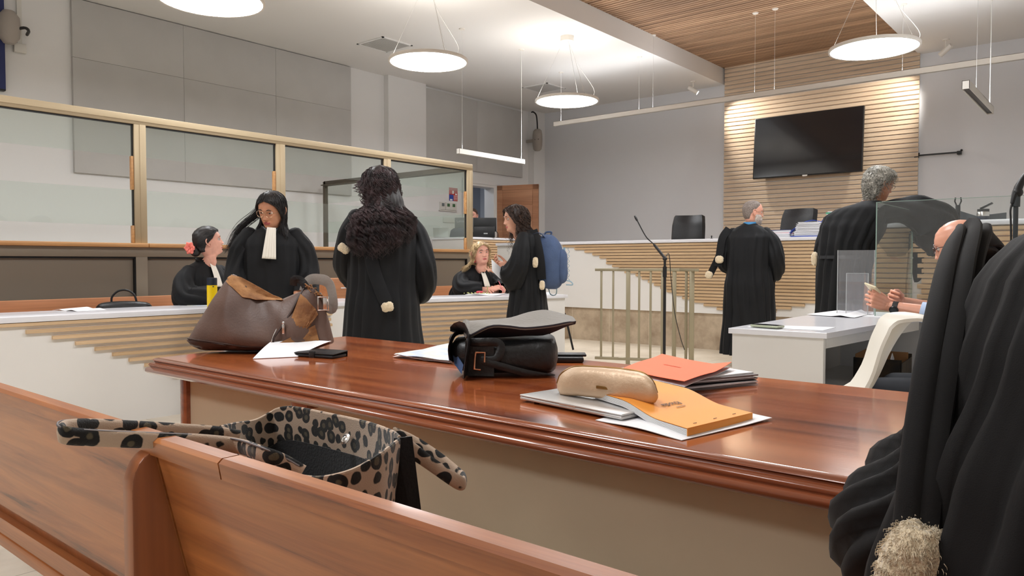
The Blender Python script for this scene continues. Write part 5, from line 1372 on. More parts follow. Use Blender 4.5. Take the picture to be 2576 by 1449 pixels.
def head_bm(M, mi_lips=True, fem=1.0, wide=1.0):
    """head and neck as one fine surface; lips are faces with material 1"""
    t = bmesh.new(); n = 80
    zs = []; z = -.200
    while z < .1155:
        zs.append(z); z += .0125 if z < -.13 else (.004 if z < .03 else .0065 if z < .1 else .0035)
    zs.append(.1155)
    rows = []
    for z in zs:
        r = []
        for j in range(n):
            ph = 2*PI*j/n; th = ph-.5*math.sin(ph)
            p = hp(th, z); p = face_relief(p, fem); p.x *= wide if z < .03 else lerp(wide, 1, (z-.03)/.08)
            r.append(t.verts.new(p))
        rows.append(r)
    for a, b in zip(rows, rows[1:]):
        for j in range(n):
            k = (j+1) % n; f = t.faces.new([a[j], a[k], b[k], b[j]]); f.smooth = True
            c = f.calc_center_median()
            if c.y > .05 and abs(c.x) < .0235 and -.083+.004*abs(c.x)/.02 < c.z < -.0625-.004*(abs(c.x)/.0235)**2 and not (abs(c.z+.0718) < .001 and 0):
                if (c.z+.0718)**2/.0108**2+(c.x/.0235)**2 < 1: f.material_index = 1
    t.faces.new(rows[-1])
    # ears
    for s in (-1, 1):
        m = MB(); c = Vector((s*.0765*wide, -.008, -.012))
        E = [(0, .014, .027), (0, .004, .033), (0, -.010, .030), (0, -.018, .015), (0, -.015, -.004), (0, -.006, -.018), (0, .006, -.028), (0, .012, -.022), (0, .010, -.008)]
        pts = [c+Vector((s*(.006+.010*max(0, -e[1]/.018)), e[1], e[2])) for e in E]
        m.tube(bez(pts, 24), .0045, n=8); m.ball(c+Vector((s*.003, -.002, .003)), (.006, .015, .026), 12)
        for v in m.bm.verts: v.co.x += 0
        base = len(t.verts); mp = {v: t.verts.new(v.co) for v in m.bm.verts}
        for f in m.bm.faces:
            nf = t.faces.new([mp[v] for v in f.verts]); nf.smooth = True
        m.bm.free()
    bmesh.ops.transform(t, matrix=M, verts=t.verts)
    return t
def keep_add(mb, t):
    mp = {v: mb.bm.verts.new(v.co) for v in t.verts}
    for f in t.faces:
        try: nf = mb.bm.faces.new([mp[v] for v in f.verts])
        except ValueError: continue
        nf.smooth = True; nf.material_index = f.material_index
    t.free()
def fuse(mb, voxel, it=3):
    """melt the shapes in mb into one closed surface"""
    bmesh.ops.recalc_face_normals(mb.bm, faces=mb.bm.faces)
    me = bpy.data.meshes.new('tmp'); mb.bm.to_mesh(me); mb.bm.free()
    o = bpy.data.objects.new('tmp', me); C.objects.link(o)
    r = o.modifiers.new('r', 'REMESH'); r.mode = 'VOXEL'; r.voxel_size = voxel
    s = o.modifiers.new('s', 'SMOOTH'); s.iterations = it; s.factor = .5
    dg = bpy.context.evaluated_depsgraph_get(); dg.update()
    e = o.evaluated_get(dg); m2 = e.to_mesh(); t = bmesh.new(); t.from_mesh(m2); e.to_mesh_clear()
    bpy.data.objects.remove(o); bpy.data.meshes.remove(me)
    return t
def cap(mb, a, b, ra, rb, n=12):
    a, b = Vector(a), Vector(b); mb.tube([a, a.lerp(b, .33), a.lerp(b, .66), b], [ra, lerp(ra, rb, .33)*1.03, lerp(ra, rb, .66)*1.02, rb], n=n)
    mb.ball(a, ra*.99, 12); mb.ball(b, rb*.99, 12)
FING = [(-.030, .088, (.044, .027, .021), .0088), (-.010, .093, (.048, .030, .022), .0090), (.010, .089, (.045, .028, .021), .0086), (.029, .080, (.035, .021, .018), .0076)]
def hand(mb, wrist, d, palm, right, curl=(25, 25, 25, 28), spread=4.0, thumb=(.5, .3), s=1.0, elbow=None, wr=.026):
    """wrist, finger direction d, palm direction; curl in degrees per joint for each finger"""
    Y = Vector(d).normalized(); Zb = -Vector(palm); Zb = (Zb-Y*Zb.dot(Y)).normalized(); X = Y.cross(Zb)
    sg = 1 if right else -1
    w0 = Vector(wrist)
    def L(x, y, z): return w0+(X*(x*sg)+Y*y+Zb*z)*s
    for i, (fx, fy, seg, r) in enumerate(FING):
        mb.tube([L(fx*.45, 0, 0), L(fx*.8, fy*.5, .004), L(fx, fy, .002)], [.014*s, .0135*s, (r+.002)*s], n=10)
        mb.ball(L(fx, fy, .001), (r+.0022)*s, 10)
        a0 = R(spread)*(i-1.5); p = Vector((fx, fy, 0)); bend = 0
        c = curl[i] if isinstance(curl[i], (list, tuple)) else (curl[i],)*3
        for k in range(3):
            bend += R(c[k]); q = p+Vector((math.sin(a0)*math.cos(bend), math.cos(a0)*math.cos(bend), -math.sin(bend)))*seg[k]
            mb.tube([L(*p), L(*p.lerp(q, .5)), L(*q)], [(r-.0004*k)*s, (r-.0007*k-.0004)*s, (r-.0006*(k+1))*s], n=10); mb.ball(L(*q), (r-.0006*(k+1))*s, 10)
            p = q
    mb.ball(L(0, .045, -.002), (.036*s, .036*s, .036*s), 14, M=Matrix((X, Y, Zb)).transposed() @ Matrix.Diagonal((1.0, 1.35, .42)))
    mb.ball(L(-.026, .03, -.010), .018*s, 12)
    t0 = L(-.022, .018, -.006); o, dn = thumb
    t1 = L(-.022-.034*o-.006, .052, -.008-.03*dn); t2 = L(-.024-.050*o-.006, .083, -.012-.055*dn); t3 = L(-.022-.052*o-.004, .106, -.014-.070*dn)
    mb.tube([t0, t1, t2, t3], [.015*s, .0118*s, .0102*s, .0085*s], n=10); mb.ball(t3, .0085*s, 10); mb.ball(t1, .0118*s, 10)
    if elbow is not None:
        e = Vector(elbow); cap(mb, e, w0, .043*s, wr*s); mb.ball(w0, wr*s, 12)
        mb.tube([w0, L(0, .02, 0)], [(wr*1.0*s, wr*.8*s)]*2, n=10)
    else: mb.ball(w0, wr*.9*s, 10)
def mesh_hair(name, polys, r, matn, parent, taper=True):
    V, F = [], []
    for P in polys:
        m = len(P); b0 = len(V)
        for i, p in enumerate(P):
            a = P[max(i-1, 0)]; b = P[min(i+1, m-1)]; t = (b-a)
            t = t.normalized() if t.length > 1e-9 else Vector((0, 0, 1))
            n = Vector((t.y, -t.x, 0)); n = n.normalized() if n.length > .05 else Vector((1, 0, 0)); bb = t.cross(n)
            rr = r*(1-.75*(i/(m-1))**2 if taper else 1)
            for k in range(3):
                c = 2*PI*k/3; V.append(p+n*(rr*math.cos(c))+bb*(rr*math.sin(c)))
        for i in range(m-1):
            for k in range(3):
                q = (k+1) % 3; F.append((b0+i*3+k, b0+i*3+q, b0+i*3+3+q, b0+i*3+3+k))
    me = bpy.data.meshes.new(name); me.from_pydata([tuple(v) for v in V], [], F); me.materials.append(MATS[matn])
    for p in me.polygons: p.use_smooth = True
    o = bpy.data.objects.new(name, me); C.objects.link(o); o.parent = parent
    return o
def hair_front(z):
    """angle of the hairline from straight ahead, at head height z"""
    return R(tab([(-.10, 125), (-.06, 118), (-.03, 104), (-.005, 88), (.02, 72), (.045, 58), (.062, 34), (.072, 0), (.12, 0)], z)[0])
def hair_cap(M, off=.012, low=-.085, hl=hair_front, bump=.0, tex=None):
    """closed cap of hair over the scalp"""
    def f(u, v):
        z = lerp(.1155, low, v**.9); a = hl(z); th = lerp(a, 2*PI-a, u)
        edge = min(1, min(u, 1-u)*9+ (1 if a == 0 else 0))*min(1, (1-v)*8+.12)
        o_ = off*(edge**.6)-.002*(1-edge)
        p = hp(th, z, o_+.0005)
        if bump: p += (p-Vector((0, -.01, 0))).normalized()*bump*noise.noise(Vector((p.x*60, p.y*18, p.z*18)))*edge
        if tex: p = tex(p, th, z, edge)
        return M @ p
    m = MB(); m.grid(f, 64, 34); return m
def env_at(env, z):
    return tab(env, z)
def long_hair(M, env, n, zend, curl=.0, wl=.05, seed=1, lift=.014, ths=None, spread=.12, start=(-.02, .112), grow=1.0, pts=34, hl=hair_front, wob=.006, part=None, minf=64, base=.0, clump=1):
    """strands from the scalp that follow the head and then hang inside the envelope
       env: (z, cx, cy, rx, ry) in figure space"""
    rnd = random.Random(seed); out = []
    for i in range(n):
        z0 = rnd.uniform(*start); a = hl(z0)
        th = rnd.uniform(a, 2*PI-a) if ths is None else rnd.uniform(*ths[i % len(ths)])
        if clump > 1:
            if i % clump == 0: kz, kt, kp, kw, ka, k1_, k2_, kr, ke = z0, th, rnd.uniform(0, 6.28), rnd.uniform(.75, 1.3), rnd.uniform(.6, 1.3), rnd.uniform(0, 50), rnd.uniform(0, 50), rnd.uniform(.6, 1.04)**.6, rnd.random()
            else: z0 = kz+rnd.gauss(0, .004); th = kt+rnd.gauss(0, .022); a = hl(z0)
        if th < a: th = a
        if th > 2*PI-a: th = 2*PI-a
        rho = rnd.uniform(.55, 1.04)**.6 if clump < 2 else kr*rnd.uniform(.97, 1.02); lf = lift*rnd.uniform(.3, 1.1)
        P = []; zb = -.05; k1 = 9; sg = 1 if th <= PI else -1; ta = th if sg > 0 else 2*PI-th
        for k in range(k1):
            t = k/(k1-1); z = lerp(z0, zb, t**1.1)
            o_ = base+lf*(t**.6)+.002; th2 = max(ta, hl(z)+.06)*sg
            P.append(M @ hp(th2, z, o_))
        ze = rnd.uniform(*zend) if not callable(zend) else zend(th, rnd)
        p0 = P[-1]; _e = env_at(env, p0.z); th_f = math.atan2(p0.x-_e[0], p0.y-_e[1])+(rnd.gauss(0, spread) if clump < 2 else (k1_/50-.5)*2.6*spread+rnd.gauss(0, .012))
        fr = (M.to_3x3() @ Vector((0, 1, 0))); psi = math.atan2(fr.x, fr.y); dlt = (th_f-psi+PI) % (2*PI)-PI
        if abs(dlt) < R(minf): th_f = psi+R(minf)*(1 if dlt > 0 else -1)+rnd.uniform(0, .12)*(1 if dlt > 0 else -1)
        q0 = p0.copy(); L = p0.z-ze
        if L < .02: ze = p0.z-.03; L = .03
        m_ = max(6, int(pts*L/.5)+5)
        for k in range(1, m_):
            t = k/(m_-1); z = p0.z-L*t; cx, cy, rx, ry = env_at(env, z)
            # target in envelope (figure frame: th measured from +y)
            tx = cx+rx*rho*math.sin(th_f); ty = cy+ry*rho*math.cos(th_f)
            b = min(1, t*L/.12); b = b*b*(3-2*b)
            P.append(Vector((lerp(p0.x, tx, b), lerp(p0.y, ty, b), z)))
        ph = rnd.uniform(0, 6.28); w_ = wl*rnd.uniform(.75, 1.3); am = curl*rnd.uniform(.5, 1.3); S = 0; n1, n2 = rnd.uniform(0, 50), rnd.uniform(0, 50)
        if clump > 1: ph, w_, am, n1, n2 = kp+rnd.gauss(0, .22), wl*kw, curl*ka*rnd.uniform(.85, 1.1), k1_, k2_
        if curl: # resample finer
            Q = bez([tuple(p) for p in P], int(len(P)*1.9)); P = Q
        pr_ = P[0]
        for k in range(1, len(P)):
            S += (P[k]-pr_).length; pr_ = P[k].copy(); g = min(1, S/.10)*grow
            P[k] = P[k]+Vector((am*g*math.cos(ph+2*PI*S/w_)+wob*g*noise.noise(Vector((n1, S*8, 0))), am*g*math.sin(ph+2*PI*S/w_)+wob*g*noise.noise(Vector((n2, S*8, 3))), 0))
        out.append(P)
    return out
def hull_hair(env, z0, z1, th0=0, th1=2*PI, s=.88, n=40, nz=20, amp=.008, seed=0):
    m = MB()
    def f(u, v):
        z = lerp(z0, z1, v); cx, cy, rx, ry = env_at(env, z); th = lerp(th0, th1, u)
        q = 1+amp*8*noise.noise(Vector((math.sin(th)*5, math.cos(th)*5, z*9+seed)))
        return Vector((cx+rx*s*q*math.sin(th), cy+ry*s*q*math.cos(th), z))
    m.grid(f, n, nz); return m
def crumple(mb, amp, freq, zs=.28, seed=0, fn=None):
    """push the cloth in and out along its normals in long soft folds"""
    mb.bm.normal_update()
    for v in mb.bm.verts:
        p = v.co; q = noise.noise(Vector((p.x*freq, p.y*freq, p.z*freq*zs+seed)))
        q += .45*noise.noise(Vector((p.x*freq*2.3, p.y*freq*2.3, p.z*freq*zs*2+seed+9)))
        v.co = p+v.normal*amp*q*(fn(p) if fn else 1)
def robe_rings(mb, R_, n=96, pleat=1.0, seed=0, k=(17, 27, 41), phase=0, e=2.3, side=None):
    """R_: (z, cx, cy, rx, ry, pleat depth)"""
    zs = sorted(R_, key=lambda r: -r[0]); z0, z1 = zs[0][0], zs[-1][0]; N = max(24, int((z0-z1)/.018)); rs = []
    tbl = [tuple(r) for r in zs]
    for i in range(N+1):
        z = lerp(z0, z1, i/N) if True else 0
        cx, cy, rx, ry, pd = tab(tbl, z); ring = []
        for j in range(n):
            th = 2*PI*j/n; c, s = math.cos(th), math.sin(th)
            x = rx*(abs(s)**(2/e))*(1 if s > 0 else -1); y = ry*(abs(c)**(2/e))*(1 if c > 0 else -1)
            w1 = th+.05*math.sin(z*5+seed)+.10*noise.noise(Vector((c*1.5, s*1.5, z*1.2+seed)))
            f_ = (abs(math.sin(k[0]/2*w1+seed))*1.2-.6)+.6*math.sin(k[1]*w1+2*seed)*noise.noise(Vector((c*2, s*2, seed+5)))*1.6+.5*noise.noise(Vector((c*6, s*6, z*.8+seed)))
            r = 1+pd*pleat*f_/max(.05, (rx+ry)/2)
            ring.append(Vector((cx+x*r, cy+y*r, z)))
        rs.append(ring)
    mb.rings(rs, cap=False)
def sleeve(mb, pts, radii, n=36, pleat=.010, k=9, seed=0, steps=30, droop=None):
    P = bez(pts, steps); rr = []
    for i in range(steps+1):
        t = i/steps*(len(radii)-1); a = min(int(t), len(radii)-2); f = t-a; A, B = radii[a], radii[a+1]
        A = A if isinstance(A, tuple) else (A, A); B = B if isinstance(B, tuple) else (B, B); f = f*f*(3-2*f)
        rr.append((lerp(A[0], B[0], f), lerp(A[1], B[1], f)))
    b0 = len(mb.bm.verts); mb.tube(P, rr, n=n, cap=False)
    mb.bm.verts.ensure_lookup_table()
    for i in range(steps+1):
        g = min(1, i/steps*3)
        for j in range(n):
            v = mb.bm.verts[b0+i*n+j]; c = P[i]; d = v.co-c
            th = 2*PI*j/n+.25*math.sin(i*.22+seed)
            q = (abs(math.sin(k/2*th+seed))-.55)*1.1+.9*noise.noise(Vector((math.cos(th)*2.2+seed, math.sin(th)*2.2, i*.10)))
            v.co = c+d*(1+pleat*g*q/max(.03, d.length))
    # close the shoulder end with a soft dome
    T0 = (P[0]-P[1]).normalized(); first = [mb.bm.verts[b0+j] for j in range(n)]; prev = first; F_ = []
    for r_, q_ in ((.85, .022), (.5, .038), (.12, .044)):
        cur = [mb.bm.verts.new(P[0]+(v.co-P[0])*r_+T0*q_) for v in first]
        for j in range(n): F_.append(mb.bm.faces.new([prev[j], prev[(j+1) % n], cur[(j+1) % n], cur[j]]))
        prev = cur
    F_.append(mb.bm.faces.new(prev)); mb._faces(F_, True)
    mb.bm.verts.index_update()
def fur_end(mb, c, w_, h_, t_=.03, seed=0, rot=None, lobes=1):
    """soft fur tuft"""
    t = bmesh.new(); bmesh.ops.create_uvsphere(t, u_segments=28, v_segments=18, radius=1)
    for v in t.verts:
        p = v.co; n_ = p.normalized(); q = .10*noise.noise(n_*3+Vector((seed, 0, 0)))+.07*noise.noise(n_*9)+.05*noise.noise(n_*22)
        e = .72
        p2 = Vector((abs(n_.x)**e*(1 if n_.x > 0 else -1), abs(n_.y)**e*(1 if n_.y > 0 else -1), abs(n_.z)**e*(1 if n_.z > 0 else -1)))
        gx = 1-.12*math.exp(-(n_.x/.22)**2)*(lobes > 1)
        v.co = Vector((p2.x*w_/2, p2.y*t_/2, p2.z*h_/2*gx))*(1+q)*.95
    M = (rot.to_4x4() if rot is not None else Matrix.Identity(4)); M = Matrix.Translation(Vector(c)) @ M
    mb.add(t, True, M)
def bib(mb, top, bot, w0, w1, out=(0, 1, 0), n=5, bulge=.012):
    top, bot = Vector(top), Vector(bot); o = Vector(out).normalized(); dn = (bot-top); X = dn.cross(o).normalized()
    def f(u, v):
        w_ = lerp(w0, w1, v); x = (u-.5)*w_
        return top+dn*v+X*x+o*(.0045*abs(math.sin(u*PI*n))*(.5+.5*v)+bulge*math.sin(v*PI)*.6)
    mb.grid(f, 40, 12, .002)
def glasses(M, mats, parent, r=.0245, wire=.0013, round_=True):
    m = MB()
    for s in (-1, 1):
        c = Vector((s*.0315, .0985, -.004)); L = []
        for k in range(25):
            a = 2*PI*k/24; L.append(M @ (c+Vector((r*math.cos(a)*1.05, -.004*abs(math.cos(a))*(1 if s*math.cos(a) > 0 else 0), r*(.92 if round_ else .62)*math.sin(a)))))
        m.tube(L, wire, n=6)
        m.tube([M @ Vector((s*.057, .093, 0)), M @ Vector((s*.074, .07, .002)), M @ Vector((s*.080, .0, .002)), M @ Vector((s*.078, -.015, -.008))], wire, n=6)
    m.tube([M @ Vector((-.008, .100, .002)), M @ Vector((0, .103, .005)), M @ Vector((.008, .100, .002))], wire, n=6)
    return m.build('glasses', mats, parent)

class Person:
    """one figure: body mesh (head, neck, trunk, arms with hands, legs) and its clothes as children"""
    def __init__(s, label, loc, rotz, H=1.65, eye=None, yaw=0, pitch=0, roll=0, hs=1.05, skin='skin', wide=1.0, cat='person', fem=1):
        s.root = thing('person', label, cat, loc, rotz)
        s.H, s.hs, s.skin, s.fem = H, hs, skin, fem
        s.eye = Vector(eye) if eye is not None else Vector((0, .01, H-.118*hs))
        s.M = Matrix.Translation(s.eye) @ Matrix.Rotation(R(yaw), 4, 'Z') @ Matrix.Rotation(R(pitch), 4, 'X') @ Matrix.Rotation(R(roll), 4, 'Y') @ Matrix.Scale(hs, 4)
        s.wide = wide
        s.hands = []
    def body(s, sh, chest, hips, arms, legs, lips='lips', hand_args=None, shs=.05):
        """sh: shoulder points (l, r); chest, hips: centres; arms: [(shoulder, elbow, wrist, right?, dict)]; legs: [(hip, knee, ankle)]"""
        mb = MB(); f = 1.0
        neck = s.M @ Vector((0, -.03, -.15)); c = Vector(chest); h = Vector(hips)
        cap(mb, neck, (Vector(sh[0])+Vector(sh[1]))/2-Vector((0, 0, .02)), .053*s.hs, .070)
        mb.tube([c+Vector((0, 0, .10)), c, c.lerp(h, .55), h], [(.085, .13), (.10, .145), (.09, .12), (.10, .155)], n=20, upv=(0, 1, 0))
        mid = (Vector(sh[0])+Vector(sh[1]))/2
        sl = [mid+(Vector(q)-mid)*.86-Vector((0, 0, .035)) for q in sh]
        cap(mb, sl[0], sl[1], .045, .045)
        for L in legs:
            cap(mb, L[0], L[1], .080, .056); cap(mb, L[1], L[2], .054, .036)
        for a in arms:
            cap(mb, mid+(Vector(a[0])-mid)*.86-Vector((0, 0, .045)), a[1], .043, .038); cap(mb, a[1], a[2], .038, .027)
        t = fuse(mb, .012, 4)
        m = MB(); m.mi = 0; keep_add(m, t)
        m2 = MB()
        for a in arms:
            if len(a) > 4 and a[4] is not None: hand(m2, a[2], right=a[3], elbow=Vector(a[1]).lerp(Vector(a[2]), .25), **a[4])
        if len(m2.bm.verts): keep_add(m, fuse(m2, .0026, 3))
        keep_add(m, head_bm(s.M, fem=s.fem, wide=s.wide))
        o = m.build('body', [s.skin, lips], s.root, sharp=0)
        e = MB(); i = MB()
        for q in (-1, 1):
            e.ball(s.M @ Vector((q*.031*s.wide, .0700, .0)), (.0150*s.hs,)*3, 16)
        e.build('eyes', 'eye_white', s.root)
        for q in (-1, 1):
            i.ball(s.M @ Vector((q*.031*s.wide+s_gaze(s), .0802, -.0005)), (.0070*s.hs,)*3, 12)
        i.build('irises', 'iris', s.root)
        li = MB()
        for q in (-1, 1):
            for zz, dy, am in ((.0045, .0865, .0030), (-.0075, .0845, -.001)):
                P = [s.M @ Vector((q*.031*s.wide+x, dy-18*x*x*.9, zz+am*(1-(x/.015)**2))) for x in (-.015, -.009, -.003, .003, .009, .015)]
                li.tube(P, [.0022*s.hs, .0032*s.hs, .0036*s.hs, .0036*s.hs, .0032*s.hs, .0022*s.hs], n=6)
        li.build('eyelids', s.skin, s.root)
        return o
    def brows(s, matn='brow', zc=.020, th=.0022, y=.094):
        m = MB()
        for q in (-1, 1):
            P = [s.M @ Vector((q*x*s.wide, y-(x-.02)**2*7+.0, zc+dz)) for x, dz in ((.014, -.002), (.022, .002), (.032, .004), (.042, .002), (.049, -.003))]
            m.tube(P, [.0016, .0030, .0028, .0022, .001], n=6)
        m.build('eyebrows', matn, s.root)
    def trousers(s, legs, matn='trouser'):
        mb = MB()
        cap(mb, Vector(legs[0][0])+Vector((0, -.03, .02)), Vector(legs[1][0])+Vector((0, -.03, .02)), .115, .115)
        for h, k, a in legs: cap(mb, h, k, .096, .072); cap(mb, k, Vector(a)+Vector((0, 0, .03)), .070, .055)
        m = MB(); keep_add(m, fuse(mb, .012, 4)); m.build('trousers', matn, s.root)
    def shoes(s, ankles, d=(0, 1)):
        for a in ankles:
            m = MB(); m.ball((a[0]+d[0]*.06, a[1]+d[1]*.06, .035), (.045, .045, .045), 12, M=Matrix.Diagonal((1, 1, .75))); m.ball((a[0], a[1]-.01*d[1], .04), (.038, .045, .04), 12)
            m.tube([(a[0]-.03*d[0], a[1]-.03*d[1], .03), (a[0]+.13*d[0], a[1]+.13*d[1], .022)], [(.025, .034), (.016, .038)], n=12)
            t = fuse(m, .006, 2); m = MB(); keep_add(m, t); m.build('shoe', 'shoe_black', s.root)
def s_gaze(s): return getattr(s, 'gaze', 0.0)
STAND = lambda H: [((-.09, 0, .50*H), (-.095, .02, .27*H), (-.10, 0, .07)), ((.09, 0, .50*H), (.095, .02, .27*H), (.10, 0, .07))]
def std_robe(H, sw=.205, hem=.30, d=.13, cx=0, cy=0, z_hem=.16, hemy=None, pl=1.0, belly=.0):
    k = H/1.65; hy = hemy or hem*.86
    return [(1.435*k, cx, cy-.012, .066, .062, 0), (1.42*k, cx, cy-.014, .082, .072, 0), (1.40*k, cx, cy-.014, .125, .085, 0), (1.375*k, cx, cy-.014, .165, .098, .001), (1.34*k, cx, cy-.010, sw*.94, .112, .003), (1.29*k, cx, cy-.008, sw, d*.98, .006),
            (1.15*k, cx, cy-.005, sw*1.0, d*1.08, .009), (.98*k, cx, cy+belly*.4, sw*.99, d*1.12+belly*.5, .011), (.80*k, cx, cy, sw*1.08, d*1.28, .014), (.5*k, cx, cy, lerp(sw, hem, .6), lerp(d, hy, .6), .017), (z_hem, cx, cy, hem, hy, .020)]
# ---------------------------------------------------------------- 1  the woman with long curly hair, seen from behind
lc1 = (-3.46, 2.972, 0)
P1 = Person('person in black robe with very long dark curly hair, standing back to us', lc1, turn(lc1, 14), H=1.66, eye=(-.018, .01, 1.535), yaw=6, pitch=-4, hs=1.06, skin='skin_warm')
P1.body([(-.17, 0, 1.38), (.17, 0, 1.38)], (0, 0, 1.22), (0, 0, .93),
        [((-.18, 0, 1.37), (-.20, .08, 1.10), (-.08, .24, 1.02), False, dict(d=(.6, .6, .1), palm=(0, -.3, 1))), ((.18, 0, 1.37), (.25, -.04, 1.09), (.10, .22, .98), True, dict(d=(-.6, .6, .1), palm=(0, -.3, 1)))], STAND(1.66))
P1.brows(); P1.shoes([(-.1, 0), (.1, 0)])
m = MB(); robe_rings(m, std_robe(1.66, sw=.205, hem=.27, d=.135, z_hem=.14), pleat=.8, seed=1.3)
sleeve(m, [(-.15, 0, 1.37), (-.195, .02, 1.25), (-.185, .09, 1.08), (-.14, .16, 1.02), (-.10, .2, 1.01)], [(.06, .055), (.07, .065), (.07, .08), (.07, .09), (.06, .08)], seed=2, pleat=.012)
sleeve(m, [(.13, 0, 1.37), (.20, -.01, 1.25), (.235, -.03, 1.07), (.24, .03, .95), (.17, .12, .93)], [(.06, .055), (.072, .07), (.08, .09), (.08, .11), (.065, .09)], seed=3, pleat=.014)
crumple(m, .012, 7, seed=4, fn=lambda p: min(1, max(0, (1.36-p.z)*4)))
m.build('robe', 'robe_black', P1.root, sharp=0)
m = MB()
m.tube(bez([(-.10, -.11, 1.40), (-.12, -.15, 1.25), (-.10, -.165, 1.08), (-.055, -.185, .93), (-.03, -.195, .87)], 20), [(.006, .040)]*21, n=10, upv=(0, 1, 0)); ep = m.build('epitoge', 'robe_black', P1.root)
m = MB(); fur_end(m, (-.025, -.20, .845), .072, .062, .04, lobes=2, rot=Matrix.Rotation(R(-10), 3, 'Y')); m.build('fur_trim', 'fur_white', ep)
m = MB(); fur_end(m, (-.245, -.06, 1.18), .075, .055, .045, seed=4, lobes=2, rot=Matrix.Rotation(R(35), 3, 'Y')); m.build('fur_trim', 'fur_white', ep)
env = [(1.66, 0, -.01, .09, .10), (1.55, 0, -.015, .115, .12), (1.45, 0, -.03, .14, .135), (1.36, -.015, -.05, .19, .135), (1.28, -.03, -.07, .205, .13), (1.20, -.05, -.085, .19, .12), (1.12, -.06, -.10, .15, .10)]
hull = [(1.60, 0, -.02, .10, .11)]+env[1:]
m = hull_hair([(z, a, b, c, d) for z, a, b, c, d in env], 1.56, 1.22, R(80), R(280), .82, 60, 30, .012); m.build('hair_mass', 'hair_black', P1.root, sharp=0)
m = hair_cap(P1.M, .018, -.11, bump=.008); m.build('hair_cap', 'hair_black', P1.root, sharp=0)
def ze(th, rnd):
    k = math.sin(th); base = 1.14+.14*max(0, k)+.03*max(0, -k); return base+rnd.uniform(-.035, .16)*(1 if rnd.random() < .6 else .4)
H = long_hair(P1.M, env, 3000, ze, curl=.012, wl=.055, seed=11, lift=.016, base=.014, clump=9, spread=.16, wob=.016, pts=30)
rnd = random.Random(5)
for k in range(40): # stray curls at the sides
    P = H[k]; c = rnd.uniform(.01, .05); sgn = 1 if P[-1].x > 0 else -1
    H[k] = [p+Vector((sgn*c*min(1, i/12)*math.sin(min(3, i*.12)), 0, 0)) for i, p in enumerate(P)]
mesh_hair('hair', H, .0012, 'hair_curly', P1.root)

# ---------------------------------------------------------------- 2  woman with round glasses and a white bib
lc2 = (-4.76, 3.06, 0)
P2p = Person('person with straight black hair, round glasses and white bib, standing and looking down', lc2, turn(lc2, 180-4), H=1.60, eye=(.0, .05, 1.475), yaw=-26, pitch=-20, roll=-4, hs=1.05, skin='skin_warm')
P2p.body([(-.17, 0, 1.31), (.17, 0, 1.31)], (0, 0, 1.16), (0, -.02, .90),
         [((-.18, 0, 1.31), (-.235, .0, 1.05), (-.17, .16, .88), False, None), ((.18, 0, 1.31), (.235, .0, 1.05), (.19, .15, .86), True, None)], STAND(1.58), lips='lips_dark')
P2p.brows(); P2p.shoes([(-.1, 0), (.1, 0)])
m = MB(); robe_rings(m, std_robe(1.565, sw=.215, hem=.27, d=.135, z_hem=.12), pleat=1.0, seed=5.1)
for s_ in (-1, 1):
    sleeve(m, [(s_*.15, 0, 1.305), (s_*.215, .0, 1.18), (s_*.235, .01, 1.0), (s_*.225, .10, .85)], [(.06, .06), (.075, .08), (.09, .10), (.10, .11)], seed=6+s_, pleat=.015)
crumple(m, .012, 8, seed=14, fn=lambda p: min(1, max(0, (1.30-p.z)*4)))
m.build('robe', 'robe_black', P2p.root, sharp=0)
m = MB(); m.tube(bez([(-.065, -.035, 1.36), (-.07, .02, 1.345), (-.035, .075, 1.315), (0, .10, 1.27)], 14), [(.018, .005)]*15, n=8, upv=(0, 0, 1)); m.tube(bez([(.065, -.035, 1.36), (.07, .02, 1.345), (.035, .075, 1.315), (0, .10, 1.27)], 14), [(.018, .005)]*15, n=8, upv=(0, 0, 1)); m.build('collar', 'satin_black', P2p.root)
m = MB(); bib(m, (-.003, .112, 1.345), (.012, .170, 1.125), .060, .095); m.build('white_bib', 'bib_white', P2p.root, sharp=0)
glasses(P2p.M, 'glasses_wire', P2p.root)
def hl_part(z): return R(tab([(-.10, 95), (-.06, 84), (-.03, 74), (-.005, 66), (.02, 58), (.045, 46), (.064, 24), (.075, 0), (.12, 0)], z)[0])
m = hair_cap(P2p.M, .010, -.11, hl=hl_part); m.build('hair_cap', 'hair_black', P2p.root, sharp=0)
env = [(1.58, 0, .02, .09, .11), (1.48, 0, .02, .090, .105), (1.38, 0, .01, .10, .10), (1.28, 0, .02, .13, .12), (1.18, 0, .03, .12, .14), (1.05, 0, .03, .11, .16)]
H = long_hair(P2p.M, env, 760, (1.05, 1.30), curl=.0, seed=21, lift=.008, base=.009, spread=.06, wob=.012, hl=hl_part, pts=22)
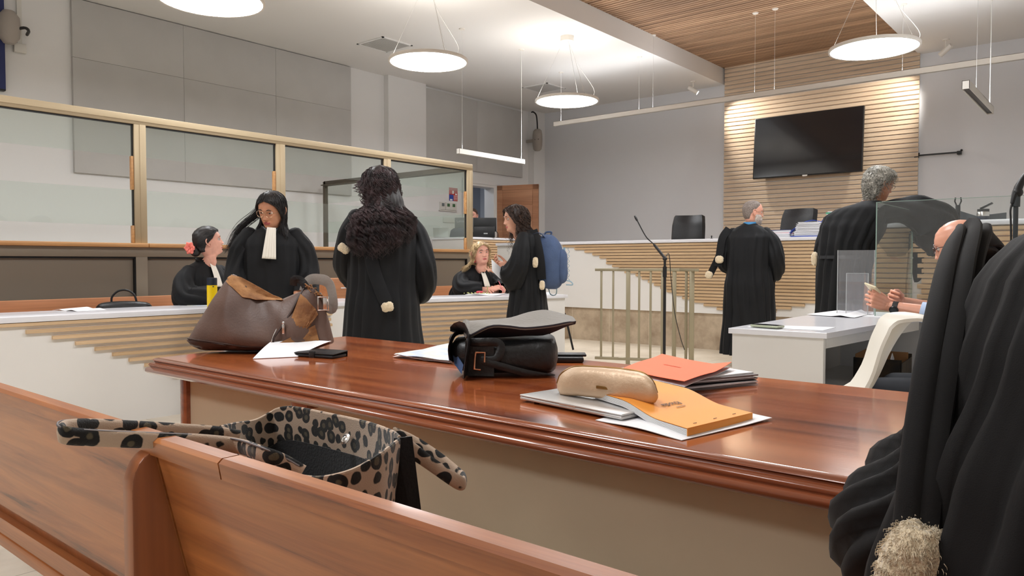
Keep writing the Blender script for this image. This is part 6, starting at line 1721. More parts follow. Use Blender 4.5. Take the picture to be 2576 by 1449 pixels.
# front locks, one falling over the bib, one swept out to the left
H += long_hair(P2p.M, [(1.5, .0, .02, .088, .10), (1.35, .02, .03, .09, .11), (1.2, .02, .03, .085, .15), (1.05, .01, .03, .07, .17)], 150, (1.06, 1.2), seed=22, lift=.014, ths=[(R(50), R(80))], minf=34, spread=.05, wob=.014, hl=hl_part, start=(-.02, .05), pts=24)
H += long_hair(P2p.M, [(1.5, .0, .02, .088, .10), (1.35, .02, .03, .10, .11), (1.2, .0, .02, .13, .14)], 110, (1.20, 1.32), seed=23, lift=.014, ths=[(R(282), R(312))], minf=50, spread=.08, wob=.014, hl=hl_part, start=(-.02, .05), pts=24)
rnd = random.Random(9)
for k in range(110):
    a = P2p.M @ hp(R(rnd.uniform(95, 150)), rnd.uniform(-.02, .04), .012); e = Vector((.30+rnd.uniform(-.03, .03), -.02+rnd.uniform(-.03, .03), 1.19+rnd.uniform(-.03, .035)))
    H.append(bez([a, a.lerp(e, .3)+Vector((.0, 0, .02)), a.lerp(e, .7)+Vector((.01, 0, .045+rnd.uniform(-.01, .01))), e], 16))
mesh_hair('hair', H, .0015, 'hair_black', P2p.root)

# ---------------------------------------------------------------- 3  seated woman with a flower in her hair
lc3 = (-5.98, 3.20, .10)
P3p = Person('seated person with dark bun and coral flower, behind the near counter', lc3, turn(lc3, -138), H=1.32, eye=(.0, .05, 1.175), yaw=52, pitch=14, roll=0, hs=1.03, skin='skin_pink')
SIT = lambda sz: [((-.09, 0, sz+.07), (-.11, .40, sz+.07), (-.11, .38, .06)), ((.09, 0, sz+.07), (.11, .40, sz+.07), (.11, .38, .06))]
P3p.body([(-.165, 0, .94), (.165, 0, .94)], (0, 0, .80), (0, -.02, .50),
         [((-.17, 0, .93), (-.22, .06, .70), (-.08, .27, .69), False, dict(d=(.8, .3, 0), palm=(0, 0, -1))), ((.17, 0, .93), (.22, .06, .70), (.08, .27, .70), True, dict(d=(-.8, .3, 0), palm=(0, 0, -1)))], SIT(.38))
P3p.trousers(SIT(.38)); P3p.brows(); P3p.shoes([(-.11, .38), (.11, .38)])
m = MB(); robe_rings(m, [(1.02, 0, .0, .062, .060, 0), (1.0, 0, -.006, .074, .070, 0), (.985, 0, -.008, .11, .082, 0), (.96, 0, -.008, .155, .095, .001), (.93, 0, -.006, .19, .108, .004), (.87, 0, 0, .21, .13, .008), (.76, 0, 0, .225, .155, .012), (.6, 0, .02, .24, .19, .014), (.42, 0, .10, .27, .27, .014), (.15, 0, .16, .28, .27, .016)], seed=7.7)
for s_ in (-1, 1):
    sleeve(m, [(s_*.14, 0, .925), (s_*.21, .01, .83), (s_*.235, .08, .71), (s_*.15, .20, .70), (s_*.10, .25, .70)], [(.07, .07), (.085, .09), (.10, .11), (.09, .11), (.07, .09)], seed=16+s_, pleat=.015)
crumple(m, .012, 8, seed=24, fn=lambda p: min(1, max(0, (.93-p.z)*4)))
m.build('robe', 'robe_black', P3p.root, sharp=0)
m = MB()
def col(u, v):
    a = lerp(R(42), R(318), u); return Vector((.070*math.sin(a), .01+.068*math.cos(a)-.004*v, .985+.055*v*(.6-.4*math.cos(a))))
m.grid(col, 30, 4, .006); m.build('collar', 'robe_black', P3p.root)
m = MB(); bib(m, (0, .088, .995), (.0, .168, .80), .050, .075); m.build('white_bib', 'bib_white', P3p.root, sharp=0)
m = hair_cap(P3p.M, .011, -.075, bump=.006); m.ball(P3p.M @ Vector((0, -.115, -.055)), (.045, .040, .045), 18); m.build('hair_bun', 'hair_black', P3p.root, sharp=0)
H = []; rnd = random.Random(31); bun = P3p.M @ Vector((0, -.115, -.05))
for k in range(520):
    z0 = rnd.uniform(-.04, .112); a = hair_front(z0); th = rnd.choice((a, 2*PI-a))+rnd.uniform(-.0, .5)*(1 if rnd.random() < .5 else 0); sg = 1 if th < PI else -1
    P = []
    for i in range(12):
        t = i/11; zz = lerp(z0, -.05, t**1.3); tt = lerp(th, PI, t**.9); P.append(P3p.M @ hp(tt, zz, .012+.003*noise.noise(Vector((k, t*3, 0)))))
    H.append(P)
mesh_hair('hair', H, .0013, 'hair_black', P3p.root, taper=False)
fc = P3p.M @ Vector((.035, -.150, -.020)); ofc = (P3p.M.to_3x3() @ Vector((.7, -.7, .1))).normalized(); q = ofc.to_track_quat('Z', 'Y').to_matrix()
m = MB()
for k in range(6):
    a = 2*PI*k/6
    def pet(u, v, a=a):
        r_ = .008+.046*v; w_ = .024*math.sin(PI*min(1, .12+v*.86))**.7; x = (u-.5)*2*w_
        p = Vector((r_, x, .012*v+.010*math.sin(v*5)*abs(u-.5)*2)); c, s_ = math.cos(a), math.sin(a)
        return fc+q @ Vector((p.x*c-p.y*s_, p.x*s_+p.y*c, p.z))
    m.grid(pet, 6, 8, .0015)
m.ball(fc+ofc*.008, .008, 8); m.build('flower_clip', 'flower', P3p.root, sharp=0)

# ---------------------------------------------------------------- 4  blonde seated woman
lc4 = (-5.95, 6.36, .10)
P4p = Person('seated person with wavy blonde hair and red earrings, behind the far counter', lc4, turn(lc4, -142), H=1.28, eye=(.03, .30, 1.105), yaw=-12, pitch=6, roll=4, hs=1.06, skin='skin_pink', wide=1.13)
P4p.gaze = .002
P4p.body([(-.18, .18, .875), (.18, .18, .875)], (0, .14, .75), (0, -.02, .50),
         [((-.19, .18, .86), (-.24, .26, .68), (-.03, .46, .70), False, dict(d=(.9, .35, .12), palm=(-.2, .6, -.5), curl=(35, 38, 40, 42))), ((.19, .18, .86), (.24, .30, .68), (.06, .52, .70), True, dict(d=(-.75, .45, .25), palm=(-.3, -.3, -.8), curl=(30, 35, 40, 42), s=1.1))], SIT(.38))
P4p.trousers(SIT(.38)); P4p.brows(); P4p.shoes([(-.11, .38), (.11, .38)])
m = MB(); robe_rings(m, [(.955, .005, .21, .062, .060, 0), (.94, 0, .20, .08, .07, 0), (.92, 0, .19, .13, .085, 0), (.895, 0, .18, .18, .105, .002), (.85, 0, .17, .215, .125, .006), (.78, 0, .15, .235, .155, .010), (.65, 0, .10, .255, .20, .014), (.45, 0, .12, .28, .28, .014), (.15, 0, .16, .28, .28, .016)], seed=3.3)
for s_ in (-1, 1):
    sleeve(m, [(s_*.15, .17, .865), (s_*.225, .2, .79), (s_*.26, .30, .705), (s_*.18, .41, .70), (s_*.13, .45, .70)], [(.07, .07), (.09, .09), (.10, .11), (.09, .10), (.065, .085)], seed=26+s_, pleat=.015)
crumple(m, .012, 8, seed=34, fn=lambda p: min(1, max(0, (.88-p.z)*4)))
m.build('robe', 'robe_black', P4p.root, sharp=0)
m = MB(); bib(m, (0, .285, .925), (.01, .40, .73), .055, .085); m.build('white_bib', 'bib_white', P4p.root, sharp=0)
m = MB(); m.tube(bez([(-.07, .15, .955), (-.07, .22, .95), (-.03, .28, .92), (0, .31, .87)], 12), [(.02, .005)]*13, n=8, upv=(0, 0, 1)); m.tube(bez([(.07, .15, .955), (.07, .22, .95), (.03, .28, .92), (0, .31, .87)], 12), [(.02, .005)]*13, n=8, upv=(0, 0, 1)); m.build('collar', 'satin_black', P4p.root)
m = hair_cap(P4p.M, .012, -.10, hl=hl_part, bump=.006); m.build('hair_cap', 'hair_blonde', P4p.root, sharp=0)
env = [(1.22, .03, .27, .10, .11), (1.12, .03, .26, .115, .12), (1.02, .03, .24, .135, .12), (.94, .03, .21, .18, .12), (.84, .03, .18, .19, .13)]
H = long_hair(P4p.M, env, 1300, (.86, .98), curl=.010, wl=.085, seed=41, clump=9, lift=.016, base=.010, spread=.14, wob=.02, hl=hl_part, pts=24)
mesh_hair('hair', H, .0014, 'hair_blonde', P4p.root)
for q_ in (-1, 1):
    m = MB(); c = P4p.M @ Vector((q_*.088, .0, -.075)); d = P4p.M.to_3x3() @ Vector((q_*.3, 1, 0)); qq = d.to_track_quat('Z', 'Y').to_matrix()
    m.tube([c+qq @ Vector((.020*math.cos(a), .020*math.sin(a), 0)) for a in [2*PI*k/20 for k in range(21)]], .0032, n=6); m.tube([c+qq @ Vector((.010*math.cos(a), .010*math.sin(a), 0)) for a in [2*PI*k/16 for k in range(17)]], .004, n=6); m.build('earring', 'earring_red', P4p.root)
m = MB()
for k in range(22):
    a = 2*PI*k/22; e, w0 = Vector((.24, .30, .68)), Vector((.06, .52, .70)); c = w0.lerp(e, .12); d = (e-w0).normalized(); qq = d.to_track_quat('Z', 'Y').to_matrix(); m.ball(c+qq @ Vector((.034*math.cos(a), .034*math.sin(a), 0)), .0055, 6)
m.build('bracelet', 'beads', P4p.root)
t = thing('pen', 'pink pen held in the hand of the seated blonde woman', 'pen', (0, 0, 0)); wp = P4p.root.matrix_basis @ Vector((-.02, .60, .735)); t.location = wp
m = MB(); m.tube([(-.03, -.01, .06), (.02, .01, -.05)], .0042, n=8); m.build('barrel', 'folder_pink', t)

# ---------------------------------------------------------------- 5  woman with the blue backpack
lc5 = (-4.21, 5.33, 0)
P5p = Person('standing person with brown curly hair and robe, wearing the blue backpack', lc5, turn(lc5, 78), H=1.66, eye=(.0, .13, 1.495), yaw=30, pitch=-4, roll=0, hs=1.0, skin='skin')
P5p.gaze = .002
P5p.body([(-.165, .02, 1.33), (.165, .02, 1.33)], (0, 0, 1.18), (0, -.03, .92),
         [((-.17, .02, 1.33), (-.20, .05, 1.06), (-.05, .235, 1.02), False, dict(d=(.25, .9, -.05), palm=(.2, -.1, 1), curl=(14, 16, 20, 24), thumb=(.9, -.3))), ((.17, .02, 1.33), (.20, .04, 1.08), (.10, .22, 1.07), True, dict(d=(-.2, .9, .2), palm=(-.5, 0, .6), curl=(35, 40, 45, 45), thumb=(.4, .6)))], STAND(1.6))
P5p.brows(); P5p.shoes([(-.1, 0), (.1, 0)])
m = MB(); robe_rings(m, std_robe(1.60, sw=.19, hem=.25, d=.125, z_hem=.13, cy=.01), pleat=1.1, seed=8.8)
sleeve(m, [(-.13, .02, 1.325), (-.19, .03, 1.2), (-.215, .06, 1.06), (-.16, .13, .96), (-.10, .16, .96)], [(.06, .06), (.075, .08), (.085, .10), (.08, .13), (.06, .10)], seed=36, pleat=.015)
sleeve(m, [(.13, .02, 1.325), (.19, .03, 1.2), (.21, .05, 1.06), (.16, .12, 1.02), (.12, .16, 1.03)], [(.06, .06), (.07, .075), (.08, .09), (.075, .10), (.06, .08)], seed=37, pleat=.015)
crumple(m, .012, 8, seed=44, fn=lambda p: min(1, max(0, (1.32-p.z)*4)))
m.build('robe', 'robe_black', P5p.root, sharp=0)
m = MB(); m.tube(bez([(-.10, -.06, 1.385), (-.15, -.11, 1.25), (-.17, -.14, 1.1), (-.165, -.15, .95)], 18), [(.006, .040)]*19, n=10, upv=(1, 0, 0)); ep = m.build('epitoge', 'robe_black', P5p.root)
m = MB(); fur_end(m, (-.205, -.10, 1.10), .062, .10, .05, seed=2, lobes=2); m.build('fur_trim', 'fur_white', ep)
m = MB(); fur_end(m, (-.175, -.155, .90), .06, .085, .05, seed=3); m.build('fur_trim', 'fur_white', ep)
m = hair_cap(P5p.M, .014, -.10, hl=hl_part, bump=.006); m.build('hair_cap', 'hair_brown_dark', P5p.root, sharp=0)
env = [(1.60, 0, .11, .10, .11), (1.50, 0, .09, .115, .125), (1.40, 0, .06, .13, .13), (1.32, 0, .03, .14, .14), (1.24, 0, .02, .14, .16), (1.15, 0, .04, .13, .17)]
H = long_hair(P5p.M, env, 1700, (1.26, 1.42), curl=.011, wl=.055, seed=51, clump=8, lift=.026, base=.012, spread=.16, wob=.016, pts=26, hl=hl_part)
H += long_hair(P5p.M, [(1.5, 0, .12, .09, .10), (1.3, -.02, .12, .10, .12), (1.15, -.02, .12, .10, .12)], 120, (1.17, 1.35), curl=.010, wl=.05, seed=52, lift=.022, ths=[(R(285), R(320)), (R(50), R(80))], minf=48, spread=.1, wob=.02, hl=hl_part, start=(-.04, .03), pts=26)
mesh_hair('hair', H, .0013, 'hair_brown', P5p.root)
wq = P5p.root.matrix_basis
bp_ = thing('backpack', 'slate blue backpack hanging on the back of the bending woman', 'backpack', wq @ Vector((0, -.185, .86)), P5p.root.rotation_euler.z+R(90))
m = MB(); cols = smooth_cols([(-.125, .10, .30, .03, .03, 0), (-.11, .04, .38, .09, .09, 0), (-.06, .0, .46, .13, .13, 0), (0, 0, .49, .14, .14, 0), (.06, .03, .48, .13, .13, 0), (.09, .09, .42, .09, .09, 0), (.10, .16, .34, .03, .03, 0)], 40)
puff(m, cols, z_e=2.8, n=36, wr=.010, wf=10); m.build('main_compartment', 'denim_bag', bp_, sharp=0)
m = MB(); puff(m, smooth_cols([(-.165, .14, .24, .02, .03), (-.155, .08, .32, .07, .07), (-.12, .05, .36, .09, .09), (-.09, .06, .35, .08, .08)], 14), z_e=3, n=24, wr=.008, wf=12); m.build('front_pocket', 'denim_bag', bp_, sharp=0)
m = MB(); m.tube(bez([(.02, -.09, .46), (.07, -.10, .50), (.14, -.10, .47), (.17, -.12, .36), (.12, -.12, .2), (.05, -.1, .06)], 24), [(.004, .022)]*25, n=8); m.tube(bez([(.02, .09, .46), (.07, .10, .50), (.14, .10, .47), (.17, .12, .36), (.12, .12, .2), (.05, .1, .06)], 24), [(.004, .022)]*25, n=8); m.build('shoulder_straps', 'denim_bag', bp_)
m = MB(); m.tube(bez([(-.01, 0, .48), (-.02, 0, .51), (.03, 0, .51), (.04, 0, .48)], 10), .008, n=8); m.build('top_loop', 'denim_bag', bp_)
m = MB(); m.tube([(-.168+.008*math.sin(k*1.1), -.05+.012*math.cos(k*1.7), .37-k*.0075) for k in range(40)], .0022, n=5); m.tube(bez([(-.13, -.02, .08), (-.19, -.02, .07), (-.21, -.02, .04), (-.15, -.02, .04)], 10), .005, n=6); m.tube(bez([(-.06, -.06, .02), (-.05, -.07, -.05), (.0, -.07, -.05), (.02, -.06, .02)], 10), .005, n=6); m.build('cord', 'bag_cord', bp_)
m = MB(); m.box((-.12, -.10, .36), (.02, .006, .03), .002); m.box((-.12, -.10, .32), (.012, .006, .04), .002); m.build('buckle', 'bag_cord', bp_)
# the sheets she holds
q1 = [wq @ Vector(p) for p in ((-.16, .36, 1.22), (-.16, .30, .97), (.05, .34, .93), (.05, .42, 1.18))]
sheet([at(1236, 652, d=6.55), at(1238, 682, d=6.55), at(1275, 718, d=6.75), at(1268, 680, d=6.75)], 'white sheets held up in the hands of the bending woman', curl=None)

# ---------------------------------------------------------------- 6  person behind the monitors
lc6 = (-9.38, 10.20, .46)
P6p = Person('person with short dark hair mostly hidden behind the black monitor', lc6, turn(lc6, 180-12), H=1.63, hs=1.1, skin='skin_pink', fem=0)
P6p.body([(-.19, 0, 1.30), (.19, 0, 1.30)], (0, 0, 1.15), (0, 0, .88), [((-.2, 0, 1.29), (-.26, 0, 1.0), (-.2, .2, .9), False, None), ((.2, 0, 1.29), (.26, 0, 1.0), (.2, .2, .9), True, None)], STAND(1.55))
P6p.brows(); P6p.shoes([(-.1, 0), (.1, 0)])
m = MB(); robe_rings(m, std_robe(1.52, sw=.22, hem=.22, d=.14, z_hem=.14), pleat=.3, seed=1)
for s_ in (-1, 1): sleeve(m, [(s_*.17, 0, 1.27), (s_*.25, 0, 1.0), (s_*.21, .19, .9)], [.065, .06, .045], pleat=.004)
m.build('shirt', 'trouser', P6p.root, sharp=0)
m = hair_cap(P6p.M, .010, -.07, bump=.004); m.build('hair', 'hair_brown', P6p.root, sharp=0)

# ---------------------------------------------------------------- 7  bearded man from behind
lc7 = (-3.13, 7.72, 0)
P7p = Person('person with grey crew cut and white beard, robed back turned, before the bench', lc7, turn(lc7, -12), H=1.75, yaw=-62, pitch=-2, hs=1.02, eye=(.03, .01, 1.63), skin='skin_pink', fem=0)
P7p.body([(-.19, 0, 1.44), (.19, 0, 1.44)], (0, 0, 1.28), (0, .02, .98),
         [((-.20, 0, 1.43), (-.25, .0, 1.14), (-.08, .24, 1.05), False, dict(d=(.8, .4, 0), palm=(0, -.6, .4))), ((.20, 0, 1.43), (.27, .0, 1.15), (.22, .24, 1.09), True, dict(d=(-.4, .8, 0), palm=(-.5, -.3, .3)))], STAND(1.75))
P7p.brows(); P7p.shoes([(-.1, 0), (.1, 0)])
m = MB(); robe_rings(m, std_robe(1.74, sw=.225, hem=.27, d=.155, z_hem=.13, belly=.05), pleat=1.5, seed=12.1)
sleeve(m, [(-.16, 0, 1.42), (-.235, .0, 1.3), (-.26, .03, 1.12), (-.19, .14, 1.05), (-.12, .2, 1.05)], [(.062, .06), (.075, .08), (.08, .10), (.075, .10), (.06, .09)], seed=46, pleat=.018)
sleeve(m, [(.15, 0, 1.42), (.235, .0, 1.3), (.265, .0, 1.14), (.25, .10, 1.03), (.21, .18, 1.03)], [(.062, .06), (.078, .08), (.09, .10), (.085, .13), (.065, .11)], seed=47, pleat=.018)
crumple(m, .012, 8, seed=54, fn=lambda p: min(1, max(0, (1.42-p.z)*4)))
m.build('robe', 'robe_black', P7p.root, sharp=0)
m = MB(); m.lathe([(.070, 0), (.066, .022), (.062, .028)], c=(.005, -.016, 1.495), n=24); m.build('shirt_collar', 'shirt_blue', P7p.root)
m = MB(); m.tube(bez([(-.20, -.07, 1.46), (-.26, -.10, 1.36), (-.285, -.11, 1.2), (-.30, -.12, 1.06)], 18), [(.006, .042)]*19, n=10, upv=(0, 1, 0)); m.tube(bez([(-.27, -.09, 1.24), (-.32, -.09, 1.12), (-.37, -.08, 1.02), (-.40, -.08, .96)], 18), [(.006, .038)]*19, n=10, upv=(0, 1, 0)); ep = m.build('epitoge', 'robe_black', P7p.root)
m = MB(); fur_end(m, (-.285, -.125, 1.13), .09, .085, .05, seed=6); m.build('fur_trim', 'fur_white', ep)
m = MB(); fur_end(m, (-.405, -.08, .965), .085, .085, .05, seed=7, rot=Matrix.Rotation(R(18), 3, 'Y')); m.build('fur_trim', 'fur_white', ep)
def hl_rec(z): return R(tab([(-.10, 122), (-.06, 116), (-.03, 108), (-.005, 96), (.02, 84), (.045, 70), (.066, 52), (.082, 34), (.095, 0), (.12, 0)], z)[0])
m = hair_cap(P7p.M, .0045, -.075, hl=hl_rec, bump=.002); m.build('hair', 'hair_short_grey', P7p.root, sharp=0)
m = MB()
def beard(u, v):
    th = lerp(R(-84), R(84), u); z = lerp(-.028-.022*G(th, .55)*1.6, -.122, v)
    return P7p.M @ (face_relief(hp(th, max(z, -.121), .0055*min(1, v*6)*min(1, 8*min(u, 1-u)+.2))))
m.grid(beard, 40, 12); m.build('beard', 'beard_white', P7p.root, sharp=0)
H = []; rnd = random.Random(71)
for k in range(420):
    th = R(rnd.uniform(-78, 78)); z = rnd.uniform(-.115, -.06); a = face_relief(hp(th, z, .004)); b = a+Vector((a.x*.08, .004, -.014-rnd.uniform(0, .010))); H.append([P7p.M @ a, P7p.M @ a.lerp(b, .6)+Vector((0, 0, .002)), P7p.M @ b])
mesh_hair('beard_strands', H, .0011, 'beard_white', P7p.root)
glasses(P7p.M, 'glasses_wire', P7p.root, r=.021, round_=False)

# ---------------------------------------------------------------- 8  grey haired man leaning to the side bench
lc8 = (-1.672, 6.08, 0)
P8p = Person('person with thick wavy grey hair, robed back turned, arm out toward the side bench', lc8, turn(lc8, -22), H=1.79, eye=(.165, .10, 1.66), yaw=-34, pitch=-12, roll=6, hs=.99, skin='skin_warm', fem=0)
P8p.root.scale = (1.02, 1.02, 1.02)
P8p.body([(-.14, .02, 1.43), (.24, .04, 1.46)], (.03, .0, 1.27), (-.02, -.02, .97),
         [((-.15, .02, 1.42), (-.22, .03, 1.13), (-.08, .22, 1.05), False, None), ((.26, .04, 1.46), (.50, .08, 1.47), (.58, .24, 1.24), True, dict(d=(.0, .3, -1), palm=(-1, 0, 0)))], STAND(1.75))
P8p.brows(); P8p.shoes([(-.1, 0), (.1, 0)])
m = MB(); robe_rings(m, [(1.53, .135, .03, .066, .066, 0), (1.515, .12, .02, .085, .08, 0), (1.50, .10, .015, .14, .092, 0), (1.47, .07, .01, .20, .105, .002), (1.42, .03, .01, .235, .12, .005), (1.34, .0, .005, .225, .14, .010), (1.2, -.03, .0, .185, .155, .014), (1.0, -.05, .0, .175, .165, .014), (.8, -.05, 0, .18, .18, .015), (.14, -.05, 0, .22, .22, .02)], seed=15.5, pleat=1.5)
sleeve(m, [(-.09, .02, 1.41), (-.155, .02, 1.3), (-.19, .04, 1.15), (-.14, .14, 1.08)], [(.075, .08), (.085, .095), (.085, .11), (.075, .10)], seed=56, pleat=.014)
sleeve(m, [(.18, .03, 1.43), (.32, .05, 1.45), (.44, .08, 1.43), (.52, .14, 1.36), (.53, .18, 1.25), (.53, .20, 1.13)], [(.075, .075), (.085, .08), (.12, .11), (.155, .15), (.13, .13), (.05, .06)], seed=57, pleat=.02, steps=44)
crumple(m, .016, 7, seed=64, fn=lambda p: min(1, max(0, (1.5-p.z)*4)))
m.build('robe', 'robe_black', P8p.root, sharp=0)
m = MB(); robe_rings(m, [(1.13, -.045, 0, .186, .17, .002), (1.105, -.046, 0, .188, .172, .002)], seed=1); m.build('sash', 'satin_black', P8p.root)
m = MB(); fur_end(m, (-.235, -.08, 1.105), .05, .11, .05, seed=9, lobes=1); m.build('fur_trim', 'fur_white', P8p.root)
def wavy(p, th, z, edge):
    n_ = (p-Vector((0, -.01, .0))).normalized(); q = noise.noise(Vector((p.x*26, p.y*26, p.z*40)))+.5*noise.noise(Vector((p.x*60, p.y*60, p.z*70))); return p+n_*(.010*q+.006)*edge
def hl_m(z): return R(tab([(-.12, 112), (-.06, 104), (-.03, 100), (-.005, 88), (.02, 76), (.045, 62), (.066, 40), (.078, 0), (.12, 0)], z)[0])
m = hair_cap(P8p.M, .015, -.115, hl=hl_m, tex=wavy); m.build('hair_cap', 'hair_grey', P8p.root, sharp=0)
H = []; rnd = random.Random(81)
for k in range(1300):
    z0 = rnd.uniform(-.11, .113); a = hl_m(z0); th = rnd.uniform(a, 2*PI-a); P = []; L_ = rnd.uniform(.03, .06); ph = rnd.uniform(0, 6); d_ = rnd.choice((-1, 1))*rnd.uniform(.2, .6); o0 = rnd.uniform(.010, .019)
    for i in range(10):
        t = i/9; P.append(P8p.M @ hp(th+d_*t*.5+.10*math.sin(ph+t*5), max(-.135, z0-L_*t), o0+.008*math.sin(ph+t*6)+.008*t))
    H.append(P)
mesh_hair('hair', H, .0014, 'hair_grey', P8p.root)
glasses(P8p.M, 'glasses_dark', P8p.root, r=.021, round_=False)
# cloth bag on two cords under his sleeve
wq = P8p.root.matrix_basis
bc = at(2312, 640, d=5.98)
hbg = thing('dark_cloth_bag', 'dark blue-black cloth bag with two long cords hanging below the big sleeve', 'bag', (bc.x, bc.y, .98), YAW)
S = lambda u, v, t=0: flat(u, v-22, 5.98, (bc.x, bc.y, .98))+Vector((0, t, 0))
m = MB(); puff(m, smooth_cols([(S(u, 700).x, S(u, b).z, S(u, a).z, t_, t_) for u, a, b, t_ in ((2292, 640, 700, .02), (2298, 612, 735, .05), (2312, 600, 740, .07), (2324, 606, 700, .05), (2330, 625, 670, .02))], 20), z_e=2.4, n=24, wr=.02, wf=16); m.build('sack', 'folder_navy' if 0 else 'robe_black', hbg, sharp=0)
for pts in (((2284, 610), (2281, 660), (2276, 720), (2273, 770)), ((2337, 595), (2339, 640), (2343, 690), (2348, 730))):
    m = MB(); m.tube([S(u, v, -.03) for u, v in pts], .006, n=6); m.build('cord', 'robe_black', hbg)

# ---------------------------------------------------------------- 9  bald man with the phone
lc9 = (-.56, 4.20, 0)
P9p = Person('bald person with dark glasses and blue shirt, holding a phone over the desk', lc9, turn(lc9, 80), H=1.31, eye=(.0, .10, 1.185), yaw=0, pitch=-14, hs=1.04, skin='skin_head', fem=0)
inv = P9p.root.matrix_basis.inverted()
Lp = lambda u, v, d: inv @ at(u, v, d=d)
w1 = Lp(2236, 770, 3.92); e1 = Lp(2400, 800, 3.75); w2 = Lp(2268, 758, 4.02); e2 = Lp(2400, 790, 4.2)
f1 = (Lp(2205, 758, 3.92)-w1); f2 = (Lp(2225, 742, 3.98)-w2)
P9p.body([(-.20, 0, 1.0), (.20, 0, 1.0)], (0, 0, .86), (0, -.03, .52),
         [((-.21, 0, .98), e1, w1, False, dict(d=f1, palm=Vector((.2, .2, .1)).lerp(Lp(2230, 760, 4.3)-Lp(2230, 760, 3.9), 1), curl=((62, 70, 40), (66, 72, 42), (68, 74, 42), (70, 74, 42)), thumb=(.35, -.15), s=1.0)),
          ((.21, 0, .98), e2, w2, True, dict(d=f2, palm=Lp(2230, 760, 3.7)-Lp(2230, 760, 4.1), curl=((40, 50, 30), (44, 50, 30), (46, 52, 30), (48, 52, 30)), thumb=(.3, .3), s=.98))], SIT(.38))
P9p.trousers(SIT(.38)); P9p.brows(); P9p.shoes([(-.11, .38), (.11, .38)])
m = MB(); robe_rings(m, [(1.085, 0, -.01, .064, .062, 0), (1.06, 0, -.014, .10, .08, 0), (1.03, 0, -.01, .17, .10, 0), (.98, 0, -.005, .215, .12, .003), (.86, 0, 0, .225, .145, .005), (.7, 0, .02, .22, .16, .006), (.48, 0, .03, .22, .18, .006)], pleat=.5, seed=2)
eL = Vector(e1); eR = Vector(e2)
sleeve(m, [(-.18, 0, .99), Vector((-.22, .03, .9)).lerp(eL, .35), eL, eL.lerp(w1, .42)], [.07, .065, .062, .050], pleat=.006, seed=3); sleeve(m, [(.18, 0, .99), Vector((.22, .03, .9)).lerp(eR, .35), eR, eR.lerp(w2, .25)], [.07, .065, .062, .050], pleat=.006, seed=5)
m.build('shirt', 'shirt_check', P9p.root, sharp=0)
m = MB(); a_, b_ = eL.lerp(w1, .36), eL.lerp(w1, .50); m.tube([a_, b_], [.056, .052], n=24, cap=False); m.tube([b_, b_.lerp(a_, .05)], [.052, .045], n=24, cap=False); m.build('cuff', 'shirt_pale', P9p.root)
m = MB(); c = w1.lerp(eL, .10); d = (eL-w1).normalized(); 
m.tube([c-d*.013, c-d*.012, c+d*.012, c+d*.013], [.028, .031, .032, .029], n=24); wt = m.build('wristwatch', 'black_plastic', P9p.root)
toward = (inv @ Vector((0, 0, EYE))-c).normalized(); dn = inv.to_3x3() @ Vector((0, 0, -1)); fd = (toward+dn*.55); fd = (fd-d*fd.dot(d)).normalized(); qq = fd.to_track_quat('Z', 'Y').to_matrix()
m = MB(); m.lathe([(.001, 0), (.022, 0), (.023, .004), (.020, .010), (.001, .010)], c=c+fd*.028, n=24, M=qq.to_4x4()); m.build('watch_case', 'black_plastic', wt)
m = MB(); m.lathe([(.001, .0105), (.016, .0105)], c=c+fd*.028, n=24, M=qq.to_4x4()); m.build('watch_dial', 'slab_grey', wt)
glasses(P9p.M, 'glasses_dark', P9p.root, r=.021, wire=.002, round_=False)
t = thing('mobile_phone', 'ivory phone held in the bald man\'s hands above the white desk', 'phone', at(2198, 735, d=3.93))
pA, pB = at(2188, 716, d=3.90), at(2210, 742, d=3.96); 
dv = (pB-pA).normalized(); sd = (_fw*1.0).normalized(); nn = dv.cross(sd).normalized(); sd = nn.cross(dv)
M3 = Matrix((dv, sd, nn)).transposed(); t.location = (pA+pB)/2; c0 = Vector((0, 0, 0))
m = MB(); m.box((.02, 0, 0), (.145, .072, .010), .004); bmesh.ops.transform(m.bm, matrix=M3.to_4x4(), verts=m.bm.verts); m.build('body', 'phone_ivory', t)

# ---------------------------------------------------------------- 10  robed person right in front of us, head beyond the picture
lc10 = (.085, .80, 0)
P10 = Person('person in black pleated robe with big white fur tip, close at the right edge', lc10, R(-18), H=1.40, eye=(.02, .06, 1.31), yaw=-8, hs=1.03, skin='skin')
P10.body([(-.19, 0, 1.05), (.19, 0, 1.05)], (0, 0, .90), (0, -.02, .55),
         [((-.20, 0, 1.04), (-.20, .05, .80), (-.12, .22, .80), False, dict(d=(.6, .7, 0), palm=(0, 0, -1))), ((.20, 0, 1.04), (.28, .04, .80), (.14, .28, .81), True, dict(d=(-.6, .7, 0), palm=(0, 0, -1)))], [((-.09, 0, .54), (-.11, .34, .52), (-.11, .32, .06)), ((.09, 0, .54), (.11, .34, .52), (.11, .32, .06))])
P10.trousers([((-.09, 0, .54), (-.11, .34, .52), (-.11, .32, .06)), ((.09, 0, .54), (.11, .34, .52), (.11, .32, .06))]); P10.brows(); P10.shoes([(-.11, .33), (.11, .33)])
m = MB(); robe_rings(m, [(1.195, 0, 0, .066, .064, 0), (1.175, 0, -.004, .088, .078, 0), (1.16, 0, -.006, .135, .09, .0), (1.14, 0, -.006, .172, .104, .001), (1.11, 0, -.006, .198, .118, .003), (1.04, 0, -.005, .215, .14, .006), (.92, -.01, 0, .235, .165, .009), (.78, -.02, .0, .26, .19, .011), (.62, -.02, .04, .29, .20, .012), (.47, -.02, .08, .29, .20, .012)], n=200, pleat=1.2, seed=2.6, k=(30, 46, 70))
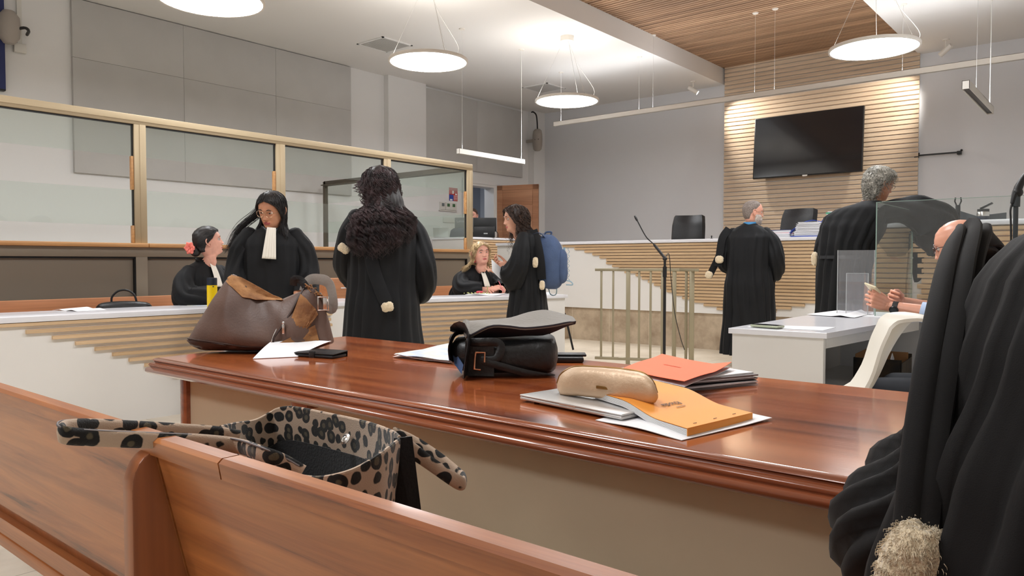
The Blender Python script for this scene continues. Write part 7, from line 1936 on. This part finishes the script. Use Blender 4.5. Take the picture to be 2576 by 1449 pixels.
sleeve(m, [(-.15, 0, 1.08), (-.18, .01, .99), (-.205, .02, .89), (-.270, .05, .78), (-.18, .2, .79)], [(.055, .06), (.062, .08), (.070, .09), (.10, .11), (.07, .08)], n=70, seed=66, pleat=.016, k=16, steps=44)
sleeve(m, [(.15, 0, 1.08), (.22, .01, .99), (.27, .03, .88), (.24, .10, .80), (.17, .2, .80)], [(.062, .065), (.078, .095), (.095, .12), (.095, .12), (.07, .08)], n=50, seed=67, pleat=.016, k=12, steps=40)
crumple(m, .009, 9, seed=74, fn=lambda p: min(1, max(0, (1.12-p.z)*5)))
for v in m.bm.verts:
    if v.co.z > .8: v.co.z -= .020*min(1, (v.co.z-.8)/.2)
m.build('robe', 'robe_near', P10.root, sharp=0)
i10 = P10.root.matrix_basis.inverted()
pts = [(2505, 730, .86), (2468, 625, .84), (2442, 590, .80), (2415, 655, .75), (2392, 760, .71), (2365, 900, .68), (2340, 1060, .665), (2322, 1200, .655), (2310, 1320, .65)]
for off, wd in ((0, .019), (34, .013), (-30, .012)):
    m = MB(); m.tube(bez([i10 @ at(u+off*(1+.0*k), v, d=d+.004*(off != 0)) for k, (u, v, d) in enumerate(pts)], 40), [(.006, wd)]*41, n=14, upv=(0, 1, 0)); ep = m.build('epitoge', 'robe_near', P10.root)
m = MB(); c = i10 @ at(2318, 1458, d=.640); fur_end(m, c, .078, .100, .045, seed=12, rot=Matrix.Rotation(R(-18), 3, 'Y') if 0 else Matrix.Rotation(YAW+R(18), 3, 'Z') @ Matrix.Rotation(R(16), 3, 'Y')); m.build('fur_trim', 'fur_white', ep, sharp=0)
H = []; rnd = random.Random(91)
furm = [o for o in ep.children][0].data
for k in range(5200):
    v = furm.vertices[rnd.randrange(len(furm.vertices))]; a = v.co+Vector((rnd.uniform(-.004, .004), rnd.uniform(-.004, .004), rnd.uniform(-.004, .004))); b = a+v.normal*.0012+Vector((rnd.uniform(-.001, .001), rnd.uniform(-.001, .001), -.0045)); H.append([a-v.normal*.002, a.lerp(b, .5)+v.normal*.0006, b])
mesh_hair('fur_hairs', H, .0004, 'fur_white', ep)
m = hair_cap(P10.M, .012, -.10, bump=.006); m.build('hair', 'hair_brown', P10.root, sharp=0)
